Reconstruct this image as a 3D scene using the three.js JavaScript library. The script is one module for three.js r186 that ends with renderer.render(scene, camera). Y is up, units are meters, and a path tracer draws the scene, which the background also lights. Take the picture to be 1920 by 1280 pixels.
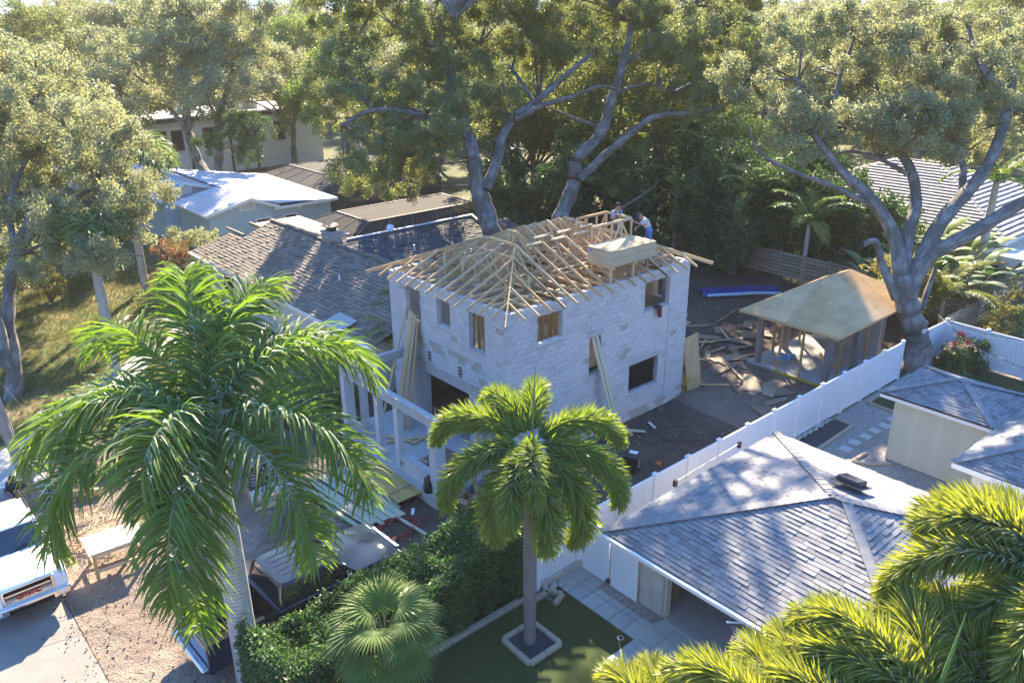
import * as THREE from 'three';
import { mergeGeometries, toCreasedNormals } from 'three/addons/utils/BufferGeometryUtils.js';
import { MarchingCubes } from 'three/addons/objects/MarchingCubes.js';
import { RoundedBoxGeometry } from 'three/addons/geometries/RoundedBoxGeometry.js';

// ------------------------------------------------------------ camera, sky, sun, exposure
const V = (x, y, z) => new THREE.Vector3(x, y, z);
const scene = new THREE.Scene();
const EYE = V(-16.2496, 15.1062, 19.129);
const camera = new THREE.PerspectiveCamera(45.29, 1024 / 682, 0.1, 3000);
{
  const pitch = 0.38, yaw = 0.7099, roll = -0.0096;
  const fw = V(Math.sin(yaw) * Math.cos(pitch), -Math.sin(pitch), -Math.cos(yaw) * Math.cos(pitch));
  const rt = V(Math.cos(yaw), 0, Math.sin(yaw)), up = rt.clone().cross(fw);
  const r2 = rt.clone().multiplyScalar(Math.cos(roll)).addScaledVector(up, Math.sin(roll));
  const u2 = up.clone().multiplyScalar(Math.cos(roll)).addScaledVector(rt, -Math.sin(roll));
  camera.position.copy(EYE);
  camera.quaternion.setFromRotationMatrix(new THREE.Matrix4().makeBasis(r2, u2, fw.clone().negate()));
}
const SUN_EL = 31 * Math.PI / 180, SUN_AZ = 0.712;
const SUN = V(Math.sin(SUN_AZ) * Math.cos(SUN_EL), Math.sin(SUN_EL), -Math.cos(SUN_AZ) * Math.cos(SUN_EL));
{
  const w = 512, h = 256, data = new Float32Array(w * h * 4), d = V(0, 0, 0);
  for (let j = 0; j < h; j++) for (let i = 0; i < w; i++) {
    const el = ((j + 0.5) / h - 0.5) * Math.PI, az = ((i + 0.5) / w - 0.5) * 2 * Math.PI;
    d.set(Math.cos(el) * Math.cos(az), Math.sin(el), Math.cos(el) * Math.sin(az));
    const t = Math.max(0, d.y), c = Math.max(-1, Math.min(1, d.dot(SUN))), g = Math.acos(c);
    const k = Math.pow(1 - t, 3.2), halo = 0.32 * Math.exp(-g * 3.2) + 0.2 * Math.exp(-g * 1.4);
    const o = (j * w + i) * 4;
    data[o] = (0.085 + 0.28 * k + 0.95 * halo) * 0.40;
    data[o + 1] = (0.315 + 0.30 * k + 0.90 * halo) * 0.40;
    data[o + 2] = (0.88 + 0.10 * k + 0.80 * halo) * 0.40;
    data[o + 3] = 1;
  }
  const sky = new THREE.DataTexture(data, w, h, THREE.RGBAFormat, THREE.FloatType);
  sky.mapping = THREE.EquirectangularReflectionMapping; sky.magFilter = sky.minFilter = THREE.LinearFilter; sky.needsUpdate = true;
  scene.background = sky; scene.environment = sky;
}
const sun = new THREE.DirectionalLight(0xffeacb, 5);
sun.position.copy(SUN).multiplyScalar(120).add(V(5, 0, 0)); sun.target.position.set(5, 0, 0);
sun.castShadow = true; sun.shadow.mapSize.set(4096, 4096);
Object.assign(sun.shadow.camera, { left: -90, right: 90, top: 90, bottom: -90, near: 1, far: 320 });
scene.add(sun, sun.target);
const renderer = new THREE.WebGLRenderer({ antialias: true });
renderer.toneMapping = THREE.LinearToneMapping;
renderer.toneMappingExposure = 4.9;
renderer.shadowMap.enabled = true;

// ------------------------------------------------------------ helpers
function rng(seed) { let a = seed >>> 0; return () => { a = (a + 0x6D2B79F5) >>> 0; let t = a; t = Math.imul(t ^ (t >>> 15), t | 1); t ^= t + Math.imul(t ^ (t >>> 7), t | 61); return ((t ^ (t >>> 14)) >>> 0) / 4294967296; }; }
const R0 = rng(7), rr = (a, b, r = R0) => a + (b - a) * r();
const usedNames = new Map();
function numbered(n) { const k = usedNames.get(n) ?? 0; usedNames.set(n, k + 1); return k ? n + '_' + String(k).padStart(3, '0') : n; }
function shadowed(o) { o.traverse(m => { if (m.isMesh) { m.castShadow = true; m.receiveShadow = true; } }); return o; }
function tag(o, label, category, group, kind) { o.userData.label = label; o.userData.category = category; if (group) o.userData.group = group; if (kind) o.userData.kind = kind; return o; }
function thing(name, label, category, pos = [0, 0, 0], turn = 0, group) {
  const o = new THREE.Group(); o.name = numbered(name); o.position.set(...pos); o.rotation.y = turn; scene.add(o); return tag(o, label, category, group);
}
function part(parent, name, geo, mat) { const m = new THREE.Mesh(geo, mat); m.name = name; m.castShadow = m.receiveShadow = true; parent.add(m); return m; }
function single(name, geo, mat, label, category, pos = [0, 0, 0], turn = 0, group) { const m = part(scene, numbered(name), geo, mat); m.position.set(...pos); m.rotation.y = turn; return tag(m, label, category, group); }
function struct(name, geo, mat) { const m = part(scene, numbered(name), geo, mat); m.userData.kind = 'structure'; return m; }
function copy(o, pos, turn, label, group) { const c = o.clone(); c.name = numbered(o.name.replace(/_\d{3}$/, '')); c.userData = { ...o.userData }; c.position.set(...pos); c.rotation.y = turn; if (label) c.userData.label = label; if (group) c.userData.group = group; scene.add(c); return c; }
// boxes with uv in metres, u along the longer side of each face
const boxes = new Map();
function box(w, h, d) {
  const key = [w, h, d].map(x => x.toFixed(3)).join();
  if (boxes.has(key)) return boxes.get(key);
  const g = new THREE.BoxGeometry(w, h, d), p = g.attributes.position, n = g.attributes.normal, uv = g.attributes.uv, s = [w, h, d];
  for (let i = 0; i < p.count; i++) {
    const nn = [Math.abs(n.getX(i)), Math.abs(n.getY(i)), Math.abs(n.getZ(i))], ax = nn.indexOf(Math.max(...nn));
    let [a, b] = [0, 1, 2].filter(k => k !== ax); if (s[b] > s[a]) [a, b] = [b, a];
    const c = [p.getX(i), p.getY(i), p.getZ(i)]; uv.setXY(i, c[a] + 0.37 * ax, c[b] + 0.61 * ax);
  }
  boxes.set(key, g); return g;
}
function bx(parent, name, mat, w, h, d, x, y, z, ry = 0, rz = 0, rx = 0) { const m = part(parent, name, box(w, h, d), mat); m.position.set(x, y, z); m.rotation.set(rx, ry, rz, 'YXZ'); return m; }
// a straight timber / bar between two points
function bar(parent, name, mat, A, B, w, h, up = V(0, 1, 0)) {
  const a = A.isVector3 ? A : V(...A), b = B.isVector3 ? B : V(...B), d = b.clone().sub(a), L = d.length(); d.normalize();
  let s = d.clone().cross(up); if (s.lengthSq() < 1e-6) s = d.clone().cross(V(1, 0, 0)); s.normalize(); const u = s.clone().cross(d);
  const m = part(parent, name, box(Math.round(L * 50) / 50, h, w), mat);
  m.quaternion.setFromRotationMatrix(new THREE.Matrix4().makeBasis(d, u, s.clone())); m.position.copy(a).add(b).multiplyScalar(0.5); return m;
}
const M4 = (x, y, z, ry = 0, sx = 1, sy = sx, sz = sx, rx = 0, rz = 0) => new THREE.Matrix4().compose(V(x, y, z), new THREE.Quaternion().setFromEuler(new THREE.Euler(rx, ry, rz, 'YXZ')), V(sx, sy, sz));
function placed(geo, m) { return geo.clone().applyMatrix4(m); }
function merged(list) { const l = list.map(g => { const q = g.index ? g.toNonIndexed() : g; for (const k of Object.keys(q.attributes)) if (!['position', 'normal', 'uv', 'color'].includes(k)) q.deleteAttribute(k); return q; }); return mergeGeometries(l, false); }
function tinted(geo, c) { const n = geo.attributes.position.count, a = new Float32Array(n * 3); for (let i = 0; i < n; i++) a.set(c, i * 3); geo.setAttribute('color', new THREE.BufferAttribute(a, 3)); return geo; }
function rawGeo(pos, idx, uv) {
  const g = new THREE.BufferGeometry(); g.setAttribute('position', new THREE.Float32BufferAttribute(pos, 3));
  g.setAttribute('uv', new THREE.Float32BufferAttribute(uv ?? new Array(pos.length / 3 * 2).fill(0), 2)); g.setIndex(idx); g.computeVertexNormals(); return g;
}
// tapered limb through points with radii
function limbGeo(pts, radii, seg = 8, wob = 0, rnd = R0) {
  if (wob && pts.length > 3) pts = pts.map((p, i) => i && i < pts.length - 1 ? p.clone().add(V(Math.sin(i * 7.3 + p.x), Math.sin(i * 4.1 + p.z) * 0.7, Math.cos(i * 5.7 + p.y)).multiplyScalar(radii[Math.min(radii.length - 1, Math.floor(i / pts.length * radii.length))] * 0.55)) : p);
  const c = new THREE.CatmullRomCurve3(pts), n = Math.max(3, (pts.length - 1) * 5), fr = c.computeFrenetFrames(n, false), pos = [], uv = [], idx = []; let len = 0, last = null;
  for (let i = 0; i <= n; i++) {
    const t = i / n, p = c.getPoint(t), f = t * (radii.length - 1), k = Math.min(radii.length - 2, Math.floor(f)), r = radii[k] + (radii[k + 1] - radii[k]) * (f - k);
    if (last) len += p.distanceTo(last); last = p;
    const tan = c.getTangent(t), ref = Math.abs(tan.y) > 0.9 ? V(1, 0, 0) : V(0, 1, 0), s = ref.cross(tan).normalize(), b = tan.clone().cross(s);
    for (let j = 0; j <= seg; j++) { const a = j / seg * Math.PI * 2, q = r * (1 + wob * Math.sin(a * 3 + i * 0.7) * 0.7 + wob * Math.sin(a * 5 - i * 0.9) * 0.5 + wob * 0.9 * Math.sin(i * 1.9 + pts[0].x)); pos.push(p.x + (s.x * Math.cos(a) + b.x * Math.sin(a)) * q, p.y + (s.y * Math.cos(a) + b.y * Math.sin(a)) * q, p.z + (s.z * Math.cos(a) + b.z * Math.sin(a)) * q); uv.push(j / seg * Math.max(1, Math.round(r * 6.3)), len); }
  }
  for (let i = 0; i < n; i++) for (let j = 0; j < seg; j++) { const a = i * (seg + 1) + j, b = a + seg + 1; idx.push(a, a + 1, b, b, a + 1, b + 1); }
  return rawGeo(pos, idx, uv);
}
function tube(pts, r, seg = 6, n = 0) { return new THREE.TubeGeometry(new THREE.CatmullRomCurve3(pts), n || pts.length * 6, r, seg, false); }
function poly(pts, y, uvScale = 1) { // flat ground sheet from [x,z] outline
  const s = new THREE.Shape(pts.map(([x, z]) => new THREE.Vector2(x, -z))), g = new THREE.ShapeGeometry(s); g.rotateX(-Math.PI / 2); g.translate(0, y, 0);
  const p = g.attributes.position, uv = g.attributes.uv; for (let i = 0; i < p.count; i++) uv.setXY(i, p.getX(i) * uvScale, p.getZ(i) * uvScale); return g;
}
const rect = (x0, x1, z0, z1) => [[x0, z0], [x1, z0], [x1, z1], [x0, z1]];

// ------------------------------------------------------------ computed textures
function noiseField(n, cells, r) { const g = new Float32Array(cells * cells); for (let i = 0; i < g.length; i++) g[i] = r(); const o = new Float32Array(n * n), s = t => t * t * (3 - 2 * t);
  for (let y = 0; y < n; y++) for (let x = 0; x < n; x++) { const fx = x / n * cells, fy = y / n * cells, x0 = Math.floor(fx), y0 = Math.floor(fy), u = s(fx - x0), v = s(fy - y0), a = g[y0 * cells + x0], b = g[y0 * cells + (x0 + 1) % cells], c = g[((y0 + 1) % cells) * cells + x0], d = g[((y0 + 1) % cells) * cells + (x0 + 1) % cells]; o[y * n + x] = a + (b - a) * u + (c + (d - c) * u - a - (b - a) * u) * v; } return o; }
function fbm(n, first, oct, seed, gain = 0.5) { const r = rng(seed), o = new Float32Array(n * n); let a = 1, t = 0, c = first; for (let k = 0; k < oct && c <= n; k++) { const f = noiseField(n, c, r); for (let i = 0; i < o.length; i++) o[i] += f[i] * a; t += a; a *= gain; c *= 2; } for (let i = 0; i < o.length; i++) o[i] /= t; return o; }
function tex(n, fn, srgb = true, repeat = 1, ry = repeat) {
  const d = new Uint8Array(n * n * 4); for (let y = 0; y < n; y++) for (let x = 0; x < n; x++) { const c = fn(x, y, y * n + x), o = (y * n + x) * 4; for (let k = 0; k < 3; k++) { let v = Math.max(0, Math.min(1, c[k] ?? c[0])); if (srgb) v = v <= 0.0031308 ? v * 12.92 : 1.055 * Math.pow(v, 1 / 2.4) - 0.055; d[o + k] = Math.round(v * 255); } d[o + 3] = 255; }
  const t = new THREE.DataTexture(d, n, n); t.wrapS = t.wrapT = THREE.RepeatWrapping; t.magFilter = THREE.LinearFilter; t.minFilter = THREE.LinearMipmapLinearFilter; t.generateMipmaps = true; if (srgb) t.colorSpace = THREE.SRGBColorSpace; t.repeat.set(repeat, ry); t.needsUpdate = true; return t;
}
const std = o => new THREE.MeshStandardMaterial(o), phy = o => new THREE.MeshPhysicalMaterial(o);
const lin = (r, g, b) => new THREE.Color().setRGB(r, g, b);
const mixc = (a, b, t) => a.map((v, i) => v + (b[i] - v) * t);
const NF = fbm(256, 32, 4, 11), NM = fbm(256, 8, 5, 12), NC = fbm(256, 4, 6, 13), NW = new Float32Array(256 * 256).map((_, i) => { const r = Math.sin(i * 12.9898) * 43758.5453; return r - Math.floor(r); });
const N512 = fbm(512, 4, 8, 21, 0.6), N512b = fbm(512, 8, 7, 22, 0.65), W512 = new Float32Array(512 * 512); { const r = rng(5); for (let i = 0; i < W512.length; i++) W512[i] = r(); }
const sm = (a, b, x) => { const t = Math.max(0, Math.min(1, (x - a) / (b - a))); return t * t * (3 - 2 * t); };

// concrete block face
const concreteMap = tex(256, (x, y, i) => { const v = 0.86 + 0.22 * (NF[i] - 0.5) + 0.12 * (NW[i] - 0.5) + 0.18 * (NC[i] - 0.5); return [v, v, v * 0.995]; }, true, 1.2);
const concreteBump = tex(256, (x, y, i) => [0.5 + 0.6 * (NF[i] - 0.5) + 0.25 * (NW[i] - 0.5)], false, 2.2);
const blockMats = [[.56, .56, .56], [.58, .578, .572], [.54, .54, .545], [.595, .59, .58], [.565, .56, .55], [.50, .50, .495], [.43, .395, .34]].map(c => std({ color: lin(...c), map: concreteMap, bumpMap: concreteBump, bumpScale: 0.004, roughness: 0.93 }));
const blockTint = std({ color: lin(1, 1, 1), vertexColors: true, map: concreteMap, bumpMap: concreteBump, bumpScale: 0.004, roughness: 0.93 });
const mortar = std({ color: lin(.30, .30, .298), map: concreteMap, roughness: 0.95 });
const castConcrete = std({ color: lin(.45, .45, .44), map: concreteMap, bumpMap: concreteBump, bumpScale: 0.006, roughness: 0.9 });
// softwood: grain along u
const woodMap = tex(256, (x, y, i) => { const w = 0.5 + 0.5 * Math.sin(y * 0.22 + 5 * NC[i] + 0.8 * Math.sin(x * 0.05)); const g = NF[(y * 256) + ((x >> 3) % 256)]; let v = 0.78 + 0.2 * w + 0.22 * (g - 0.5); const kx = (x + 40) % 128 - 64, ky = (y + (x > 128 ? 70 : 20)) % 128 - 64; const kn = Math.sqrt(kx * kx * 0.5 + ky * ky) < 4 ? 0.5 : 1; return [v * kn, v * kn * 0.97, v * kn * 0.9]; }, true, 0.7, 2.5);
const pineCols = [[.62, .43, .23], [.68, .50, .29], [.56, .37, .19], [.70, .54, .34]];
const pine = pineCols.map(c => std({ color: lin(...c), map: woodMap, roughness: 0.75 }));
const treated = [[.50, .50, .36], [.44, .46, .34], [.56, .53, .38]].map(c => std({ color: lin(...c), map: woodMap, roughness: 0.8 }));
const studWood = [[.56, .36, .16], [.50, .31, .13], [.62, .42, .20]].map(c => std({ color: lin(...c), map: woodMap, roughness: 0.75 }));
const greyWood = std({ color: lin(.27, .25, .23), map: woodMap, roughness: 0.9 });
const plyMap = tex(512, (x, y, i) => { const w = N512b[(y << 9) | ((x >> 3) & 511)]; let v = 0.9 + 0.3 * (w - 0.5) + 0.35 * (N512[i] - 0.5) + 0.06 * (W512[i] - 0.5); return [v, v * 0.97, v * 0.92]; }, true, 0.45, 0.8);
const ply = [[.64, .43, .22], [.59, .39, .195], [.67, .47, .26]].map(c => std({ color: lin(...c), map: plyMap, roughness: 0.8 }));
const oldPly = [[.27, .205, .14], [.22, .165, .11], [.33, .26, .185]].map(c => std({ color: lin(...c), map: plyMap, roughness: 0.85 }));
const formPly = std({ color: lin(.52, .34, .10), map: plyMap, roughness: 0.55 });
const steel = std({ color: lin(.5, .5, .5), roughness: 0.4, metalness: 0.9 }), rustSteel = std({ color: lin(.35, .28, .24), roughness: 0.7, metalness: 0.4 });
const white = std({ color: lin(.78, .79, .80), roughness: 0.45 }), vinyl = std({ color: lin(.80, .81, .83), roughness: 0.4 });
const blackPl = std({ color: lin(.02, .02, .022), roughness: 0.5 }), rubber = std({ color: lin(.022, .022, .022), roughness: 0.85 });
// ground
const dirtMap = tex(512, (x, y, i) => { const n = N512[i], m = N512b[i], s = W512[i]; let c = mixc([.19, .15, .118], [.29, .235, .185], sm(.3, .7, n)); c = mixc(c, [.13, .10, .078], 0.6 * sm(.54, .72, m)); const v = 1 + 0.4 * (s - 0.5) + 0.5 * (m - 0.5); return c.map(q => q * v); }, true, 0.13);
const dirtBump = tex(512, (x, y, i) => [0.45 * N512b[i] + 0.45 * N512[i] + 0.1 * W512[i]], false, 0.16);
const dirtMat = std({ map: dirtMap, vertexColors: false, bumpMap: dirtBump, bumpScale: 0.35, roughness: 1 });
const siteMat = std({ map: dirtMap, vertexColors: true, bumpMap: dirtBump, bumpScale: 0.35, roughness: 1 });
const grassMap = tex(512, (x, y, i) => { const n = N512[i], m = N512b[i], s = W512[i]; let c = mixc([.06, .085, .02], [.10, .125, .035], sm(.35, .6, m)); c = mixc(c, [.21, .17, .095], 0.85 * sm(.5, .68, n)); const v = 0.75 + 0.6 * s; return c.map(q => q * v); }, true, 0.15);
const grassMat = std({ map: grassMap, bumpMap: dirtBump, bumpScale: 0.3, roughness: 1 });
const farMat = std({ map: tex(256, (x, y, i) => mixc([.05, .07, .025], [.13, .13, .06], sm(.3, .7, NM[i])), true, 0.05), roughness: 1 });
const turfMat = std({ map: tex(256, (x, y, i) => mixc([.035, .06, .012], [.075, .11, .028], NW[i] * 0.6 + NM[i] * 0.4), true, 1.4), bumpMap: tex(256, (x, y, i) => [NW[i]], false, 1.4), bumpScale: 0.02, roughness: 1 });
const asphaltMat = std({ map: tex(512, (x, y, i) => { const v = 0.9 + 0.35 * (W512[i] - 0.5) + 0.5 * (N512[i] - 0.5); return [.25 * v, .225 * v, .20 * v]; }, true, 0.2), bumpMap: dirtBump, bumpScale: 0.02, roughness: 0.95 });
const slabMat = std({ map: tex(512, (x, y, i) => { const v = 0.9 + 0.14 * (W512[i] - 0.5) + 0.5 * (N512[i] - 0.5); return [.42 * v, .42 * v, .38 * v]; }, true, 0.25), roughness: 0.9 });
const tileMats = [[.46, .48, .47], [.42, .44, .44], [.49, .50, .48]].map(c => std({ color: lin(...c), map: concreteMap, roughness: 0.7 }));
function gravelMat(a, b, c, scale) { return std({ map: tex(256, (x, y, i) => { const k = NW[(y >> 1) * 256 + (x >> 1)], v = 0.7 + 0.6 * NF[i]; return mixc(mixc(a, b, k), c, k > 0.82 ? 0.8 : 0).map(q => q * v); }, true, scale), bumpMap: tex(256, (x, y, i) => [NW[(y >> 1) * 256 + (x >> 1)] * 0.7 + 0.3 * NF[i]], false, scale), bumpScale: 0.05, roughness: 0.9 }); }
const gravel = gravelMat([.20, .19, .18], [.42, .39, .35], [.62, .60, .56], 0.45), darkGravel = gravelMat([.02, .025, .03], [.07, .08, .09], [.16, .18, .20], 0.5);
const curbMat = std({ color: lin(.46, .38, .28), map: concreteMap, bumpMap: concreteBump, bumpScale: 0.006, roughness: 0.85 });
// bark
const barkMap = tex(256, (x, y, i) => { const f = NF[((y >> 2) % 256) * 256 + x], m = NC[i]; let v = 0.55 + 0.8 * (f - 0.3); let c = mixc([.085, .078, .07], [.36, .34, .32], Math.max(0, Math.min(1, v * 1.3 - 0.2))); c = mixc(c, [.36, .37, .33], 0.7 * sm(.56, .68, m)); return mixc(c, [.07, .075, .04], 0.5 * sm(.5, .36, m)); }, true, 1, 0.5);
const barkBump = tex(256, (x, y, i) => [NF[((y >> 2) % 256) * 256 + x] * 0.8 + 0.2 * NM[i]], false, 1, 0.5);
const bark = std({ map: barkMap, bumpMap: barkBump, bumpScale: 0.16, roughness: 0.95 });
const palmBark = std({ map: tex(256, (x, y, i) => { const ring = (y % 16) < 2 ? 0.72 : 1, v = (0.85 + 0.35 * (NM[i] - 0.5) + 0.12 * (NW[i] - 0.5)) * ring; return [.54 * v, .52 * v, .48 * v]; }, true, 1, 0.6), bumpMap: tex(256, (x, y, i) => [(y % 16) < 2 ? 0.2 : 0.7 + 0.2 * NM[i]], false, 1, 0.6), bumpScale: 0.03, roughness: 0.85 });
const foxBark = std({ color: lin(.48, .45, .46), map: palmBark.map, bumpMap: palmBark.bumpMap, bumpScale: 0.03, roughness: 0.85 });
// leaves
const leaf = (c, t = 0.42, coat = 0.35, cr = 0.3) => phy({ color: lin(...c), roughness: 1, transmission: t, thickness: 0, clearcoat: coat, clearcoatRoughness: cr, side: THREE.DoubleSide, vertexColors: false });
// ------------------------------------------------------------ ground and paving
{
  const g = new THREE.CircleGeometry(1500, 64); g.rotateX(-Math.PI / 2); g.translate(0, -0.03, 0);
  const p = g.attributes.position; for (let i = 0; i < p.count; i++) g.attributes.uv.setXY(i, p.getX(i), p.getZ(i));
  struct('ground', g, farMat);
  const nx = 300, nz = 150, x0 = -13.66, x1 = 27, z0 = -13, z1 = 5.25, pos = [], uv = [], idx = [], r = rng(3);
  const H = (x, z) => { const s = Math.sin(x * 1.3 + Math.sin(z * 1.7) * 1.2) * Math.sin(z * 1.1 + x * 0.4), t = Math.sin(x * 3.1 + z * 2.3) * Math.sin(z * 3.7 - x * 1.9); const u = N512[((Math.floor(z * 40) & 511) << 9) | (Math.floor(x * 40) & 511)], w2 = N512b[((Math.floor(z * 22 + 90) & 511) << 9) | (Math.floor(x * 22) & 511)], rut = Math.exp(-(((z + 0.2 * x + 1.2 + 0.3 * Math.sin(x)) % 1.7) ** 2) * 40) * (x < -4 ? 1 : 0.3); let h = 0.018 * s + 0.012 * t + 0.10 * (u - 0.5) + 0.07 * (w2 - 0.5) - 0.03 * rut; const m = Math.exp(-(((x - 9.9) ** 2) / 0.7 + ((z - 0.35) ** 2) / 0.35)); return Math.max(-0.018, h + 0.22 * m * (1 + 0.2 * t)); };
  for (let j = 0; j <= nz; j++) for (let i = 0; i <= nx; i++) { const x = x0 + (x1 - x0) * i / nx, z = z0 + (z1 - z0) * j / nz; const e = (i % nx && j % nz) ? 1 : 0; pos.push(x, (H(x, z) + r() * 0.012) * e, z); uv.push(x, z); }
  for (let j = 0; j < nz; j++) for (let i = 0; i < nx; i++) { const a = j * (nx + 1) + i, b = a + nx + 1; idx.push(a, b, a + 1, b, b + 1, a + 1); }
  const sg = rawGeo(pos, idx, uv), col = []; // house shade painted into the soil colour, sand by the street paler; ragged edge
  for (let k = 0; k < pos.length; k += 3) { const x = pos[k], z = pos[k + 2], e = x + 7 + 0.6 * z * 0.3 + 1.6 * Math.sin(z * 0.9) * Math.sin(x * 0.7 + z) + 1.3 * (r() - 0.5), dark = sm(-1.2, 1.2, e), q = (x > 9 && x < 15 && z > -1 && z < 4.5) ? 0.65 : 0.32; const a = 1 + (q - 1) * dark; col.push(a, a * 0.97, a * 0.97); }  // soil left paler in the sunlit patch beyond the house corner
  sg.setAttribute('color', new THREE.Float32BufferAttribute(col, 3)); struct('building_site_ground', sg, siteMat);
  struct('street', poly([[-13.7, -9.6], [-13.66, 6], [-13.4, 40], [-60, 40], [-60, -9.6]], -0.012), asphaltMat);
  struct('sidewalk', poly(rect(-45, -12.4, -12.6, -9.7), 0.012), slabMat);
  struct('lawn', poly([[-45, -12.6], [-12.4, -12.6], [-9, -12.9], [-3.6, -13.0], [-0.9, -13.5], [-0.6, -30], [3, -46], [-45, -60]], 0.006), grassMat);
  const path = [[-14.2, -12.7], [-11.6, -14.4], [-9.2, -16.5], [-6.9, -18.9], [-4.4, -21.4], [-1.2, -24.2]], L = [], Rr = [];
  path.forEach(([x, z], i) => { const [ax, az] = path[Math.max(0, i - 1)], [bx2, bz] = path[Math.min(path.length - 1, i + 1)], l = Math.hypot(bx2 - ax, bz - az), nx2 = -(bz - az) / l, nz2 = (bx2 - ax) / l; L.push([x + nx2 * 0.62, z + nz2 * 0.62]); Rr.unshift([x - nx2 * 0.62, z - nz2 * 0.62]); });
  struct('garden_path', poly([...L, ...Rr], 0.014), slabMat);
  struct('side_yard', poly([[-5.2, -16.2], [0.2, -16.2], [0.2, -10.6], [-5.2, -10.9]], 0.010), dirtMat);
  // neighbour's front garden: turf, driveway, gravel
  struct('garden_soil', poly(rect(-13.3, 27, 5.25, 22), -0.004), dirtMat);
  struct('turf_lawn', poly([[-11.5, 5.42], [-3.62, 5.42], [-3.5, 5.9], [-2.93, 5.42], [-2.93, 8.36], [-4.2, 8.36], [-8.9, 12.5], [-13, 14]], 0.012), turfMat);
  struct('driveway_base', poly([[-2.93, 5.33], [-1.72, 5.33], [-1.72, 14.6], [-9, 14.6], [-8.9, 12.5], [-4.2, 8.36], [-2.93, 8.36]], 0.004), mortar);
  struct('gravel_yard', poly(rect(5.3, 20.2, 5.32, 12), 0.004), gravel);
  struct('back_lawn', poly(rect(16.6, 21.9, 7.2, 14), 0.010), turfMat);
}
// paving slabs, laid one by one
{
  const path = thing('paving', 'pale square paving slabs between the turf lawn and white gate', 'paving', [0, 0, 0]);
  const r = rng(31); let n = 0;
  for (let i = 0; i < 2; i++) for (let j = 0; j < 6; j++) bx(path, 'slab', tileMats[n++ % 3], 0.535, 0.045, 0.5, -2.65 + i * 0.55, 0.012 + r() * 0.004, 5.62 + j * 0.515);
  const drv = thing('driveway_paving', 'pale square driveway slabs in front of the open garage', 'paving');
  for (let i = 0; i < 9; i++) for (let j = 0; j < 11; j++) { const x = -2.02 - i * 0.55, z = 8.64 + j * 0.53; if (x < -2.9 && (z - 8.36) < (-x - 3.8) * 0.88) continue; if (z > 14) continue; bx(drv, 'slab', tileMats[(i * 5 + j * 3) % 3], 0.535, 0.045, 0.515, x, 0.012 + r() * 0.004, z); }
  struct('gravel_strip', poly(rect(-2.15, -1.78, 6.3, 8.36), 0.045), gravel);
}

// ------------------------------------------------------------ concrete block house under construction
const house = thing('block_house', 'two storey grey concrete block house under construction with bare roof trusses', 'house');
const HL = 9.6, HW = 7.1, HH = 6.0;
const rightOpen = [[6.19, 7.92, 1.14, 2.39], [3.92, 4.53, 2.67, 4.14], [6.91, 8.39, 4.47, 5.66], [1.33, 2.52, 4.5, 5.63]];
const leftOpen = [[1.2, 2.09, 4.22, 5.64], [3.18, 3.98, 4.5, 5.66], [5.02, 5.99, 4.28, 5.6], [2.2, 4.86, 0.02, 2.38]];
function coreGeo(len, h, t, open, grow = 0.012) { const s = new THREE.Shape(); s.moveTo(0.01, 0); s.lineTo(len - 0.01, 0); s.lineTo(len - 0.01, h - 0.01); s.lineTo(0.01, h - 0.01); s.closePath(); for (const [a, b, c, d] of open) { const p = new THREE.Path(); p.moveTo(a - grow, Math.max(0.004, c - grow)); p.lineTo(b + grow, Math.max(0.004, c - grow)); p.lineTo(b + grow, d + grow); p.lineTo(a - grow, d + grow); p.closePath(); s.holes.push(p); } return new THREE.ExtrudeGeometry(s, { depth: t, bevelEnabled: false }); }
const allBlocks = [];
function blockWall(parent, len, h, open, toWorld, seed, stain) {
  const r = rng(seed), ch = 0.2;
  for (let c = 0; c * ch < h - 0.02; c++) {
    const y0 = c * ch, y1 = Math.min(h, y0 + ch); let iv = [[0, len]];
    for (const [a, b, lo, hi] of open) { const m = (y0 + y1) / 2; if (m > lo && m < hi) iv = iv.flatMap(([s, e]) => b <= s || a >= e ? [[s, e]] : [[s, a], [b, e]].filter(([p, q]) => q - p > 0.03)); }
    for (const [s, e] of iv) { const cuts = [s]; for (let x = (c % 2 ? 0.2 : 0); x < e; x += 0.4) if (x > s + 0.06 && x < e - 0.06) cuts.push(x); cuts.push(e);
      for (let k = 0; k < cuts.length - 1; k++) { const L = cuts[k + 1] - cuts[k], mid = (cuts[k] + cuts[k + 1]) / 2, ym = (y0 + y1) / 2; let m = Math.floor(r() * 5); if (r() < 0.1) m = 5; if (stain(mid, ym) > r()) m = 6; allBlocks.push({ parent, L: L - 0.009, h: y1 - y0 - 0.009, mid, y: ym, m, toWorld, d: toWorld(mid, ym).distanceTo(EYE), out: (r() - 0.5) * 0.006 }); } }
  }
}
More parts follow.
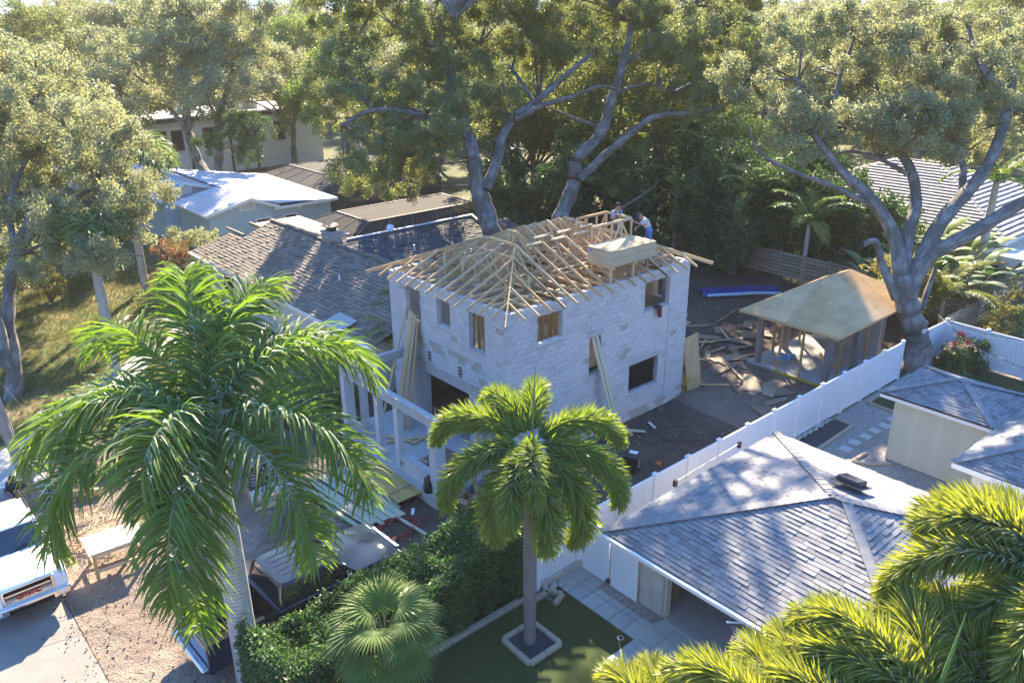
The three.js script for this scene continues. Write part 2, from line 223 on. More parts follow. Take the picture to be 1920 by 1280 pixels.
{
  const rw = part(house, 'wall', coreGeo(HL, HH, 0.178, rightOpen), mortar); rw.position.set(0, 0, -0.189); rw.userData.label = 'long block wall with two tall and two wide openings';
  const lw = part(house, 'wall', coreGeo(HW - 0.2, HH, 0.178, leftOpen.map(([a, b, c, d]) => [a - 0.2, b - 0.2, c, d])), mortar); lw.rotation.y = Math.PI / 2; lw.position.set(0.011, 0, -0.2);
  blockWall(rw, HL, HH, rightOpen, (s, y) => V(s, y, -0.1), 41, (s, y) => (s > 5 && s < 7 && y > 2.9 && y < 3.3) ? 0.35 : y < 0.45 ? 0.3 : 0.015);
  blockWall(lw, HW - 0.2, HH, leftOpen.map(([a, b, c, d]) => [a - 0.2, b - 0.2, c, d]), (s, y) => V(0.1, y, -0.2 - s), 42, (s, y) => (s > 1.4 && s < 5.2 && y > 3.35 && y < 3.8) ? 0.75 : y < 0.6 ? 0.3 : 0.03);
  allBlocks.sort((a, b) => a.d - b.d);
  const rest = [];
  allBlocks.forEach((b, i) => {
    const g = box(Math.round(b.L * 200) / 200, Math.round(b.h * 500) / 500, 0.2), isR = b.parent === rw;
    // wall-local: right wall runs +x, its core from z 0 to .178; left wall is turned so that local x runs along -z
    const lx = b.mid, ly = b.y, lz = 0.089 + (isR ? b.out : -b.out);
    if (i < 300) { const m = part(b.parent, 'block', g, blockMats[b.m]); m.position.set(lx, ly, lz); }
    else { const q = placed(g, M4(lx + b.parent.position.x * 0, ly, lz)); if (isR) q.translate(0, 0, -0.189); else { q.rotateY(Math.PI / 2); q.translate(0.011, 0, -0.2); } const c = blockMats[b.m].color; rest.push(tinted(q, [c.r, c.g, c.b])); }
  });
  const m = part(house, 'block_courses', merged(rest), blockTint); m.userData.kind = 'stuff';
  // rear and far walls: plain block walls with openings
  const far = part(house, 'wall', coreGeo(HW - 0.4, HH, 0.19, [[1, 2.2, 4.2, 5.6], [4.2, 5.4, 4.2, 5.6]]), castConcrete); far.rotation.y = Math.PI / 2; far.position.set(HL - 0.195, 0, -0.2);
  const back = part(house, 'wall', coreGeo(HL, HH, 0.19, [[1.2, 2.6, 4.3, 5.6], [4, 5.6, 4.3, 5.6], [7, 8.4, 4.3, 5.6]]), castConcrete); back.position.set(0, 0, -HW);
  // tie beam lintels over openings, sills
  for (const [a, b, c, d] of rightOpen) { bx(house, 'window_sill', castConcrete, b - a + 0.1, 0.06, 0.24, (a + b) / 2, c - 0.028, -0.1); bx(house, 'lintel', castConcrete, b - a + 0.3, 0.19, 0.216, (a + b) / 2, d + 0.1, -0.1); }
  for (const [a, b, c, d] of leftOpen.slice(0, 3)) { bx(house, 'window_sill', castConcrete, 0.24, 0.06, b - a + 0.1, 0.1, c - 0.028, -(a + b) / 2); }
  bx(house, 'lintel', castConcrete, 0.226, 0.42, 3.9, 0.1, 2.60, -3.95);
  for (const z of [-5.0, -5.35, -5.7, -6.05]) bx(house, 'pilaster', castConcrete, 0.05, 2.36, 0.32, -0.02, 1.2, z);
  // vent openings of hollow block on the porch wall
  for (const [y, z] of [[3.13, -4.57], [3.1, -2.67]]) { bx(house, 'vent', blackPl, 0.06, 0.4, 0.19, 0.01, y, z); for (let k = 0; k < 3; k++) bx(house, 'vent_rib', blockMats[3], 0.07, 0.03, 0.2, 0.0, y - 0.13 + k * 0.13, z); }
  // floors
  bx(house, 'floor_slab', castConcrete, HL - 0.4, 0.12, HW - 0.4, HL / 2, 0.1, -HW / 2);
  const deck = part(house, 'upper_floor', box(HL - 0.41, 0.3, HW - 0.41), ply[1]); deck.position.set(HL / 2, 3.0, -HW / 2);
  bx(house, 'added_inner_wall', castConcrete, 4.6, 2.7, 0.15, 7.0, 1.5, -2.9); bx(house, 'added_inner_wall', castConcrete, 0.15, 2.7, 2.6, 4.9, 1.5, -1.55);  // walls added to darken the room behind the big window
  // stud partitions upstairs
  const stud = (ax, az, bx_, bz, gap = 0.4) => { const L = Math.hypot(bx_ - ax, bz - az), n = Math.round(L / gap); for (let k = 0; k <= n; k++) { const t = k / n; bx(house, 'stud', studWood[k % 3], 0.04, 2.6, 0.09, ax + (bx_ - ax) * t, 4.5, az + (bz - az) * t, Math.abs(bx_ - ax) > 0.1 ? 0 : Math.PI / 2); } bar(house, 'top_plate', studWood[1], V(ax, 5.83, az), V(bx_, 5.83, bz), 0.09, 0.05); bar(house, 'sole_plate', studWood[0], V(ax, 3.18, az), V(bx_, 3.18, bz), 0.09, 0.05); };
  stud(0.5, -1.15, 5.6, -1.15, 0.36); stud(2.6, -1.6, 2.6, -4.6); stud(2.7, -3.0, 8.6, -3.0); stud(5.6, -1.3, 5.6, -6.2); stud(0.6, -2.6, 0.6, -1.3, 0.3); stud(7.4, -3.1, 7.4, -6.4);
  for (const [w, h, x, y, z, ry] of [[2.3, 2.4, 8.55, 4.3, -1.6, 0.05], [1.6, 1.0, 7.7, 3.7, -1.0, 0]]) bx(house, 'plywood_panel', ply[1], w, h, 0.02, x, y, z, ry);
  // porch: slab, columns, beam, low wall
  bx(house, 'porch_slab', castConcrete, 3.2, 0.42, 6.5, -1.63, 0.21, -3.15);
  const col = (x, z, w, d, y1 = 2.84) => { const p = new THREE.Group(); p.name = 'porch_column'; p.position.set(x, 0, z); house.add(p); let k = 0; for (let y = 0.44; y < y1 - 0.01; y += 0.2) { const h = Math.min(0.2, y1 - y); bx(p, 'block', blockMats[(k * 3 + Math.round(-z * 7)) % 5], w - (k % 2) * 0.004, h - 0.006, d - (k % 2) * 0.004, 0, y + h / 2, 0); k++; } };
  col(-2.9, -0.2, 0.39, 0.39); col(-2.95, -2.35, 0.24, 0.24); col(-2.95, -3.6, 0.24, 0.24); col(-2.9, -5.85, 0.39, 0.30); col(-2.25, -5.85, 0.22, 0.28);
  bx(house, 'porch_beam', castConcrete, 0.235, 0.34, 6.05, -2.96, 3.01, -3.0); bx(house, 'porch_beam', castConcrete, 2.82, 0.34, 0.22, -1.43, 3.005, -0.11); bx(house, 'porch_beam', castConcrete, 2.82, 0.33, 0.22, -1.43, 3.0, -5.9);
  for (const [x, z, h] of [[-2.96, -5.95, .45], [-2.96, -5.0, .3], [-2.96, -4.4, .4], [-2.96, -3.2, .35], [-2.96, -2.0, .38], [-2.96, -1.2, .3], [-2.9, -0.2, .4], [-2.3, -0.11, .38], [-1.5, -0.11, .3], [-1.7, -5.9, .35], [-.9, -5.9, .3]]) { const b = part(house, 'rebar', new THREE.CylinderGeometry(0.012, 0.012, h, 6), steel); b.position.set(x, 3.17 + h / 2, z); b.rotation.z = (h - .35) * 1.5; }
  const lowWall = new THREE.Group(); lowWall.name = 'low_wall'; house.add(lowWall);
  for (let c = 0; c < 3; c++) for (let k = 0; k < 5; k++) bx(lowWall, 'block', blockMats[(c * 2 + k * 3) % 5], 0.196, 0.193, k === 4 && c % 2 ? 0.2 : 0.39, -2.95, 0.52 + c * 0.2, -0.62 - k * 0.4 + (c % 2 ? 0.18 : 0) + (k === 4 && c % 2 ? 0.1 : 0));
  bx(lowWall, 'cap', castConcrete, 0.26, 0.06, 1.95, -2.95, 1.04, -1.36);
  // porch base side toward the fence
  for (let c = 0; c < 4; c++) for (let k = 0; k < 7; k++) bx(house, 'block', blockMats[(c * 3 + k * 2) % 5], 0.392, 0.192, 0.04, -2.85 + k * 0.4 + (c % 2 ? 0.2 : 0), 0.1 + c * 0.2, 0.024);
  bx(house, 'downpipe', castConcrete, 0.03, 4.4, 0.02, 8.4, 2.25, 0.012);
}
// roof trusses: chords and webs are separate timbers
{
  const PT = 0.437, EY = 5.9, yAt = d => EY + PT * d; let w = 0; const P = () => pine[(w = (w * 5 + 3) % 17) % 4];
  const truss = () => { const g = new THREE.Group(); g.name = 'roof_truss'; house.add(g); return g; };
  const plate = (g, x, y, z) => { const m = part(g, 'nail_plate', box(0.05, 0.11, 0.13), steel); m.position.set(x, y, z); };
  const spans = []; for (let x = 0.9; x < 9; x += 0.6) spans.push(Math.round(x * 100) / 100);
  for (const x of spans) {
    const run = Math.min(x, HL - x, HW / 2), zf = -run, zb = -HW + run, yt = yAt(run + 0.55); if (run < 2.3) continue;
    const g = truss();
    bar(g, 'top_chord', P(), V(x, EY, 0.55), V(x, yt, zf), 0.04, 0.1); bar(g, 'top_chord', P(), V(x, EY, -HW - 0.55), V(x, yt, zb), 0.04, 0.1);
    if (zf - zb > 0.2) bar(g, 'top_chord', P(), V(x, yt, zf), V(x, yt, zb), 0.04, 0.1);
    bar(g, 'bottom_chord', P(), V(x, 6.07, 0.1), V(x, 6.07, -HW - 0.1), 0.04, 0.1);
    const nodes = zf - zb > 0.2 ? [[-0.95, yAt(1.5)], [zf, yt], [(zf + zb) / 2, yt], [zb, yt], [-HW + 0.95, yAt(1.5)]] : [[-1.7, yAt(2.25)], [zf, yt], [-HW + 1.7, yAt(2.25)]];
    const bots = zf - zb > 0.2 ? [-1.75, zf - 0.6, zb + 0.6, -HW + 1.75] : [-2.5, -HW + 2.5];
    nodes.forEach(([nz, ny], k) => { if (k < bots.length) bar(g, 'web', P(), V(x, ny - 0.04, nz), V(x, 6.1, bots[k]), 0.038, 0.085); if (k > 0) bar(g, 'web', P(), V(x, ny - 0.04, nz), V(x, 6.1, bots[k - 1]), 0.038, 0.085); });
    plate(g, x, yt - 0.06, zf); plate(g, x, 6.07, bots[0]);
  }
  for (const s of [0, 1]) {
    const X = q => s ? HL - q : q, x1 = 2.1;
    const h1 = bar(house, 'hip_rafter', P(), V(X(-0.62), EY - 0.03, 0.62), V(X(2.55), yAt(3.1), -2.55), 0.04, 0.13); const h2 = bar(house, 'hip_rafter', P(), V(X(-0.62), EY - 0.03, -HW - 0.62), V(X(2.55), yAt(3.1), -HW + 2.55), 0.04, 0.13);
    for (let z = -0.3; z > -HW; z -= 0.6) { const d = Math.min(-z, HW + z, x1 + 0.3); if (d < 0.15) continue; const g = truss(); bar(g, 'top_chord', P(), V(X(-0.55), EY, z), V(X(d), yAt(d + 0.55), z), 0.04, 0.09); if (d > 0.8) { bar(g, 'bottom_chord', P(), V(X(0.02), 6.07, z), V(X(x1 + 0.3), 6.07, z), 0.04, 0.09); bar(g, 'web', P(), V(X(d * 0.6), yAt(d * 0.6 + 0.55) - 0.03, z), V(X(d * 0.85), 6.1, z), 0.038, 0.08); } }
    for (let x = 0.3; x < 2.2; x += 0.6) for (const f of [1, -1]) { const g = truss(), zz = q => f > 0 ? q : -HW - q; bar(g, 'top_chord', P(), V(X(x), EY, zz(0.55)), V(X(x), yAt(x + 0.55), zz(-x)), 0.04, 0.09); if (x > 0.8) bar(g, 'bottom_chord', P(), V(X(x), 6.07, zz(0.05)), V(X(x), 6.07, zz(-x - 0.2)), 0.04, 0.09); }
    // flat girder truss
    const g = truss(), x = X(x1), yt = yAt(x1 + 0.55); bar(g, 'top_chord', P(), V(x, yt, -x1), V(x, yt, -HW + x1), 0.04, 0.1); bar(g, 'bottom_chord', P(), V(x, 6.07, 0.05), V(x, 6.07, -HW - 0.05), 0.04, 0.14); bar(g, 'top_chord', P(), V(x, EY, 0.55), V(x, yt, -x1), 0.04, 0.1); bar(g, 'top_chord', P(), V(x, EY, -HW - 0.55), V(x, yt, -HW + x1), 0.04, 0.1);
    for (let z = -1.3; z > -HW + 1; z -= 0.75) { const t = Math.min(yt, yAt(-z + 0.55), yAt(HW + z + 0.55)); bar(g, 'web', P(), V(x, 6.1, z), V(x, t - 0.03, z), 0.038, 0.085, V(1, 0, 0)); bar(g, 'web', P(), V(x, 6.1, z), V(x, t - 0.05, Math.max(-HW + 1.2, z - 0.7)), 0.038, 0.085); }
  }
  // parallel-chord trusses standing on the roof, being set by the workers
  const box1 = (x0, x1, z, y0, y1) => { const g = truss(); bar(g, 'top_chord', P(), V(x0, y1, z), V(x1, y1, z), 0.04, 0.1); bar(g, 'bottom_chord', P(), V(x0, y0, z), V(x1, y0, z), 0.04, 0.1); const n = Math.round((x1 - x0) / 0.6); for (let k = 0; k <= n; k++) { const x = x0 + (x1 - x0) * k / n; bar(g, 'web', P(), V(x, y0, z), V(x, y1, z), 0.04, 0.09, V(1, 0, 0)); if (k < n && k % 2 === 0) bar(g, 'web', P(), V(x, y0, z), V(x + (x1 - x0) / n, y1, z), 0.038, 0.085); } return g; };
  box1(5.6, 7.82, -1.64, 6.75, 7.68); box1(6.1, 7.8, -2.95, 6.75, 7.7); box1(0.9, 2.6, -3.5, 6.15, 7.02); box1(0.9, 2.6, -4.6, 6.15, 7.02);
  { const g = truss(); bar(g, 'top_chord', P(), V(7.82, 7.7, -1.64), V(7.82, 7.7, -2.95), 0.04, 0.1); bar(g, 'bottom_chord', P(), V(7.82, 6.8, -1.64), V(7.82, 6.8, -2.95), 0.04, 0.1); bar(g, 'web', P(), V(7.82, 6.8, -1.7), V(7.82, 7.66, -2.3), 0.04, 0.09); bar(g, 'web', P(), V(7.82, 6.8, -2.9), V(7.82, 7.66, -2.3), 0.04, 0.09); bar(g, 'web', P(), V(7.82, 6.8, -2.3), V(7.82, 7.66, -2.31), 0.04, 0.09); }
  // spacer blocks nailed on the top chords, staggered up the slope
  spans.filter(x => x > 3.1 && x < 6.8).forEach((x, k) => { const d = 2.45 + 0.28 * (k % 2); bx(house, 'spacer', pine[3], 0.72, 0.045, 0.09, x + 0.1, yAt(d + 0.55) + 0.09, -d, 0.02, 0, 0.41); });
  for (const [x, z, L] of [[4.2, -1.2, 2.2], [5.4, -4.4, 2.4]]) bx(house, 'brace', pine[0], L, 0.04, 0.09, x, yAt(Math.min(-z, HW + z) + 0.55) - 0.09, z);
  for (const [x0, x1, z] of [[2.5, 7, -1.75], [2.5, 7, -2.6], [2.5, 7, -4.6], [2.5, 7, -5.4]]) bar(house, 'brace', pine[2], V(x0, 6.15, z), V(x1, 6.15, z), 0.09, 0.04);
}
// ------------------------------------------------------------ roofs: shingles laid course by course
function faceGeo(pts, uvs = 1) { const n = pts.length, pos = [], uv = [], idx = [], o = pts[0], ux = pts[1].clone().sub(o).normalize(), nn = ux.clone().cross(pts[n - 1].clone().sub(o)).normalize(), vx = nn.clone().cross(ux); for (const p of pts) { pos.push(p.x, p.y, p.z); const d = p.clone().sub(o); uv.push(d.dot(ux) * uvs, d.dot(vx) * uvs); } for (let i = 1; i < n - 1; i++) idx.push(0, i, i + 1); return rawGeo(pos, idx, uv); }
const shingleMap = tex(256, (x, y, i) => { const v = 0.85 + 0.5 * (NW[i] - 0.5) + 0.25 * (NF[i] - 0.5); return [v, v, v]; }, true, 2);
function shingleMats(cols) { return { mats: cols.map(c => std({ color: lin(...c), map: shingleMap, roughness: 0.9 })), tint: std({ color: lin(1, 1, 1), vertexColors: true, map: shingleMap, roughness: 0.9 }), cols }; }
const greySh = shingleMats([[.27, .272, .277], [.295, .296, .298], [.245, .247, .253], [.31, .308, .305], [.28, .276, .275], [.20, .202, .21]]);
const brownSh = shingleMats([[.20, .165, .125], [.25, .205, .15], [.165, .14, .115], [.23, .20, .165]]);
function shingleRoof(parent, faces, mats, { w = 0.3, e = 0.143, th = 0.014, individual = 0, seed = 1, caps = [], even = false } = {}) {
  const r = rng(seed), rest = [], all = [];
  for (const F of faces) {
    const o = F[0], ux = F[1].clone().sub(o).normalize(), nn = ux.clone().cross(F[F.length - 1].clone().sub(o)).normalize(); if (nn.y < 0) nn.negate(); const vx = nn.clone().cross(ux); if (vx.y < 0) vx.negate();
    const P = F.map(p => { const d = p.clone().sub(o); return [d.dot(ux), d.dot(vx)]; }), top = Math.max(...P.map(p => p[1]));
    rest.deck = rest.deck || []; rest.deck.push(faceGeo(F.map(p => p.clone().addScaledVector(nn, -0.02))));
    for (let k = 0; k * e < top - 0.02; k++) {
      const s = (k + 0.5) * e, xs = []; for (let i = 0; i < P.length; i++) { const [a, b] = [P[i], P[(i + 1) % P.length]]; if ((a[1] > s) !== (b[1] > s)) xs.push(a[0] + (b[0] - a[0]) * (s - a[1]) / (b[1] - a[1])); }
      if (xs.length < 2) continue; const t0 = Math.min(...xs), t1 = Math.max(...xs); let t = t0 - r() * w;
      while (t < t1) { const ww = w * (0.75 + 0.5 * r()), a = Math.max(t0, t), b = Math.min(t1, t + ww); t += ww; if (b - a < 0.04) continue; const c = o.clone().addScaledVector(ux, (a + b) / 2).addScaledVector(vx, s), lift = th * (even ? 0.9 + 0.2 * r() : r() < 0.4 ? 1.5 + 0.6 * r() : 0.6 + 0.4 * r()); all.push({ c, w: b - a - 0.006, ux, vx, nn, m: Math.floor(r() * mats.mats.length), lift, d: c.distanceTo(EYE) }); }
    }
  }
  if (individual) all.sort((a, b) => a.d - b.d);
  all.forEach((q, i) => {
    const ang = Math.atan2(q.lift, e), v2 = q.vx.clone().multiplyScalar(Math.cos(ang)).addScaledVector(q.nn, -Math.sin(ang)), n2 = q.ux.clone().cross(v2); if (n2.y < 0) n2.negate();
    const z2 = q.ux.clone().cross(n2); const B = new THREE.Matrix4().makeBasis(q.ux, n2, z2), pos = q.c.clone().addScaledVector(q.nn, q.lift * 0.5 - th * 0.1);
    const g = box(Math.round(q.w * 100) / 100, th, e * 1.12);
    if (i < individual) { const m = part(parent, 'shingle', g, mats.mats[q.m]); m.quaternion.setFromRotationMatrix(B); m.position.copy(pos); }
    else { const hw = q.w / 2, he = e * 0.56, p = [[-hw, th / 2, -he], [hw, th / 2, -he], [hw, th / 2, he], [-hw, th / 2, he], [-hw, -th / 2, he], [hw, -th / 2, he], [-hw, -th / 2, -he], [hw, -th / 2, -he]].map(a => V(...a).applyMatrix4(B).add(pos)); rest.push([p, mats.cols[q.m]]); }
  });
  if (rest.length) {
    const ps = [], nsx = [], uv = [], cs = [], idx = []; let n = 0;
    for (const [p, c] of rest) { const quad = (a, b, cc, d) => { const nn = p[b].clone().sub(p[a]).cross(p[d].clone().sub(p[a])).normalize(); for (const k of [a, b, cc, d]) { ps.push(p[k].x, p[k].y, p[k].z); nsx.push(nn.x, nn.y, nn.z); uv.push(p[k].x + p[k].y * 0.5, p[k].z + p[k].y * 0.5); cs.push(...c); } idx.push(n, n + 1, n + 2, n, n + 2, n + 3); n += 4; };
      const z = p[3].y < p[0].y; quad(0, 3, 2, 1); if (z) quad(3, 4, 5, 2); else quad(0, 1, 7, 6); quad(0, 6, 4, 3); quad(1, 2, 5, 7); }
    const g = new THREE.BufferGeometry(); g.setAttribute('position', new THREE.Float32BufferAttribute(ps, 3)); g.setAttribute('normal', new THREE.Float32BufferAttribute(nsx, 3)); g.setAttribute('uv', new THREE.Float32BufferAttribute(uv, 2)); g.setAttribute('color', new THREE.Float32BufferAttribute(cs, 3)); g.setIndex(idx);
    const m = part(parent, 'shingle_courses', g, mats.tint); m.userData.kind = 'stuff';
  }
  part(parent, 'roof_deck', merged(rest.deck), blackPl);
  for (const [A, B] of caps) { const L = A.distanceTo(B), n = Math.round(L / 0.2), d = B.clone().sub(A).normalize(); for (let k = 0; k < n; k++) { const c = A.clone().lerp(B, (k + 0.5) / n).add(V(0, 0.035 + 0.004 * (k % 2), 0)); const m = bar(parent, 'ridge_cap', mats.mats[(k * 3) % mats.mats.length], c.clone().addScaledVector(d, -0.13), c.clone().addScaledVector(d, 0.13), 0.24, 0.02); m.rotateZ(0.075); } }
}
// hip roof over a rectangle; ridge along x or z, whichever is longer
function hipFaces(x0, x1, z0, z1, ye, yr) {
  const w = x1 - x0, d = z1 - z0, r = Math.min(w, d) / 2, A = V(x0, ye, z0), B = V(x1, ye, z0), C = V(x1, ye, z1), D = V(x0, ye, z1);
  const P = w > d ? V(x0 + r, yr, (z0 + z1) / 2) : V((x0 + x1) / 2, yr, z0 + r), Q = w > d ? V(x1 - r, yr, (z0 + z1) / 2) : V((x0 + x1) / 2, yr, z1 - r);
  return w > d ? { faces: [[A, B, Q, P], [B, C, Q], [C, D, P, Q], [D, A, P]], caps: [[A, P], [D, P], [B, Q], [C, Q], [P, Q]] } : { faces: [[A, B, P], [B, C, Q, P], [C, D, Q], [D, A, P, Q]], caps: [[A, P], [B, P], [C, Q], [D, Q], [P, Q]] };
}
function fascia(parent, x0, x1, z0, z1, y, h, mat) { const t = 0.03; bx(parent, 'fascia', mat, x1 - x0, h, t, (x0 + x1) / 2, y, z0); bx(parent, 'fascia', mat, x1 - x0, h, t, (x0 + x1) / 2, y, z1); bx(parent, 'fascia', mat, t, h, z1 - z0 - t - 0.004, x0, y, (z0 + z1) / 2); bx(parent, 'fascia', mat, t, h, z1 - z0 - t - 0.004, x1, y, (z0 + z1) / 2); }
const cream = std({ color: lin(.62, .62, .50), map: concreteMap, roughness: 0.7 }), stuccoW = std({ color: lin(.80, .79, .75), map: concreteMap, roughness: 0.85 }), tileWall = [[.56, .52, .45], [.60, .555, .48], [.52, .48, .42]].map(c => std({ color: lin(...c), map: concreteMap, roughness: 0.8 }));
const glassDark = phy({ color: lin(.02, .03, .035), roughness: 0.06, clearcoat: 1, clearcoatRoughness: 0.03 });

// ------------------------------------------------------------ neighbour's garage
{
  const g = thing('garage_house', 'grey shingled hip roof garage with open door and pale block pillar', 'house');
  const f = hipFaces(-2.7, 5.45, 6.9, 15.4, 2.5, 3.78); shingleRoof(g, f.faces, greySh, { individual: 300, seed: 5, caps: f.caps, w: 0.28, e: 0.14 });
  fascia(g, -2.72, 5.47, 6.88, 15.42, 2.39, 0.17, white);
  bx(g, 'soffit', white, 8.1, 0.02, 8.45, 1.37, 2.30, 15.4 / 2 + 6.9 / 2);
  bx(g, 'gutter_lip', white, 0.09, 0.035, 8.5, -2.78, 2.47, 11.15);
  // walls round the opening
  bx(g, 'wall', stuccoW, 6.3, 2.28, 0.18, 1.45, 1.14, 7.58); bx(g, 'wall', stuccoW, 6.3, 2.28, 0.18, 1.45, 1.14, 15.0); bx(g, 'wall', stuccoW, 0.18, 2.28, 7.24, 4.6, 1.14, 11.29);
  bx(g, 'wall', mortar, 0.16, 2.28, 0.78, -1.64, 1.14, 7.9); bx(g, 'wall', stuccoW, 0.18, 2.28, 3.2, -1.64, 1.14, 13.3); bx(g, 'door_header', stuccoW, 0.18, 0.22, 3.4, -1.64, 2.18, 10.05);
  const r = rng(9); for (let c = 0; c < 11; c++) for (let k = 0; k < 2; k++) bx(g, 'block', tileWall[Math.floor(r() * 3)], 0.03, 0.196, 0.385, -1.735, 0.105 + c * 0.203, 7.71 + k * 0.39);
  for (let c = 0; c < 11; c++) bx(g, 'block', tileWall[Math.floor(r() * 3)], 0.2, 0.196, 0.02, -1.645, 0.105 + c * 0.203, 8.315);
  bx(g, 'door_jamb', cream, 0.2, 2.1, 0.06, -1.6, 1.05, 8.36); bx(g, 'door_jamb', cream, 0.2, 2.1, 0.06, -1.6, 1.05, 11.72);
  bx(g, 'garage_floor', castConcrete, 6.2, 0.05, 7.2, 1.45, 0.03, 11.29);
  bx(g, 'door_threshold', castConcrete, 0.16, 0.05, 3.3, -1.74, 0.035, 10.05);
  // low box vent on the slope that faces the yard
  const v = new THREE.Group(); v.name = 'roof_vent'; v.position.set(2.55, 3.58, 10.85); v.rotation.set(0, 0, -0.31); g.add(v); const vm = std({ color: lin(.035, .04, .05), roughness: 0.6 });
  part(v, 'vent_hood', new RoundedBoxGeometry(0.55, 0.16, 0.62, 2, 0.05), vm).position.y = 0.11; bx(v, 'vent_flange', vm, 0.75, 0.03, 0.85, 0, 0.03, 0);
  const shelf = thing('storage_shelf', 'dark cluttered storage shelf against the wall inside the garage', 'shelf', [-0.2, 0.06, 8.05]); const sc = [[.25, .07, .05], [.1, .12, .2], [.5, .5, .48], [.2, .16, .1], [.06, .06, .06]].map(c => std({ color: lin(...c), roughness: 0.7 }));
  for (const y of [0.3, 0.9, 1.5]) bx(shelf, 'shelf_board', greyWood, 1.6, 0.03, 0.4, 0, y, 0); for (const x of [-0.78, 0.78]) bx(shelf, 'upright', greyWood, 0.05, 1.8, 0.4, x, 0.9, 0); for (let k = 0; k < 9; k++) bx(shelf, 'box', sc[k % 5], 0.25 + 0.1 * r(), 0.22 + 0.15 * r(), 0.3, -0.55 + (k % 3) * 0.5, 0.45 + Math.floor(k / 3) * 0.6, 0.02);
}
// ------------------------------------------------------------ white vinyl fence: posts, rails, panels
const fenceGroove = tex(256, (x, y, i) => [(x % 32) < 2 ? 0 : 1], false, 0.9), vinylPanel = std({ color: lin(.80, .815, .84), roughness: 0.45, bumpMap: fenceGroove, bumpScale: 0.02 });
function vinylFence(name, label, pts, H = 1.8) {
  const f = thing(name, label, 'fence');
  pts.forEach(([x, z], i) => {
    bx(f, 'post', vinyl, 0.127, H, 0.127, x, H / 2, z); const cap = part(f, 'post_cap', new THREE.CylinderGeometry(0.03, 0.11, 0.06, 4, 1), vinyl); cap.rotation.y = Math.PI / 4; cap.position.set(x, H + 0.045, z); bx(f, 'post_cap', vinyl, 0.155, 0.025, 0.155, x, H + 0.008, z);
    if (i) { const [px, pz] = pts[i - 1], L = Math.hypot(x - px, z - pz) - 0.13, a = -Math.atan2(z - pz, x - px), cx = (x + px) / 2, cz = (z + pz) / 2; bx(f, 'panel', vinylPanel, L, H - 0.34, 0.025, cx, H / 2 - 0.01, cz, a); bx(f, 'top_rail', vinyl, L, 0.14, 0.05, cx, H - 0.11, cz, a); bx(f, 'bottom_rail', vinyl, L, 0.15, 0.05, cx, 0.14, cz, a); }
  });
  return f;
}
{
  const pts = []; for (let k = -1; k <= 12; k++) pts.push([-1.82 + 1.66 * k, 5.25]); vinylFence('vinyl_fence', 'long white vinyl panel fence between the building site and the gravel yard', pts);
  vinylFence('vinyl_fence', 'white vinyl fence round the back garden behind the red leaved shrub', [[19.9, 5.32], [22.15, 5.4], [22.1, 7.2], [22.05, 9.0], [22.0, 10.8], [21.95, 12.6]], 1.85);
  const gate = thing('vinyl_gate', 'white double vinyl gate with black latch beside the garage pillar', 'gate', [-1.82, 0, 5.32]);
  for (const [z0, z1] of [[0.1, 1.12], [1.2, 2.16]]) { const zc = (z0 + z1) / 2; bx(gate, 'panel', vinylPanel, 0.03, 1.5, z1 - z0 - 0.16, 0, 0.95, zc); bx(gate, 'top_rail', vinyl, 0.055, 0.14, z1 - z0, 0, 1.72, zc); bx(gate, 'bottom_rail', vinyl, 0.055, 0.14, z1 - z0, 0, 0.15, zc); for (const z of [z0 + 0.05, z1 - 0.05]) bx(gate, 'stile', vinyl, 0.05, 1.42, 0.1, 0, 0.93, z); }
  for (const [y, z] of [[1.45, 0.06], [0.22, 1.16]]) bx(gate, 'latch', blackPl, 0.1, 0.1, 0.12, -0.06, y, z);
  const low = thing('low_block_wall', 'low beige block kerb wall under the white fence', 'wall', [-2.7, 0, 5.33]); for (let k = 0; k < 4; k++) bx(low, 'block', tileWall[k % 3], 0.39, 0.24, 0.09, -0.45 + k * 0.4, 0.14, 0);
}
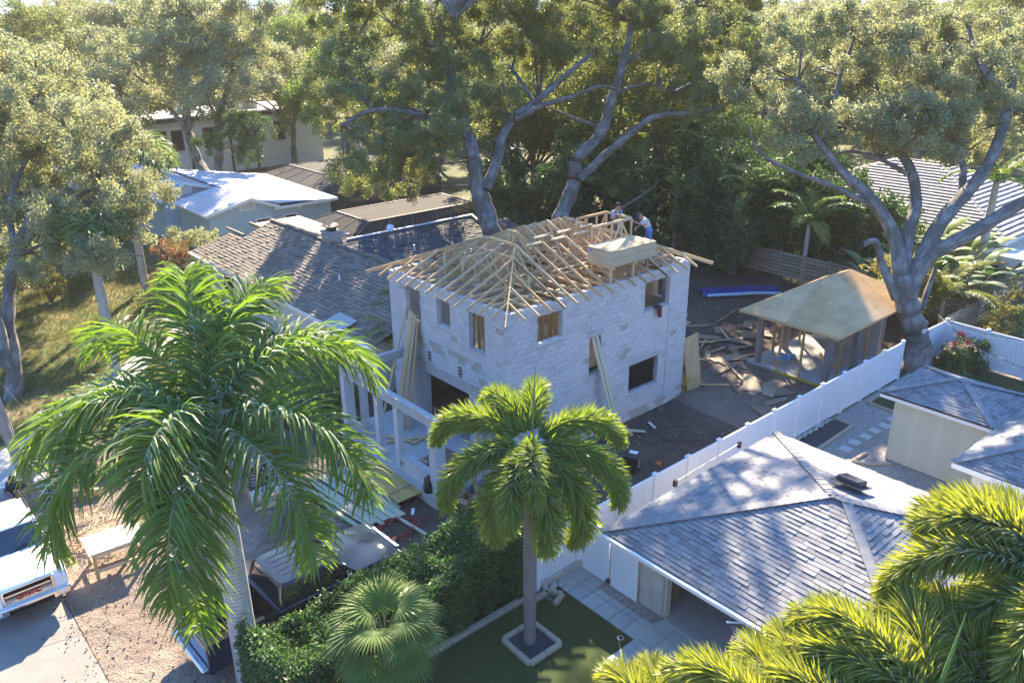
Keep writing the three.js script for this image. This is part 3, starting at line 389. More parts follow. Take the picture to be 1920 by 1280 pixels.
// ------------------------------------------------------------ garden shed
{
  const s = thing('garden_shed', 'small pale green lap sided shed with grey shingled hip roof', 'shed'), f = hipFaces(10.6, 14.0, 7.85, 11.55, 2.66, 3.2);
  shingleRoof(s, f.faces, greySh, { individual: 150, seed: 8, caps: f.caps, w: 0.28, e: 0.14 }); fascia(s, 10.58, 14.02, 7.83, 11.57, 2.56, 0.15, white); bx(s, 'drip_edge', blackPl, 0.05, 0.03, 3.75, 10.555, 2.635, 9.7); bx(s, 'soffit', white, 3.35, 0.02, 3.65, 12.3, 2.48, 9.7);
  bx(s, 'wall', cream, 2.7, 2.46, 3.0, 12.3, 1.25, 9.8); for (let k = 0; k < 14; k++) { const y = 0.12 + k * 0.175; bx(s, 'siding_board', cream, 0.025, 0.178, 3.04, 10.935, y, 9.8, 0, 0.07); bx(s, 'siding_board', cream, 2.72, 0.178, 0.025, 12.3, y, 8.285, 0, 0, 0.07); }
  bx(s, 'corner_board', cream, 0.06, 2.44, 0.06, 10.925, 1.24, 8.28);
  const r3 = thing('house_wing', 'grey shingled roof wing of the house behind the shed', 'house'), q = hipFaces(7.3, 18, 11.65, 18.6, 2.75, 4.2); shingleRoof(r3, q.faces, greySh, { individual: 60, seed: 18, caps: q.caps, w: 0.28, e: 0.14 }); fascia(r3, 7.28, 18.02, 11.63, 18.62, 2.65, 0.16, white); bx(r3, 'wall', stuccoW, 9.9, 2.55, 6.1, 12.65, 1.28, 15.15); bx(r3, 'soffit', white, 10.6, 0.02, 6.9, 12.65, 2.56, 15.12);
  const pv = part(r3, 'roof_vent', new THREE.SphereGeometry(0.22, 12, 6, 0, Math.PI * 2, 0, Math.PI / 2), std({ color: lin(.06, .045, .045), roughness: 0.5 })); pv.position.set(9.7, 3.22, 12.9);
  const st = thing('roof_gutter', 'white gutter along the eave between the shed and roof wing', 'gutter', [12.6, 2.62, 11.78]); part(st, 'trough', box(3.2, 0.09, 0.13), white); part(st, 'end_cap', box(0.02, 0.11, 0.15), white).position.x = -1.61;
}
// ------------------------------------------------------------ timber pavilion with plywood roof
{
  const p = thing('pavilion', 'unfinished open pavilion with plywood hip roof on grey posts', 'pavilion'), x0 = 14.4, x1 = 21.9, z0 = -0.65, z1 = 4.15, ye = 2.6, yr = 4.0;
  bx(p, 'slab', castConcrete, 5.1, 0.12, 4.0, 17.35, 0.06, 1.75); bx(p, 'slab_edge', std({ color: lin(.52, .42, .03), map: concreteMap, roughness: 0.8 }), 0.06, 0.1, 2.6, 14.76, 0.062, 2.5);
  const f = hipFaces(x0, x1, z0, z1, ye, yr); let k = 0;
  for (const F of f.faces) { // sheets: cut each face into strips running up the slope
    const o = F[0], ux = F[1].clone().sub(o).normalize(), nn = ux.clone().cross(F[F.length - 1].clone().sub(o)).normalize(); if (nn.y < 0) nn.negate(); const L = F[0].distanceTo(F[1]), vx = nn.clone().cross(ux); if (vx.y < 0) vx.negate(); const P = F.map(q => { const d = q.clone().sub(o); return [d.dot(ux), d.dot(vx)]; });
    const clip = (pl, a, s) => { const out = []; for (let i = 0; i < pl.length; i++) { const A = pl[i], B = pl[(i + 1) % pl.length], ia = s * (A[0] - a) >= 0, ib = s * (B[0] - a) >= 0; if (ia) out.push(A); if (ia !== ib) { const t = (a - A[0]) / (B[0] - A[0]); out.push([a, A[1] + (B[1] - A[1]) * t]); } } return out; };
    for (let t = 0; t < L; t += 1.22) { let pl = clip(clip(P, t + 0.004, 1), Math.min(L, t + 1.216), -1); if (pl.length < 3) continue; if (nn.dot(ux.clone().cross(vx)) < 0) pl = pl.reverse(); const s = new THREE.Shape(pl.map(q => new THREE.Vector2(...q))), g = new THREE.ExtrudeGeometry(s, { depth: 0.016, bevelEnabled: false }); const m = part(p, 'plywood_sheet', g, ply[k++ % 3]); m.quaternion.setFromRotationMatrix(new THREE.Matrix4().makeBasis(ux, vx, ux.clone().cross(vx))); m.position.copy(o).addScaledVector(nn, (k % 2) * 0.003); }
    bar(p, 'fascia_board', pine[0], F[0].clone().add(V(0, -0.06, 0)), F[1].clone().add(V(0, -0.06, 0)), 0.035, 0.11);
  }
  for (const [a, b] of f.caps) bar(p, 'hip_rafter', pine[1], a.clone().add(V(0, -0.1, 0)), b.clone().add(V(0, -0.1, 0)), 0.045, 0.14);
  for (const [x, z] of [[14.95, 0.2], [15.1, 3.45], [17.35, 0.15], [17.45, 3.5], [20.2, 0.2], [20.2, 3.3]]) bx(p, 'post', greyWood, 0.24, 2.4, 0.24, x, 1.28, z);
  for (const z of [0.2, 3.45]) bar(p, 'beam', greyWood, V(14.8, 2.4, z), V(21.2, 2.4, z), 0.12, 0.2); for (const x of [14.95, 19.7]) bar(p, 'beam', greyWood, V(x, 2.42, 0.1), V(x, 2.42, 3.55), 0.12, 0.18);
  for (const [x, z, dx, dz] of [[15.05, 1.25, -.12, 0], [14.9, 2.35, -.1, .05], [16.3, 3.42, -.1, 0], [18.5, 3.4, .2, 0], [16.1, .2, .1, 0], [18.4, .2, .1, 0]]) bar(p, 'brace', studWood[0], V(x + dx, 0.14, z + dz), V(x, 2.35, z), 0.09, 0.09, V(1, 0, 0));
  for (const [a, b] of [[[15.1, 0.16, .5], [16.4, .16, 1.6]], [[17.2, .16, 2.2], [18.6, .16, 1.2]], [[16.6, .16, 2.9], [18.9, .16, 2.8]]]) bar(p, 'loose_board', studWood[2], V(...a), V(...b), 0.09, 0.04);
  const rear = part(p, 'rear_wall', box(0.15, 2.2, 3.3), castConcrete); rear.position.set(19.75, 1.2, 1.85);
}
// ------------------------------------------------------------ brown shingled house with chimney
{
  const h = thing('bungalow', 'low bungalow with brown shingled gable roof and brick chimney', 'house');
  const X0 = -0.3, XR = 3.75, X1 = 7.8, Z0 = -25.6, Z1 = -8.2, YE = 2.45, YR = 4.15;
  const faces = [[V(X0, YE, Z0), V(X0, YE, Z1), V(XR, YR, Z1), V(XR, YR, Z0 + 0.2)], [V(X1, YE, Z1), V(X1, YE, Z0), V(XR, YR, Z0 + 0.2), V(XR, YR, Z1)], [V(X0, YE - .02, Z0 - 2.6), V(X0, YE, Z0 + .05), V(2.0, 3.4, Z0 + .05), V(2.0, 3.4, Z0 - 1.6)]];
  shingleRoof(h, faces, brownSh, { individual: 0, seed: 3, w: 0.34, e: 0.2, th: 0.022, caps: [[V(XR, YR, Z0), V(XR, YR, Z1)]] });
  const wing = [[V(4.0, 2.5, -14.3), V(13.0, 2.5, -14.3), V(13.0, 4.1, -18.6), V(4.0, 4.1, -18.6)], [V(13.0, 2.5, -22.9), V(4.0, 2.5, -22.9), V(4.0, 4.1, -18.6), V(13.0, 4.1, -18.6)], [V(13.1, 2.5, -14.6), V(15.4, 2.5, -14.6), V(15.4, 3.7, -18), V(13.1, 3.7, -18)]];
  const wg = new THREE.Group(); wg.name = 'wing_roof'; h.add(wg); shingleRoof(wg, wing, shingleMats([[.10, .10, .11], [.13, .13, .135], [.085, .085, .095]]), { seed: 4, w: 0.34, e: 0.2, th: 0.022 });
  bar(h, 'ridge_flashing', white, V(4.7, 4.16, -18.55), V(13.05, 4.16, -18.55), 0.1, 0.06); bar(h, 'rake_board', white, V(13.05, 4.17, -18.55), V(13.05, 2.56, -14.25), 0.1, 0.08);
  bx(h, 'wall', stuccoW, 7.2, 2.4, 16.6, XR, 1.2, -17); bx(h, 'wall', stuccoW, 8.6, 2.4, 7.4, 8.7, 1.2, -18.6); bx(h, 'wall', stuccoW, 2.4, 2.4, 2.8, 1.4, 1.2, -26.9);
  bx(h, 'fascia', white, 0.04, 0.2, Z1 - Z0 + 2.6, X0 - 0.03, YE - 0.1, (Z1 + Z0 - 2.6) / 2); bx(h, 'gutter', white, 0.11, 0.1, 3.0, X0 - 0.1, YE - 0.05, -26.6);
  for (const [z, w] of [[-24, 1.2], [-20.5, 1.6]]) { bx(h, 'window', glassDark, 0.03, 1.1, w, 0.13, 1.45, z); bx(h, 'window_frame', white, 0.05, 0.07, w + 0.14, 0.12, 2.03, z); bx(h, 'window_frame', white, 0.05, 0.07, w + 0.14, 0.12, 0.87, z); }
  bx(h, 'ridge_vent', blackPl, 0.12, 0.1, 2.4, 2.1, 3.47, -27); 
  const ch = new THREE.Group(); ch.name = 'chimney'; ch.position.set(4.0, 3.4, -18.9); h.add(ch); const bm = [[.40, .36, .31], [.46, .42, .37], [.35, .31, .27]].map(c => std({ color: lin(...c), map: concreteMap, roughness: 0.9 })), r = rng(77);
  bx(ch, 'chimney_core', mortar, 0.78, 1.3, 0.78, 0, 0.55, 0); for (let c = 0; c < 12; c++) for (let k = 0; k < 3; k++) { bx(ch, 'brick', bm[Math.floor(r() * 3)], 0.04, 0.085, 0.255, -0.395, c * 0.098 + 0.03, -0.265 + k * 0.265 + (c % 2 ? 0.04 : -0.03)); bx(ch, 'brick', bm[Math.floor(r() * 3)], 0.255, 0.085, 0.04, -0.265 + k * 0.265 + (c % 2 ? -0.03 : 0.04), c * 0.098 + 0.03, 0.395); }
  bx(ch, 'chimney_crown', castConcrete, 0.9, 0.08, 0.9, 0, 1.24, 0); bx(ch, 'flue', blackPl, 0.4, 0.26, 0.4, 0, 1.4, 0); bx(ch, 'chimney_cap', std({ color: lin(.42, .24, .14), roughness: 0.5, metalness: 0.4 }), 0.85, 0.04, 0.85, 0, 1.55, 0); bx(ch, 'flashing', blackPl, 0.95, 0.25, 0.95, 0, 0.0, 0);
  const pipe = (x, y, z) => { const p = part(h, 'vent_pipe', new THREE.CylinderGeometry(0.05, 0.05, 0.4, 8), white); p.position.set(x, y, z); }; pipe(1.9, 3.45, -14.6); pipe(7.6, 3.5, -16.6); const sd = part(h, 'satellite_dish', new THREE.SphereGeometry(0.28, 12, 6, 0, Math.PI * 2, 0, 0.9), white); sd.position.set(7.3, 4.3, -18.4); sd.rotation.set(1.0, 0, 0.4);
  const dor = new THREE.Group(); dor.name = 'awning'; dor.position.set(-0.1, 2.72, -11.2); h.add(dor); bx(dor, 'awning_panel', std({ color: lin(.34, .37, .34), roughness: .7 }), 0.9, 0.05, 1.5, 0, 0, 0, 0, 0.28);
  // metal-edged flat porch roof behind the chimney
  const flat = part(h, 'flat_roof', box(3.4, 0.12, 6.4), std({ color: lin(.30, .31, .325), map: concreteMap, roughness: 0.8 })); flat.position.set(5.9, 3.0, -26.6); bar(h, 'roof_edge', blackPl, V(4.2, 3.14, -29.8), V(4.2, 3.14, -23.4), 0.12, 0.1);
  const gh = thing('gate_pier_wall', 'white painted boundary wall with small capped pier beside the porch', 'wall', [0.6, 0, -10.4]); bx(gh, 'wall', white, 0.2, 1.65, 2.6, 0.1, 0.83, -0.9); bx(gh, 'wall', white, 0.7, 1.75, 0.55, 0.15, 0.88, 0.7); part(gh, 'pier_cap', new THREE.CylinderGeometry(0.05, 0.62, 0.25, 4, 1), brownSh.mats[2]).position.set(0.15, 1.95, 0.7); gh.children[2].rotation.y = Math.PI / 4; bx(gh, 'cap_trim', white, 0.85, 0.12, 0.7, 0.15, 1.78, 0.7); bx(gh, 'wall_lamp', blackPl, 0.1, 0.26, 0.1, -0.25, 1.35, 0.85);
}
// ------------------------------------------------------------ screen enclosures
const screenMat = std({ color: lin(.055, .058, .062), roughness: 0.95, transparent: true, opacity: 0.72 }), screenTop = std({ color: lin(.085, .083, .08), roughness: 0.95, transparent: true, opacity: 0.66 }), bronze = std({ color: lin(.16, .15, .14), roughness: 0.6 });  // roof screen is a paler copy: its sunlit look sits in the colour
function screenCage(label, x0, x1, z0, z1, ye, yt, inset) {
  const c = thing('screen_enclosure', label, 'pool enclosure'), A = [V(x0, ye, z0), V(x1, ye, z0), V(x1, ye, z1), V(x0, ye, z1)], T = [V(x0 + inset, yt, z0 + inset), V(x1 - inset * 0.4, yt, z0 + inset), V(x1 - inset * 0.4, yt, z1 - inset * 0.5), V(x0 + inset, yt, z1 - inset * 0.5)];
  part(c, 'roof_screen', faceGeo([T[3], T[2], T[1], T[0]]), screenTop);
  for (let i = 0; i < 4; i++) { const j = (i + 1) % 4; part(c, 'slope_screen', faceGeo([A[j], A[i], T[i], T[j]]), screenMat); part(c, 'wall_screen', faceGeo([V(A[j].x, 0, A[j].z), V(A[i].x, 0, A[i].z), A[i], A[j]]), screenMat); bar(c, 'frame_beam', bronze, A[i], A[j], 0.06, 0.08); bar(c, 'frame_beam', bronze, T[i], T[j], 0.06, 0.08); bar(c, 'frame_beam', bronze, A[i], T[i], 0.05, 0.06); const n = Math.round(A[i].distanceTo(A[j]) / 2.2); for (let k = 0; k < n; k++) { const p = A[i].clone().lerp(A[j], k / n), t = T[i].clone().lerp(T[j], k / n); bar(c, 'frame_post', bronze, V(p.x, 0, p.z), p, 0.05, 0.05); if (k) bar(c, 'frame_rafter', bronze, p, t, 0.045, 0.06); } }
  return c;
}
screenCage('dark pool screen enclosure between the shingled wing and the big oaks', 7.4, 18.9, -30.6, -23.4, 2.3, 3.25, 2.2);
screenCage('dark pool screen enclosure behind the blue house', 13.2, 25, -49.5, -38, 2.3, 3.3, 2.4);
// ------------------------------------------------------------ blue sided house with metal roof
{
  const h = thing('blue_house', 'pale blue sided house with white roof and two gables', 'house'), blue = std({ color: lin(.42, .58, .66), roughness: 0.65 }), roofW = std({ color: lin(.66, .66, .68), map: concreteMap, roughness: 0.6 }), trim = white;
  const gable = (x0, x1, z0, z1, ye, yr, xr = (x0 + x1) / 2) => { // gable facing +z
    const t = 0.12, o = 0.35; const sh = new THREE.Shape([[x0, 0], [x1, 0], [x1, ye], [xr, yr - 0.1], [x0, ye]].map(q => new THREE.Vector2(...q))); const w = part(h, 'wall', new THREE.ExtrudeGeometry(sh, { depth: z1 - z0, bevelEnabled: false }), blue); w.position.z = z0;
    for (const [xa, s] of [[x0, -1], [x1, 1]]) { const A = V(xa + s * o, ye - o * (yr - ye) / Math.abs(xr - xa) + 0.06, z1 + o), B = V(xa + s * o, A.y, z0), C = V(xr, yr, z0), D = V(xr, yr, z1 + o); part(h, 'roof', (s < 0 ? faceGeo([B, A, D, C]) : faceGeo([A, B, C, D])), roofW); const L = A.distanceTo(D), n = Math.round(z1 - z0) * 2; bar(h, 'rake_board', trim, A.clone().add(V(0, -0.08, 0)), D.clone().add(V(0, -0.08, 0)), 0.06, 0.2); bar(h, 'eave_board', trim, A.clone().add(V(0, -0.06, 0)), B.clone().add(V(0, -0.06, 0)), 0.05, 0.14); for (let k = 0; k <= n; k++) { const q = k / n; bar(h, 'roof_seam', roofW, A.clone().lerp(B, q).add(V(0, 0.02, 0)), D.clone().lerp(C, q).add(V(0, 0.02, 0)), 0.03, 0.035); } }
    for (let y = 0.2; y < yr - 0.3; y += 0.24) { const f = y < ye ? 0 : (y - ye) / (yr - ye), a = x0 + (xr - x0) * f + 0.05, b = x1 + (xr - x1) * f - 0.05; if (b - a > 0.3) bx(h, 'siding_board', blue, b - a, 0.25, 0.03, (a + b) / 2, y + 0.1, z1 + 0.015, 0, 0, 0.09); }
  };
  gable(3.4, 8.0, -40, -34.5, 3.0, 3.68, 6.3); gable(2.7, 7.4, -52, -41, 3.2, 4.15, 4.3);
  bx(h, 'wall', blue, 4.8, 2.7, 12, 10.1, 1.35, -40.6); for (let y = 0.15; y < 2.6; y += 0.24) { bx(h, 'siding_board', blue, 4.75, 0.25, 0.03, 10.1, y + 0.1, -34.58, 0, 0, 0.09); }
  const lowR = part(h, 'roof', faceGeo([V(12.8, 2.85, -34.1), V(13.2, 2.85, -47), V(6.2, 3.75, -50), V(6.4, 3.7, -34.5), V(8.2, 3.1, -34.1)]), std({ color: lin(.60, .61, .64), map: concreteMap, roughness: 0.6 })); lowR.userData.label = 'low sloping white flat roof';
  bx(h, 'fascia', trim, 4.9, 0.2, 0.06, 10.35, 2.78, -34.07); bar(h, 'fascia', trim, V(12.85, 2.76, -34.1), V(13.25, 2.76, -47), 0.05, 0.18);
  for (const [x, y, w, hh] of [[6.1, 3.2, 0.9, 0.42], [7.2, 1.3, 1.0, 1.6], [9.2, 1.5, 0.8, 1.2]]) { bx(h, 'window_frame', trim, w + 0.24, hh + 0.24, 0.07, x, y, -34.44); bx(h, hh < 0.5 ? 'gable_vent' : 'window', hh < 0.5 ? roofW : glassDark, w, hh, 0.09, x, y, -34.43); }
  bx(h, 'gable_vent', trim, 0.7, 0.5, 0.08, 4.5, 3.55, -40.95); bx(h, 'door', stuccoW, 0.95, 2.1, 0.1, 8.3, 1.05, -34.43); bx(h, 'porch_light', white, 0.3, 0.16, 0.16, 9.9, 2.5, -34.45);
}
// ------------------------------------------------------------ long white building behind the blue house
{
  const b = thing('white_building', 'long white rendered building with flat roof and dark downpipes', 'building', [0, 0, -66]), dark = std({ color: lin(.05, .045, .045), roughness: 0.7 });
  bx(b, 'wall', stuccoW, 26, 5.6, 8, 16, 2.8, -4); bx(b, 'roof', std({ color: lin(.55, .55, .55), map: concreteMap, roughness: 0.8 }), 27, 0.2, 9, 16, 5.9, -4); bx(b, 'roof_edge', dark, 27.1, 0.3, 0.1, 16, 5.72, 0.55); bx(b, 'soffit', dark, 26.8, 0.06, 0.5, 16, 5.55, 0.28);
  for (const x of [5.2, 9, 14.2, 18.4, 21.2]) bx(b, 'downpipe', dark, 0.2, 5.5, 0.12, x, 2.75, 0.07);
  for (const x of [7.0, 11.4, 13, 16.2, 19.8, 24]) { bx(b, 'window_frame', dark, 1.15, 2.0, 0.08, x, 3.7, 0.04); bx(b, 'window', glassDark, 0.98, 1.82, 0.1, x, 3.7, 0.05); bx(b, 'window_bar', dark, 1.0, 0.06, 0.12, x, 3.7, 0.055); }
  for (const x of [8, 15, 22]) bx(b, 'roof_unit', stuccoW, 1.6, 0.9, 1.6, x, 6.4, -3);
}
// ------------------------------------------------------------ tiled hip roof house on the right
{
  const h = thing('tile_roof_house', 'pale house with ribbed concrete tile hip roof behind the oak', 'house'), tcol = [[.40, .36, .33], [.44, .40, .36], [.36, .33, .30]], tm = shingleMats(tcol);
  const f = hipFaces(34.5, 49, -14, 3.2, 2.9, 5.6), grp = new THREE.Group(); grp.name = 'tile_roof'; h.add(grp); shingleRoof(grp, f.faces, tm, { w: 0.42, e: 0.36, th: 0.085, even: true, seed: 6, caps: f.caps }); bx(h, 'wall', stuccoW, 13.4, 2.8, 16.2, 41.7, 1.4, -5.4); fascia(h, 34.45, 49.05, -14.05, 3.25, 2.75, 0.22, white);
  const gr = hipFaces(44, 56, 0, 12, 2.9, 5.2), grp2 = new THREE.Group(); grp2.name = 'tile_roof'; h.add(grp2); shingleRoof(grp2, gr.faces, tm, { w: 0.42, e: 0.36, th: 0.085, even: true, seed: 16, caps: gr.caps }); bx(h, 'wall', stuccoW, 11, 2.8, 11, 50, 1.4, 6); bx(h, 'window', glassDark, 0.05, 1.2, 1.6, 34.98, 1.5, -3);
  bx(h, 'wall', stuccoW, 2.2, 2.4, 3, 34.2, 1.2, 3.4); bx(h, 'canopy', ply[1], 1.2, 0.1, 1.4, 33.2, 2.1, 3.2);
}
// slatted timber fence on the right
{
  const f = thing('slat_fence', 'weathered horizontal slat fence beyond the white vinyl fence', 'fence'), sl = [[.34, .30, .25], [.30, .265, .22], [.38, .34, .285]].map(c => std({ color: lin(...c), map: woodMap, roughness: 0.9 }));
  for (let i = 0; i < 6; i++) { const x = 23.2 + i * 2; bx(f, 'post', greyWood, 0.1, 1.5, 0.1, x, 0.75, 4.75 + i * 0.05); if (i < 5) for (let k = 0; k < 7; k++) bx(f, 'slat', sl[(i + k) % 3], 2.0, 0.15, 0.03, x + 1, 0.25 + k * 0.19, 4.83 + i * 0.05); }
  const bf = thing('board_fence', 'dark timber boundary fence behind the pavilion', 'fence'); for (let i = 0; i < 12; i++) { const z = -14.5 + i * 1.6; bx(bf, 'post', greyWood, 0.1, 1.8, 0.1, 27.3, 0.9, z); for (let k = 0; k < 7; k++) bx(bf, 'slat', sl[(i + k) % 3], 0.03, 0.17, 1.6, 27.25, 0.3 + k * 0.22, z + 0.8); }
}
// measured limbs [points, radii] and foliage masses [x, y, z, r] of the large oaks, in metres
const OAKA = [[[[11.89,0.83,-14.49],[12.01,2.81,-15.28],[12.17,4.78,-16.04],[12.32,6.19,-16.51],[12.36,7.59,-17.07],[12.34,8.85,-17.61]],[0.8,0.6,0.38]],[[[12.34,6.07,-16.29],[13.23,7.55,-16.63],[14.21,8.9,-16.83],[15.16,9.7,-16.77],[16.5,10.65,-16.45],[18.58,12.16,-15.79],[19.79,12.99,-15.52]],[0.36,0.26,0.14]],[[[14.68,9.65,-16.45],[16.31,10.27,-15.8],[18.06,10.84,-15.02],[19.57,11.3,-14.4],[20.31,11.05,-14.04]],[0.2,0.08]],[[[12.32,8.77,-17.59],[10.34,10.07,-18.78],[7.75,10.4,-20.01],[5.82,9.78,-20.15]],[0.26,0.09]],[[[12.35,8.71,-17.53],[12.46,10.89,-19.12],[12.96,13.38,-20.53],[13.71,15.91,-21.74],[14.33,18.19,-22.95]],[0.34,0.16]],[[[16.21,10.51,-16.58],[16.6,12.13,-18.87],[16.41,13.55,-21.56]],[0.15,0.05]],[[[13.11,13.37,-20.74],[12.44,14.21,-23.54],[12.06,15.39,-26.26]],[0.13,0.04]]];
const OAKB = [[[[15.5,-0.24,-12.94],[16.45,2.85,-14.15],[17.03,4.23,-14.78],[18.1,5.92,-15.14],[18.85,7.04,-15.48],[20.29,8.47,-15.39],[21.86,10.8,-15.66],[23.17,12.56,-15.86],[24.2,14.65,-16.47],[25.36,17.67,-17.46]],[0.72,0.5,0.4,0.28,0.12]],[[[17.92,6.2,-14.4],[18.93,7.56,-13.63],[20.02,8.6,-12.63],[21.09,9.63,-11.64],[22.16,9.89,-10.24],[23.22,10.25,-8.9],[24.18,11.1,-7.91]],[0.3,0.2,0.08]],[[[21.65,10.52,-15.45],[22.49,11.04,-14.54],[23.2,11.14,-13.51],[23.52,10.73,-12.54]],[0.15,0.05]],[[[18.48,4.84,-11.64],[19.39,5.58,-10.89],[20.34,6.51,-10.21]],[0.1,0.04]],[[[23.41,12.23,-16.27],[25.82,13.72,-15.45],[28.09,15.53,-14.93],[29.71,17.68,-15.14]],[0.17,0.06]],[[[20.54,8.77,-15.2],[19.49,9.46,-17.32],[18.9,10.16,-19.05]],[0.14,0.05]]];
const OAKR = [[[[19.77,-0.59,5.39],[19.85,1.2,4.85],[19.87,2.62,4.45],[19.85,4.14,3.96]],[0.82,0.6,0.58,0.5]],[[[19.66,3.59,4.09],[20.02,5.11,3.42],[20.27,6.19,2.88],[19.81,7.4,1.67],[19.36,8.62,0.45],[19.09,9.55,-0.45],[19.14,10.96,-1.34],[19.37,12.2,-1.97]],[0.4,0.32,0.2,0.1]],[[[20.29,6.72,2.41],[18.37,7.91,0.84],[16.78,8.51,-0.12],[15.42,9.47,-1.09],[14.86,10.61,-1.47]],[0.15,0.05]],[[[19.13,9.17,-0.16],[20.45,10.68,-0.67],[21.78,12.34,-1.25],[23.32,13.95,-1.63]],[0.19,0.07]],[[[20.01,4.0,4.03],[21.0,5.66,3.35],[22.12,6.91,3.01],[22.69,8.15,2.19],[23.0,9.05,1.33],[23.24,9.92,0.42]],[0.36,0.28,0.16]],[[[22.07,8.18,2.47],[21.46,8.83,1.36],[20.67,9.08,0.31],[20.13,8.88,-0.28]],[0.14,0.06]],[[[20.18,4.03,4.3],[21.95,6.16,4.27],[23.32,7.32,4.42],[24.96,8.72,4.67],[26.39,10.26,4.66],[27.18,11.61,4.2],[26.99,12.28,3.25],[27.19,13.32,2.45],[27.58,14.61,1.69]],[0.42,0.32,0.22,0.1]],[[[26.71,10.58,4.48],[27.73,11.81,4.23],[28.32,12.84,3.72],[29.6,13.52,4.0]],[0.18,0.08]],[[[23.76,7.37,4.35],[24.63,8.64,3.71],[24.78,9.31,2.78],[24.94,10.14,1.77]],[0.2,0.09]],[[[19.76,3.15,4.41],[20.63,4.71,4.64],[21.69,5.57,5.42],[22.77,6.55,6.14],[24.02,7.54,7.01],[25.39,8.38,8.05]],[0.42,0.36,0.26]],[[[19.42,3.15,4.11],[19.14,4.52,3.34],[19.07,5.66,2.87],[18.47,5.53,2.61]],[0.28,0.18,0.14]],[[[20.31,2.63,4.87],[21.12,3.68,4.73],[21.7,4.29,4.62]],[0.17,0.1]]];
const OAKL = [[[[-12.27,-1.07,-18.62],[-11.72,0.95,-19.57],[-11.01,2.99,-20.39],[-10.06,5.5,-21.26],[-9.02,7.17,-21.59]],[0.45,0.3,0.2]],[[[-11.66,1.26,-19.33],[-11.51,3.25,-19.9],[-11.3,5.85,-20.73]],[0.3,0.15]],[[[-10.11,5.57,-20.97],[-8.24,7.09,-21.35],[-6.29,8.01,-21.34],[-4.88,8.07,-21.35]],[0.18,0.06]],[[[-10.11,5.57,-20.97],[-9.49,7.48,-23.1],[-7.92,9.51,-24.48],[-6.32,10.75,-25.41]],[0.18,0.06]]];
const OAKW = [[[[10.74,1.93,-52.96],[10.52,3.43,-54.23],[10.41,5.38,-55.63],[11.0,8.21,-56.9],[12.37,11.71,-57.85],[13.82,14.79,-58.51]],[0.7,0.5,0.35,0.15]],[[[10.32,5.65,-55.29],[9.29,8.72,-57.79],[7.75,10.92,-60.27]],[0.25,0.08]],[[[10.96,8.7,-56.34],[14.67,11.23,-55.9],[18.0,13.84,-55.83]],[0.25,0.08]]];
const OAKX = [[[[10.74,2.5,-50.42],[11.44,4.54,-51.61],[12.07,6.62,-52.87],[13.22,8.28,-53.46],[14.96,11.28,-54.26]],[0.5,0.35,0.2]],[[[11.79,6.95,-51.86],[11.77,8.39,-53.35],[12.08,10.06,-54.68]],[0.2,0.08]]];
const cA = [[10.19,16.35,-23.31,1.82],[12.22,15.74,-22.92,1.54],[7.03,12.9,-22.44,1.32],[18.86,14.86,-23.82,1.96],[15.54,14.17,-24.63,1.95],[10.6,5.45,-26.01,1.43],[11.02,9.8,-23.74,1.7],[18.41,16.57,-20.85,2.05],[14.65,9.02,-22.22,2.07],[12.12,15.44,-20.47,1.82],[14.92,16.61,-25.02,1.9],[13.86,12.46,-23.09,1.97],[13.11,12.38,-20.12,2.04],[9.87,13.93,-24.89,1.78],[9.7,9.56,-28.31,1.86],[9.82,11.16,-22.38,1.48],[12.31,13.45,-21.63,1.8],[17.53,14.14,-25.12,2.02],[10.24,8.48,-21.63,1.62],[10.94,14.86,-29.13,1.53],[14.64,10.04,-18.8,1.31],[8.55,12.15,-22.56,1.73],[12.85,15.32,-26.32,1.79],[12.26,17.53,-24.25,2.06],[16.79,13.08,-20.96,1.42],[13.49,15.74,-18.88,2.08],[10.51,11.32,-29.57,2.04],[9.59,11.04,-25.85,1.55],[13.92,11.67,-16.64,1.51],[9.68,16.99,-24.57,2.04],[18.19,17.23,-25.01,1.92],[12.22,10.82,-18.31,1.49],[10.91,17.58,-24.71,2.06],[16.68,17.33,-18.07,1.93],[18.61,15.12,-21.13,1.74],[14.76,10.8,-25.33,1.51],[9.99,17.32,-27.91,1.43],[16.44,16.35,-17.01,1.33],[10.24,7.22,-20.02,1.4],[14.61,16.69,-18.35,2.09],[8.95,7.53,-20.98,2.01],[13.02,8.53,-22.7,1.89],[10.74,15.95,-28.03,2.06],[19.35,12.85,-21.54,1.88],[14.46,13.28,-22.35,1.86],[11.51,5.66,-22.73,1.74],[9.92,11.48,-20.31,1.18],[9.78,9.85,-16.36,1.36],[7.04,11.53,-21.08,1.27],[11.06,10.97,-17.68,1.12],[7.46,8.76,-18.2,1.04],[8.63,10.01,-19.92,1.45],[6.03,7.5,-20.53,1.06],[7.92,9.22,-20.81,1.41],[6.65,7.86,-19.52,1.0],[8.04,7.58,-19.37,1.31],[9.89,10.98,-18.79,1.01],[10.57,8.65,-17.36,1.02],[9.14,8.55,-17.63,1.07],[8.96,9.54,-17.89,1.45]];
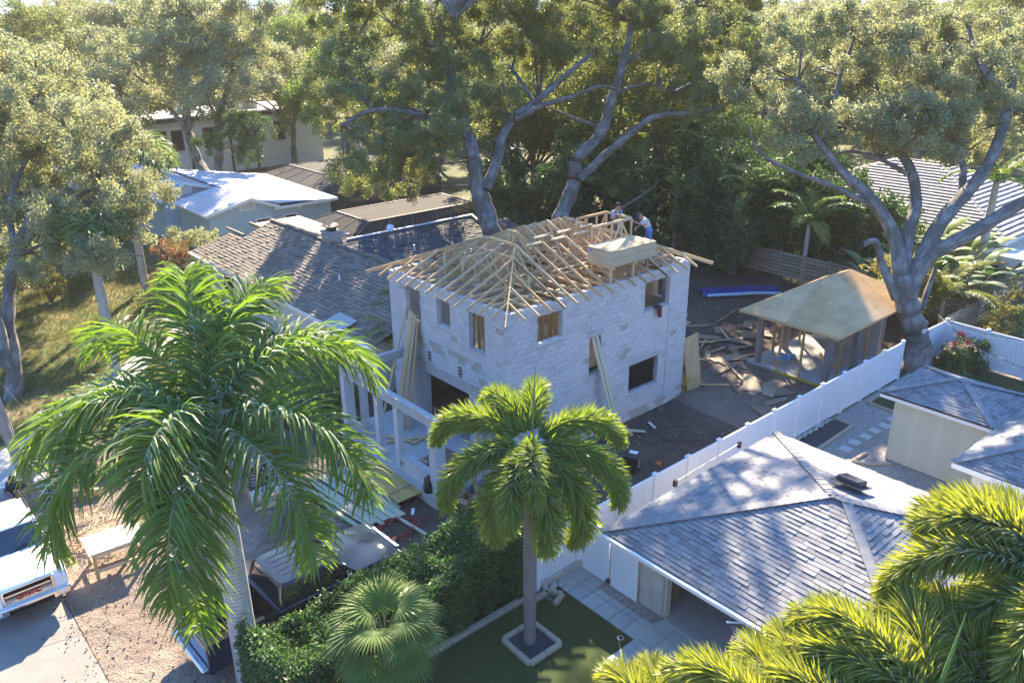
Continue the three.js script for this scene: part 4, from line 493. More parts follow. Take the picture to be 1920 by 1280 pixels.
const cB = [[28.36,11.32,-14.38,1.74],[23.46,14.75,-19.06,1.68],[28.51,17.5,-17.69,1.35],[27.85,12.27,-13.35,1.39],[23.45,16.32,-16.43,1.83],[29.68,15.53,-12.54,1.54],[27.26,14.56,-13.71,1.71],[20.94,13.87,-17.42,1.75],[18.83,15.72,-19.79,1.97],[20.99,16.98,-19.34,1.84],[26.42,16.85,-17.91,1.6],[30.42,16.35,-12.16,1.55],[28.18,14.89,-17.19,1.67],[30.22,12.37,-12.22,1.47],[27.19,11.14,-14.93,1.42],[21.58,16.23,-21.22,1.76],[21.64,14.07,-20.55,1.71],[26.18,13.53,-16.59,1.44],[24.95,15.97,-22.23,1.78],[28.0,16.24,-17.77,1.97],[29.55,13.96,-12.91,1.53],[29.51,13.63,-11.51,1.52],[20.75,13.07,-18.71,1.52],[27.34,17.43,-14.57,1.64],[24.06,15.3,-16.97,1.56],[30.94,16.18,-14.69,1.52],[29.41,13.0,-16.03,1.86],[22.9,17.27,-19.31,1.88],[27.94,10.97,-10.37,1.37],[31.22,10.93,-14.51,1.32],[18.66,14.47,-18.74,1.91],[29.11,17.43,-11.28,1.76],[26.04,14.44,-17.07,1.46],[19.51,12.9,-19.22,1.98],[24.25,13.56,-11.48,1.16],[23.33,11.39,-10.23,1.44],[22.7,14.28,-11.12,1.46],[24.12,14.24,-8.63,1.46],[25.44,12.11,-9.69,1.49],[26.65,13.07,-8.94,1.36],[22.7,10.55,-9.33,1.36],[22.5,13.38,-12.87,1.29],[22.11,12.64,-11.73,1.46],[23.61,11.36,-8.32,1.17]];
const cR = [[27.78,10.7,0.31,1.44],[20.17,14.22,-2.11,0.94],[25.41,9.35,-0.6,1.19],[22.54,12.63,-1.49,1.14],[22.44,9.89,-0.09,1.3],[19.43,9.78,-2.81,0.99],[27.48,12.23,2.05,1.59],[29.71,13.4,0.63,1.4],[23.79,12.87,-5.67,1.21],[21.02,10.74,-1.71,1.45],[22.51,11.24,1.7,1.44],[26.81,10.46,5.39,1.34],[27.2,8.89,3.18,1.44],[23.95,10.47,3.71,1.37],[31.07,10.14,2.96,0.93],[28.35,13.61,0.11,1.1],[28.37,14.06,-0.67,1.59],[25.44,13.44,3.98,1.18],[28.32,14.3,1.43,1.59],[30.65,9.4,2.09,0.92],[23.49,13.63,0.97,1.19],[25.76,10.36,-1.52,1.45],[19.92,12.2,-5.21,1.54],[25.09,11.39,-2.78,1.51],[27.33,9.4,1.91,1.08],[25.62,13.96,-2.89,1.4],[24.78,11.94,-4.33,1.02],[21.17,14.92,-0.64,1.14],[26.54,11.24,3.75,1.17],[24.0,12.69,2.62,1.33],[28.14,11.86,3.22,1.09],[22.13,9.88,2.1,1.3],[18.34,9.91,-1.15,1.5],[24.45,14.89,-0.16,1.53],[21.01,14.86,-1.69,1.17],[26.97,14.72,-2.53,1.27],[20.86,12.17,-3.39,1.52],[18.69,10.6,-1.81,1.5],[24.46,11.85,-0.74,1.1],[20.45,14.29,-3.96,1.09],[29.3,12.28,2.1,1.21],[26.52,10.32,1.8,1.35],[31.01,8.88,3.27,1.39],[24.92,12.78,1.18,1.37],[30.98,14.01,2.09,1.54],[24.38,13.68,-0.59,1.27],[22.54,10.63,3.31,0.91],[20.95,9.93,1.39,0.82],[20.76,10.88,1.46,0.94],[21.38,10.09,3.0,0.9],[20.81,10.4,2.01,0.91],[22.91,9.37,4.03,0.97],[23.31,10.78,3.78,0.93],[19.53,10.28,0.55,0.95],[19.37,10.87,0.93,1.0],[21.93,11.04,2.56,1.06]];
const cL = [[-9.39,7.55,-25.3,1.23],[-8.89,7.13,-22.21,1.43],[-6.11,7.18,-18.33,1.24],[-8.5,7.55,-19.26,1.31],[-9.03,4.9,-25.79,1.25],[-9.95,7.02,-22.13,1.18],[-6.4,9.75,-23.89,1.54],[-8.54,6.58,-19.89,1.59],[-6.03,11.08,-18.35,1.17],[-8.77,12.15,-22.09,1.57],[-7.19,5.97,-17.37,1.54],[-9.21,11.52,-23.28,1.28],[-6.42,9.9,-18.95,1.59],[-6.43,8.51,-20.92,1.66],[-10.04,4.2,-24.96,1.44],[-11.41,3.84,-23.63,1.44],[-4.54,9.19,-21.73,1.68],[-6.74,7.19,-18.99,1.21],[-3.53,6.84,-23.78,1.51],[-7.47,7.85,-24.05,1.38],[-8.4,5.92,-17.7,1.23],[-5.84,8.65,-24.77,1.26],[-8.56,8.68,-25.16,1.39],[-9.3,5.38,-19.76,1.13],[-7.48,11.25,-20.23,1.53],[-8.57,10.71,-22.59,1.41],[-5.82,10.98,-23.74,1.56],[-6.21,7.98,-18.35,1.36],[-9.35,8.29,-27.13,1.5],[-7.07,5.57,-20.95,1.48],[-7.61,9.06,-26.36,1.63],[-8.55,9.69,-24.94,1.16],[-9.73,10.59,-22.45,1.5],[-7.03,11.24,-25.94,1.37]];
const cW = [[15.34,15.42,-58.9,2.67],[10.6,13.64,-58.94,2.12],[9.88,8.0,-60.61,1.99],[8.59,12.7,-55.85,2.38],[15.32,11.52,-53.1,2.56],[10.72,9.56,-50.09,2.73],[10.07,10.48,-54.53,2.3],[9.81,13.34,-53.01,2.18],[14.33,16.7,-57.03,2.75],[12.79,13.86,-52.83,1.93],[10.91,9.13,-60.57,2.72],[7.49,10.42,-59.49,2.32],[7.4,8.45,-63.42,2.26],[6.1,10.06,-59.88,2.23],[11.87,12.28,-53.44,2.07],[11.21,14.55,-56.8,1.87],[17.29,16.45,-53.8,2.58],[8.27,11.99,-64.41,1.93],[15.23,14.44,-53.25,2.67],[11.37,15.54,-64.71,2.12],[11.64,15.43,-54.48,2.64],[6.61,8.38,-56.59,2.46],[11.8,8.13,-60.04,2.05],[13.62,12.46,-52.71,2.37],[12.35,10.6,-50.13,2.31],[11.62,16.57,-60.18,2.23]];
const cX = [[12.74,4.98,-47.67,1.31],[12.58,3.94,-49.38,1.4],[11.41,7.61,-50.47,1.61],[14.25,6.29,-48.89,1.37],[12.93,6.89,-52.16,1.47],[12.19,5.53,-48.58,1.44],[10.6,5.42,-50.37,1.62],[13.89,6.94,-50.53,1.24],[12.21,6.5,-49.01,1.54]];
// ------------------------------------------------------------ foliage building blocks
function sprig(n, rad, len, wid, seed, flat = 0.8, curl = 0.15) { // n small leaves scattered in a ball, each a folded diamond
  const r = rng(seed), pos = [], idx = []; let k = 0; const p = V(0, 0, 0), d = V(0, 0, 0), s = V(0, 0, 0), u = V(0, 0, 0);
  for (let i = 0; i < n; i++) {
    do p.set(r() * 2 - 1, r() * 2 - 1, r() * 2 - 1); while (p.lengthSq() > 1); p.multiplyScalar(rad); p.y *= flat;
    d.set(r() * 2 - 1, (r() * 2 - 1) * 0.7, r() * 2 - 1).normalize(); s.set(r() * 2 - 1, r() * 2 - 1, r() * 2 - 1).cross(d).normalize(); u.copy(d).cross(s);
    const L = len * (0.7 + 0.6 * r()), W = wid * (0.7 + 0.6 * r()), c = curl * W;
    pos.push(p.x, p.y, p.z, p.x + d.x * L * 0.5 + s.x * W / 2 + u.x * c, p.y + d.y * L * 0.5 + s.y * W / 2 + u.y * c, p.z + d.z * L * 0.5 + s.z * W / 2 + u.z * c, p.x + d.x * L, p.y + d.y * L, p.z + d.z * L, p.x + d.x * L * 0.5 - s.x * W / 2 + u.x * c, p.y + d.y * L * 0.5 - s.y * W / 2 + u.y * c, p.z + d.z * L * 0.5 - s.z * W / 2 + u.z * c);
    idx.push(k, k + 1, k + 2, k, k + 2, k + 3); k += 4;
  }
  return rawGeo(pos, idx);
}
function scatter(parent, name, geo, mat, mats, tints) {
  const m = new THREE.InstancedMesh(geo, mat, mats.length); m.name = name; m.castShadow = m.receiveShadow = true; m.userData.kind = 'stuff'; const c = new THREE.Color();
  mats.forEach((q, i) => { m.setMatrixAt(i, q); if (tints) m.setColorAt(i, c.setRGB(...tints(i))); }); parent.add(m); return m;
}
const ranQ = r => { const q = new THREE.Quaternion(r() - 0.5, r() - 0.5, r() - 0.5, r() - 0.5); return q.normalize(); };
function fillClumps(clumps, r, dens, smin, smax, flat = 0.72) { // every mass is a handful of tight tufts with gaps between them
  const out = []; for (const [x, y, z, rad] of clumps) { const ns = Math.max(4, Math.round(4 + 4.5 * rad)), n = Math.max(2, Math.round(dens * rad * rad / ns));
    for (let j = 0; j < ns; j++) { const a = r() * 6.283, b = Math.acos(2 * r() - 1), q = rad * (0.35 + 0.65 * Math.sqrt(r())), cx = x + q * Math.sin(b) * Math.cos(a), cy = y + q * Math.cos(b) * flat, cz = z + q * Math.sin(b) * Math.sin(a), sr = rad * (0.15 + 0.17 * r());
      for (let i = 0; i < n; i++) { const a2 = r() * 6.283, b2 = Math.acos(2 * r() - 1), q2 = sr * Math.cbrt(r()), s = smin + (smax - smin) * r(); out.push(new THREE.Matrix4().compose(V(cx + q2 * Math.sin(b2) * Math.cos(a2), cy + q2 * Math.cos(b2) * 0.75, cz + q2 * Math.sin(b2) * Math.sin(a2)), ranQ(r), V(s, s, s))); } } } return out; }
const oakSprig = sprig(24, 0.34, 0.15, 0.075, 101), oakSprigBig = sprig(24, 0.5, 0.24, 0.13, 102), jungleSprig = sprig(14, 0.42, 0.30, 0.13, 103, 0.9, 0.25), hedgeSprig = sprig(9, 0.13, 0.10, 0.062, 104, 1, 0.2), bushSprig = sprig(12, 0.22, 0.14, 0.07, 105);
const oakLeaf = leaf([.205, .245, .058], 0.5, 0.25, 0.3), oakLeafPale = leaf([.30, .325, .145], 0.5, 0.25, 0.32), darkLeaf = leaf([.06, .125, .026], 0.38, 0.25, 0.28), hedgeLeaf = leaf([.055, .14, .02], 0.36, 0.3, 0.22), brightLeaf = leaf([.20, .29, .035], 0.45, 0.35, 0.3), yellowLeaf = leaf([.22, .22, .03], 0.5, 0.25, 0.35), redLeaf = leaf([.16, .02, .03], 0.4, 0.35, 0.3), maroonLeaf = leaf([.10, .035, .035], 0.4, 0.35, 0.3), rustLeaf = leaf([.24, .11, .03], 0.45, 0.3, 0.35);
const vary = (r, a = 0.25, warm = 0.15) => () => { const v = 1 + (r() - 0.5) * 2 * a, w = (r() - 0.4) * warm; return [v * (1 + w), v, v * (1 - w)]; };

// ------------------------------------------------------------ measured oaks
function oak(name, label, limbs, clumps, { seed = 1, dens = 34, mat = oakLeaf, spr = oakSprig, twigs = 3, group, flat = 0.72 } = {}) {
  const t = thing(name, label, 'tree', [0, 0, 0], 0, group), r = rng(seed), gs = limbs.map(([p, rad], i) => [i || p[0][1] < 0 ? p : [[p[0][0] * 1.5 - p[1][0] * 0.5, -0.3, p[0][2] * 1.5 - p[1][2] * 0.5], ...p], rad]).map(([p, rad], i) => limbGeo(p.map(q => V(...q)), rad.map(q => q * 0.88), i ? 8 : 12, i ? 0.06 : 0.1));
  // twigs reach from the limbs into the foliage
  const nodes = limbs.flatMap(([p, rad]) => p.slice(1).map((q, i) => [V(...q), rad[Math.min(rad.length - 1, i)]]));
  for (const c of clumps) { const q = V(c[0], c[1], c[2]); let best = null, bd = 1e9; for (const [n] of nodes) { const d = n.distanceTo(q) + Math.max(0, n.y - q.y) * 0.7; if (d < bd) { bd = d; best = n; } } if (bd > 9) continue; const mid = best.clone().lerp(q, 0.5).add(V(rr(-.4, .4, r), rr(-.2, .6, r), rr(-.4, .4, r))), rb = Math.min(0.11, 0.035 + bd * 0.011); gs.push(limbGeo([best, mid, q], [rb, rb * 0.6, 0.02], 5)); for (let k = 0; k < twigs; k++) gs.push(limbGeo([q.clone().lerp(mid, 0.3), q.clone().add(V(rr(-1, 1, r), rr(-.4, .9, r), rr(-1, 1, r)).multiplyScalar(c[3] * 0.9))], [0.03, 0.012], 4)); }
  part(t, 'trunk', merged(gs), bark);
  scatter(t, 'crown', spr, mat, fillClumps(clumps, r, dens, 0.75, 1.25, flat), vary(r, 0.28, 0.2));
  return t;
}
oak('live_oak', 'great oak with forked vine hung trunk behind the shingled wing', OAKA, cA, { seed: 51, dens: 52 });
oak('live_oak', 'tall oak with one leaning grey trunk behind the roof trusses', OAKB, cB, { seed: 52, dens: 52 });
oak('live_oak', 'big grey oak with many bare spreading limbs beside the pavilion', OAKR, cR, { seed: 53, dens: 56, mat: oakLeafPale });
oak('live_oak', 'oak with broad pale crown standing on the lawn', OAKL, cL, { seed: 54, dens: 46, mat: oakLeafPale });
oak('live_oak', 'leaning oak in front of the long white building', OAKW, cW, { seed: 55, dens: 20, spr: oakSprigBig, mat: oakLeafPale });
oak('live_oak', 'short forked oak with dense dark foliage by the white building', OAKX, cX, { seed: 56, dens: 40, mat: darkLeaf });

// ------------------------------------------------------------ the wood behind
function woodTree(seed, H, R, mat, spr, dens, flat = 0.7) {
  const r = rng(seed), g = new THREE.Group(), limbs = [], clumps = [], fork = H * rr(0.22, 0.34, r), tr = H * 0.022, top = V(rr(-.6, .6, r), fork, rr(-.6, .6, r));
  limbs.push(limbGeo([V(0, -0.3, 0), V(top.x * 0.4, fork * 0.5, top.z * 0.5), top], [tr * 1.3, tr, tr * 0.85], 7, 0.08));
  const n = 6 + Math.floor(r() * 2); for (let i = 0; i < n; i++) { const a = i / n * 6.283 + rr(-.4, .4, r), e = rr(0.35, 0.95, r), end = V(Math.cos(a) * R * e, H * (0.97 - 0.42 * e * e) * rr(0.86, 1, r), Math.sin(a) * R * e), mid = top.clone().lerp(end, 0.5).add(V(0, rr(-.2, .9, r), 0)); limbs.push(limbGeo([top, mid, end], [tr * 0.6, tr * 0.35, 0.04], 5)); clumps.push([end.x, end.y, end.z, R * rr(0.2, 0.3, r)]); for (let k = 0; k < 4; k++) { const q = mid.clone().lerp(end, rr(0.1, 0.9, r)).add(V(rr(-1, 1, r) * R * 0.32, rr(-.12, .16, r) * H, rr(-1, 1, r) * R * 0.32)); limbs.push(limbGeo([mid.clone().lerp(end, 0.4), q], [tr * 0.25, 0.03], 4)); clumps.push([q.x, q.y, q.z, R * rr(0.17, 0.28, r)]); } }
  for (let k = 0; k < 5; k++) clumps.push([rr(-.4, .4, r) * R, H * rr(.82, .97, r), rr(-.4, .4, r) * R, R * 0.25]);
  part(g, 'trunk', merged(limbs), bark); scatter(g, 'crown', spr, mat, fillClumps(clumps, r, dens, 0.8, 1.35, flat), vary(r, 0.25, 0.2)); return g;
}
{
  const kinds = [[201, 13, 6.5, oakLeafPale, oakSprigBig, 13], [202, 12, 7, oakLeaf, oakSprigBig, 13], [203, 14.5, 6, oakLeafPale, oakSprigBig, 14], [204, 11, 5.5, brightLeaf, oakSprigBig, 12], [205, 13.5, 7.5, oakLeaf, oakSprigBig, 12]].map(a => woodTree(...a));
  const r = rng(9), spots = [], yaw = 0.7099, labels = ['pale olive oak in the wood', 'olive green oak in the wood', 'tall pale olive oak in the wood', 'fresh green tree in the wood', 'wide olive green oak in the wood'];
  const clear = (x, z) => !((x > -3 && x < 28 && z > -76 && z < -20 && !(x > 21 && z < -33) && !(x < 3 && z < -56)) || (x > 27 && x < 60 && z > -18 && z < 16));
  for (let d = 52; d < 330; d *= 1.105) { const n = Math.round(3 + d * 0.055); for (let i = 0; i < n; i++) { const a = yaw + ((i + r()) / n - 0.5) * 1.42, dd = d * rr(0.95, 1.06, r), x = EYE.x + Math.sin(a) * dd, z = EYE.z - Math.cos(a) * dd; if (!clear(x, z) || spots.some(([p, q]) => Math.hypot(p - x, q - z) < 6.2)) continue; spots.push([x, z]); } }
  for (const [x, z] of [[-9, -42], [-14, -34], [-17, -48], [-2, -66], [-6, -54], [31, -32], [37, -27], [30, -22], [39, -20], [34, -40], [-6, -38.5]]) spots.push([x, z]);
  spots.slice(0, 260).forEach(([x, z], i) => {
    const k = Math.floor(r() * 5), t = kinds[k].clone(), s = rr(0.82, 1.12, r) * (Math.hypot(x - EYE.x, z - EYE.z) > 110 ? 1.35 : 1); t.name = numbered('woodland_tree'); t.position.set(x, 0, z); t.rotation.y = r() * 6.28; t.scale.set(s, s * rr(0.92, 1.06, r), s); t.userData = {}; scene.add(t); tag(t, labels[k] + ' behind the houses', 'tree', 'trees of the wood behind the houses, ' + labels[k].split(' in ')[0]);
  });
}
// ------------------------------------------------------------ dense screen of evergreens behind the site
function leafyBush(name, label, cat, pos, rx, h, mat, spr, dens, seed, group, tr = 0.06, smin = 0.7, smax = 1.2, n = 9) {
  const t = thing(name, label, cat, pos, 0, group), r = rng(seed), cl = [], st = []; for (let i = 0; i < n; i++) { const a = r() * 6.28, q = rx * 0.62 * Math.sqrt(r()), y = h * (0.22 + 0.66 * r()), x = Math.cos(a) * q * (1.15 - 0.35 * y / h), z = Math.sin(a) * q * (1.15 - 0.35 * y / h); cl.push([x, y, z, rx * rr(0.34, 0.52, r)]); st.push(limbGeo([V(x * 0.12, 0, z * 0.12), V(x * 0.5, y * 0.55, z * 0.5), V(x, y, z)], [tr, tr * 0.7, tr * 0.3], 5)); }
  part(t, 'stem', merged(st), bark); scatter(t, 'foliage', spr, mat, fillClumps(cl, r, dens, smin, smax, Math.max(0.8, Math.min(1.3, h / rx / 2.2))), vary(r, 0.3, 0.2)); return t;
}
{
  const L = 'dense dark evergreen in the screen behind the building site', G = 'evergreens screening the back of the building site'; let k = 0;
  for (const [x, z, rx, h] of [[21, -19.5, 3.0, 6.5], [24.5, -15.5, 2.8, 7], [26.5, -11.5, 2.8, 6.6], [29, -8.6, 2.8, 7.2], [30.5, -5.5, 2.6, 6.4], [31, -2.4, 2.5, 5.6], [25.8, -8.8, 1.8, 4.0], [18.5, -22.5, 2.6, 5.8], [30, -13.5, 3.2, 8.4], [34, -9, 3, 8], [23.5, -20, 3, 8], [27.5, -17, 3, 8.5], [21, -25, 2.8, 6], [16.8, -20.2, 1.6, 3.4]]) leafyBush('evergreen_shrub', L, 'shrub', [x, 0, z], rx, h, darkLeaf, jungleSprig, 30, 300 + k++, G, 0.08, 0.7, 1.2, 14);
  leafyBush('yellow_green_shrub', 'sunlit yellow green shrub between the pavilion and the oak', 'shrub', [24.5, 0, 1.6], 2.2, 4.2, yellowLeaf, jungleSprig, 22, 350, undefined, 0.06, 0.5, 0.9, 12);
  leafyBush('yellow_green_shrub', 'straggling yellow green shrub in front of the slatted fence', 'shrub', [26, 0, 6.2], 1.5, 1.7, yellowLeaf, bushSprig, 60, 351);
  leafyBush('yellow_green_shrub', 'low yellow green plants at the far end of the slatted fence', 'shrub', [30.5, 0, 6.6], 1.8, 1.8, yellowLeaf, bushSprig, 50, 352);
  // street side
  leafyBush('broadleaf_shrub', 'sunlit broad leaved shrub beside the leaning utility pole', 'shrub', [-11.3, 0, -9.9], 1.15, 2.0, brightLeaf, bushSprig, 110, 360, undefined, 0.03);
  leafyBush('broadleaf_shrub', 'sunlit broad leaved shrub under the royal palm fronds', 'shrub', [-9.6, 0, -10.6], 1.0, 1.5, brightLeaf, bushSprig, 110, 361, undefined, 0.03);
  leafyBush('croton_shrub', 'orange and rust coloured croton shrub by the shingled bungalow', 'shrub', [-1.6, 0, -28.6], 1.7, 3.4, rustLeaf, bushSprig, 60, 362, undefined, 0.04);
  leafyBush('croton_shrub', 'tall grey green shrub against the bungalow gable', 'shrub', [0.6, 0, -30.6], 2.1, 3.3, oakLeafPale, bushSprig, 70, 363, undefined, 0.04);
  leafyBush('lawn_shrub', 'small yellow green tree shrub at the lawn edge', 'shrub', [-7.8, 0, -36.0], 1.3, 2.2, brightLeaf, bushSprig, 60, 364); leafyBush('lawn_shrub', 'rounded olive shrub at the lawn edge by the oak', 'shrub', [-9.8, 0, -34], 1.5, 2.4, oakLeafPale, bushSprig, 60, 365); leafyBush('lawn_shrub', 'larger olive shrub beside the path beyond the lawn', 'shrub', [-5.2, 0, -40], 2.2, 3.8, oakLeafPale, bushSprig, 40, 366); leafyBush('lawn_shrub', 'dark shrub under the trees behind the lawn', 'shrub', [-1.8, 0, -42], 2.4, 4, darkLeaf, bushSprig, 40, 367);
  [[-10.4, -29.5, 1.5, 2.6], [-7.2, -32.2, 1.4, 2.4], [-4.6, -33.5, 1.6, 3.0], [-12.6, -32, 1.8, 3.2], [-3.0, -27.2, 1.0, 1.8]].forEach(([x, z, rx, h], i) => leafyBush('golden_shrub', 'golden green shrub standing in the lawn border', 'shrub', [x, 0, z], rx, h, i % 2 ? yellowLeaf : oakLeafPale, bushSprig, 70, 380 + i, 'golden shrubs in the lawn border', 0.04));
  leafyBush('maroon_shrub', 'upright maroon leaved shrub beside the chain link panel', 'shrub', [-9.2, 0, -4.6], 0.6, 1.35, maroonLeaf, hedgeSprig, 260, 368, undefined, 0.02);
  leafyBush('weed_clump', 'low sunlit weeds along the fallen chain link panel', 'weeds', [-10.3, 0, -5.3], 0.7, 0.5, brightLeaf, hedgeSprig, 160, 369, undefined, 0.01);
  leafyBush('garden_bush', 'clipped green bush under the red cordylines', 'shrub', [22.6 - 1.5, 0, 6.6], 1.15, 1.25, hedgeLeaf, bushSprig, 160, 370, undefined, 0.03);
}
// clipped hedges: a shell of glossy leaves over stems
function hedge(name, label, x0, x1, z0, z1, h0, h1, n, mat, seed, spr = hedgeSprig) {
  const t = thing(name, label, 'hedge', [(x0 + x1) / 2, 0, (z0 + z1) / 2]), r = rng(seed), ms = [], cx = (x0 + x1) / 2, cz = (z0 + z1) / 2, top = (x, z) => h0 + (h1 - h0) * (x - x0) / (x1 - x0) + 0.16 * Math.sin(x * 1.9 + z) + 0.1 * Math.sin(x * 4.3 - z * 2.1) + 0.08 * Math.sin(z * 3.7 + x);
  const core = []; for (let i = 0; i < (x1 - x0) * 2.5; i++) { const x = rr(x0 + 0.2, x1 - 0.2, r), z = rr(z0 + 0.3, z1 - 0.3, r); core.push(limbGeo([V(x - cx, 0, z - cz), V(x - cx + rr(-.2, .2, r), 0.8, z - cz + rr(-.2, .2, r)), V(x - cx + rr(-.4, .4, r), top(x, z) - 0.15, z - cz + rr(-.3, .3, r))], [0.03, 0.02, 0.01], 4)); }
  part(t, 'stem', merged(core), bark);
  for (let i = 0; i < n; i++) { const f = r(), deep = Math.pow(r(), 2) * 0.34; let x = rr(x0, x1, r), z = rr(z0, z1, r), y; const ht = top(x, z), bul = 0.1 * Math.sin(x * 2.7) + 0.09 * Math.sin(x * 6.1 + 1); if (f < 0.42) y = ht - deep; else { y = ht * Math.pow(r(), 0.8); const e = r(); if (e < 0.62) z = z1 + bul + 0.08 * Math.sin(y * 5 + x) - deep; else if (e < 0.8) z = z0 - bul + deep; else if (e < 0.9) x = x1 - deep; else x = x0 + deep; } const s = rr(0.75, 1.3, r); ms.push(new THREE.Matrix4().compose(V(x - cx, Math.max(0.05, y), z - cz), ranQ(r), V(s, s, s))); }
  scatter(t, 'foliage', spr, mat, ms, vary(r, 0.35, 0.2)); return t;
}
hedge('clipped_hedge', 'big dark glossy hedge between the dark pickup and the turf lawn', -11.2, -3.35, 3.3, 5.0, 1.2, 2.05, 30000, hedgeLeaf, 401);
hedge('clipped_hedge', 'sunlit hedge beside the porch columns', -4.3, -0.9, -10.4, -8.6, 0.95, 1.05, 4500, brightLeaf, 402, bushSprig);
hedge('low_hedge', 'low sunlit hedge along the side yard edge', -9.0, -5.2, -11.4, -10.5, 0.6, 0.7, 2200, brightLeaf, 403, bushSprig);

// ------------------------------------------------------------ palms
function frondGeo({ L = 4, el = 0.5, droop = 1.4, n = 220, len = 0.75, wid = 0.04, seed = 1, mode = 'royal', grav = 0.3, bare = 0.06, bend = 1.35 }) {
  const r = rng(seed), N = 22, pts = [], ang = t => el - droop * Math.pow(t, bend); let p = V(0, 0, 0); pts.push(p.clone()); const side0 = rr(-.15, .15, r);
  for (let i = 0; i < N; i++) { const t = (i + 0.5) / N, a = ang(t), y = side0 * t; p = p.clone().add(V(Math.cos(a) * Math.cos(y), Math.sin(a), Math.cos(a) * Math.sin(y)).multiplyScalar(L / N)); pts.push(p.clone()); }
  const cur = new THREE.CatmullRomCurve3(pts), pos = [], idx = []; let k = 0; const up = V(0, 1, 0), prof = [0.55, 1, 0.72, 0.04];
  for (let i = 0; i < n; i++) {
    const t = bare + (1 - bare) * (i + r()) / n, c = cur.getPoint(Math.min(1, t)), T = cur.getTangent(Math.min(1, t)), S = T.clone().cross(up).normalize(), Nn = S.clone().cross(T); let phi, sw, l;
    if (mode === 'foxtail') { phi = r() * 6.283; sw = rr(0.75, 1.15, r); l = len * (0.55 + 0.45 * Math.sin(Math.PI * Math.min(1, t * 0.9 + 0.12))) * rr(0.8, 1.15, r); }
    else { const sd = i % 2 ? 1 : -1, a = mode === 'royal' ? [0.75, 0.15, -0.35][i % 3] + rr(-.25, .25, r) : 0.2 + rr(-.12, .12, r); phi = sd > 0 ? a : Math.PI - a; sw = rr(0.85, 1.15, r); l = len * Math.pow(Math.sin(Math.PI * (0.1 + 0.82 * t)), 0.55) * rr(0.8, 1.12, r); }
    const d = T.clone().multiplyScalar(Math.cos(sw)).addScaledVector(S, Math.cos(phi) * Math.sin(sw)).addScaledVector(Nn, Math.sin(phi) * Math.sin(sw)).normalize(), seg = 3, q = c.clone(), gv = grav * rr(0.6, 1.3, r); let wv = d.clone().cross(V(rr(-1, 1, r), rr(0, 1, r), rr(-1, 1, r))).normalize();
    for (let s = 0; s <= seg; s++) { const w = wid * prof[s] * 0.5; pos.push(q.x + wv.x * w, q.y + wv.y * w, q.z + wv.z * w, q.x - wv.x * w, q.y - wv.y * w, q.z - wv.z * w); if (s < seg) { idx.push(k, k + 1, k + 2, k + 2, k + 1, k + 3); q.addScaledVector(d, l / seg); d.y -= gv; d.normalize(); wv.addScaledVector(d, -wv.dot(d)).normalize(); } k += 2; } 
  }
  return { leaves: rawGeo(pos, idx), rib: limbGeo(pts.filter((_, i) => i % 3 === 0 || i === N), [0.035, 0.022, 0.006], 5) };
}
const midrib = std({ color: lin(.30, .32, .12), roughness: 0.6 }), crownshaftMat = std({ color: lin(.12, .22, .06), roughness: 0.4 });
const royalLeaf = leaf([.15, .255, .010], 0.62, 0.2, 0.22), foxLeaf = leaf([.23, .31, .016], 0.6, 0.3, 0.26), foxLeafY = leaf([.31, .345, .02], 0.6, 0.3, 0.28), fanLeaf = leaf([.11, .20, .02], 0.45, 0.2, 0.22), queenLeaf = leaf([.17, .26, .03], 0.5, 0.4, 0.3), arecaLeaf = leaf([.20, .24, .03], 0.5, 0.35, 0.3);
function palm(name, label, base, H, tr, fronds, mat, { trunkMat = palmBark, shaft = 0, bulge = 0.15, lean = [0, 0], group, dead = 0 } = {}) {
  const t = thing(name, label, 'palm tree', base, 0, group), top = V(lean[0], H, lean[1]);
  if (H > 0.3) part(t, 'trunk', limbGeo([V(0, -0.1, 0), V(lean[0] * 0.2, H * 0.3, lean[1] * 0.2), V(lean[0] * 0.6, H * 0.7, lean[1] * 0.6), top], [tr * 1.2, tr * (1 + bulge), tr * (1 + bulge * 0.6), tr * 0.8], 16), trunkMat);
  if (shaft) part(t, 'crownshaft', limbGeo([top.clone().add(V(0, -0.05, 0)), top.clone().add(V(0, shaft * 0.5, 0)), top.clone().add(V(0, shaft, 0))], [tr * 0.88, tr * 0.75, tr * 0.3], 12), crownshaftMat);
  for (const f of fronds) { const m = part(t, 'frond', f.geo.leaves, f.mat ?? mat); m.position.copy(top).add(V(0, shaft * (f.at ?? 0.9), 0)); m.rotation.y = f.az; if (f.s) m.scale.setScalar(f.s); const rb = part(m, 'midrib', f.geo.rib, midrib); }
  return t;
}
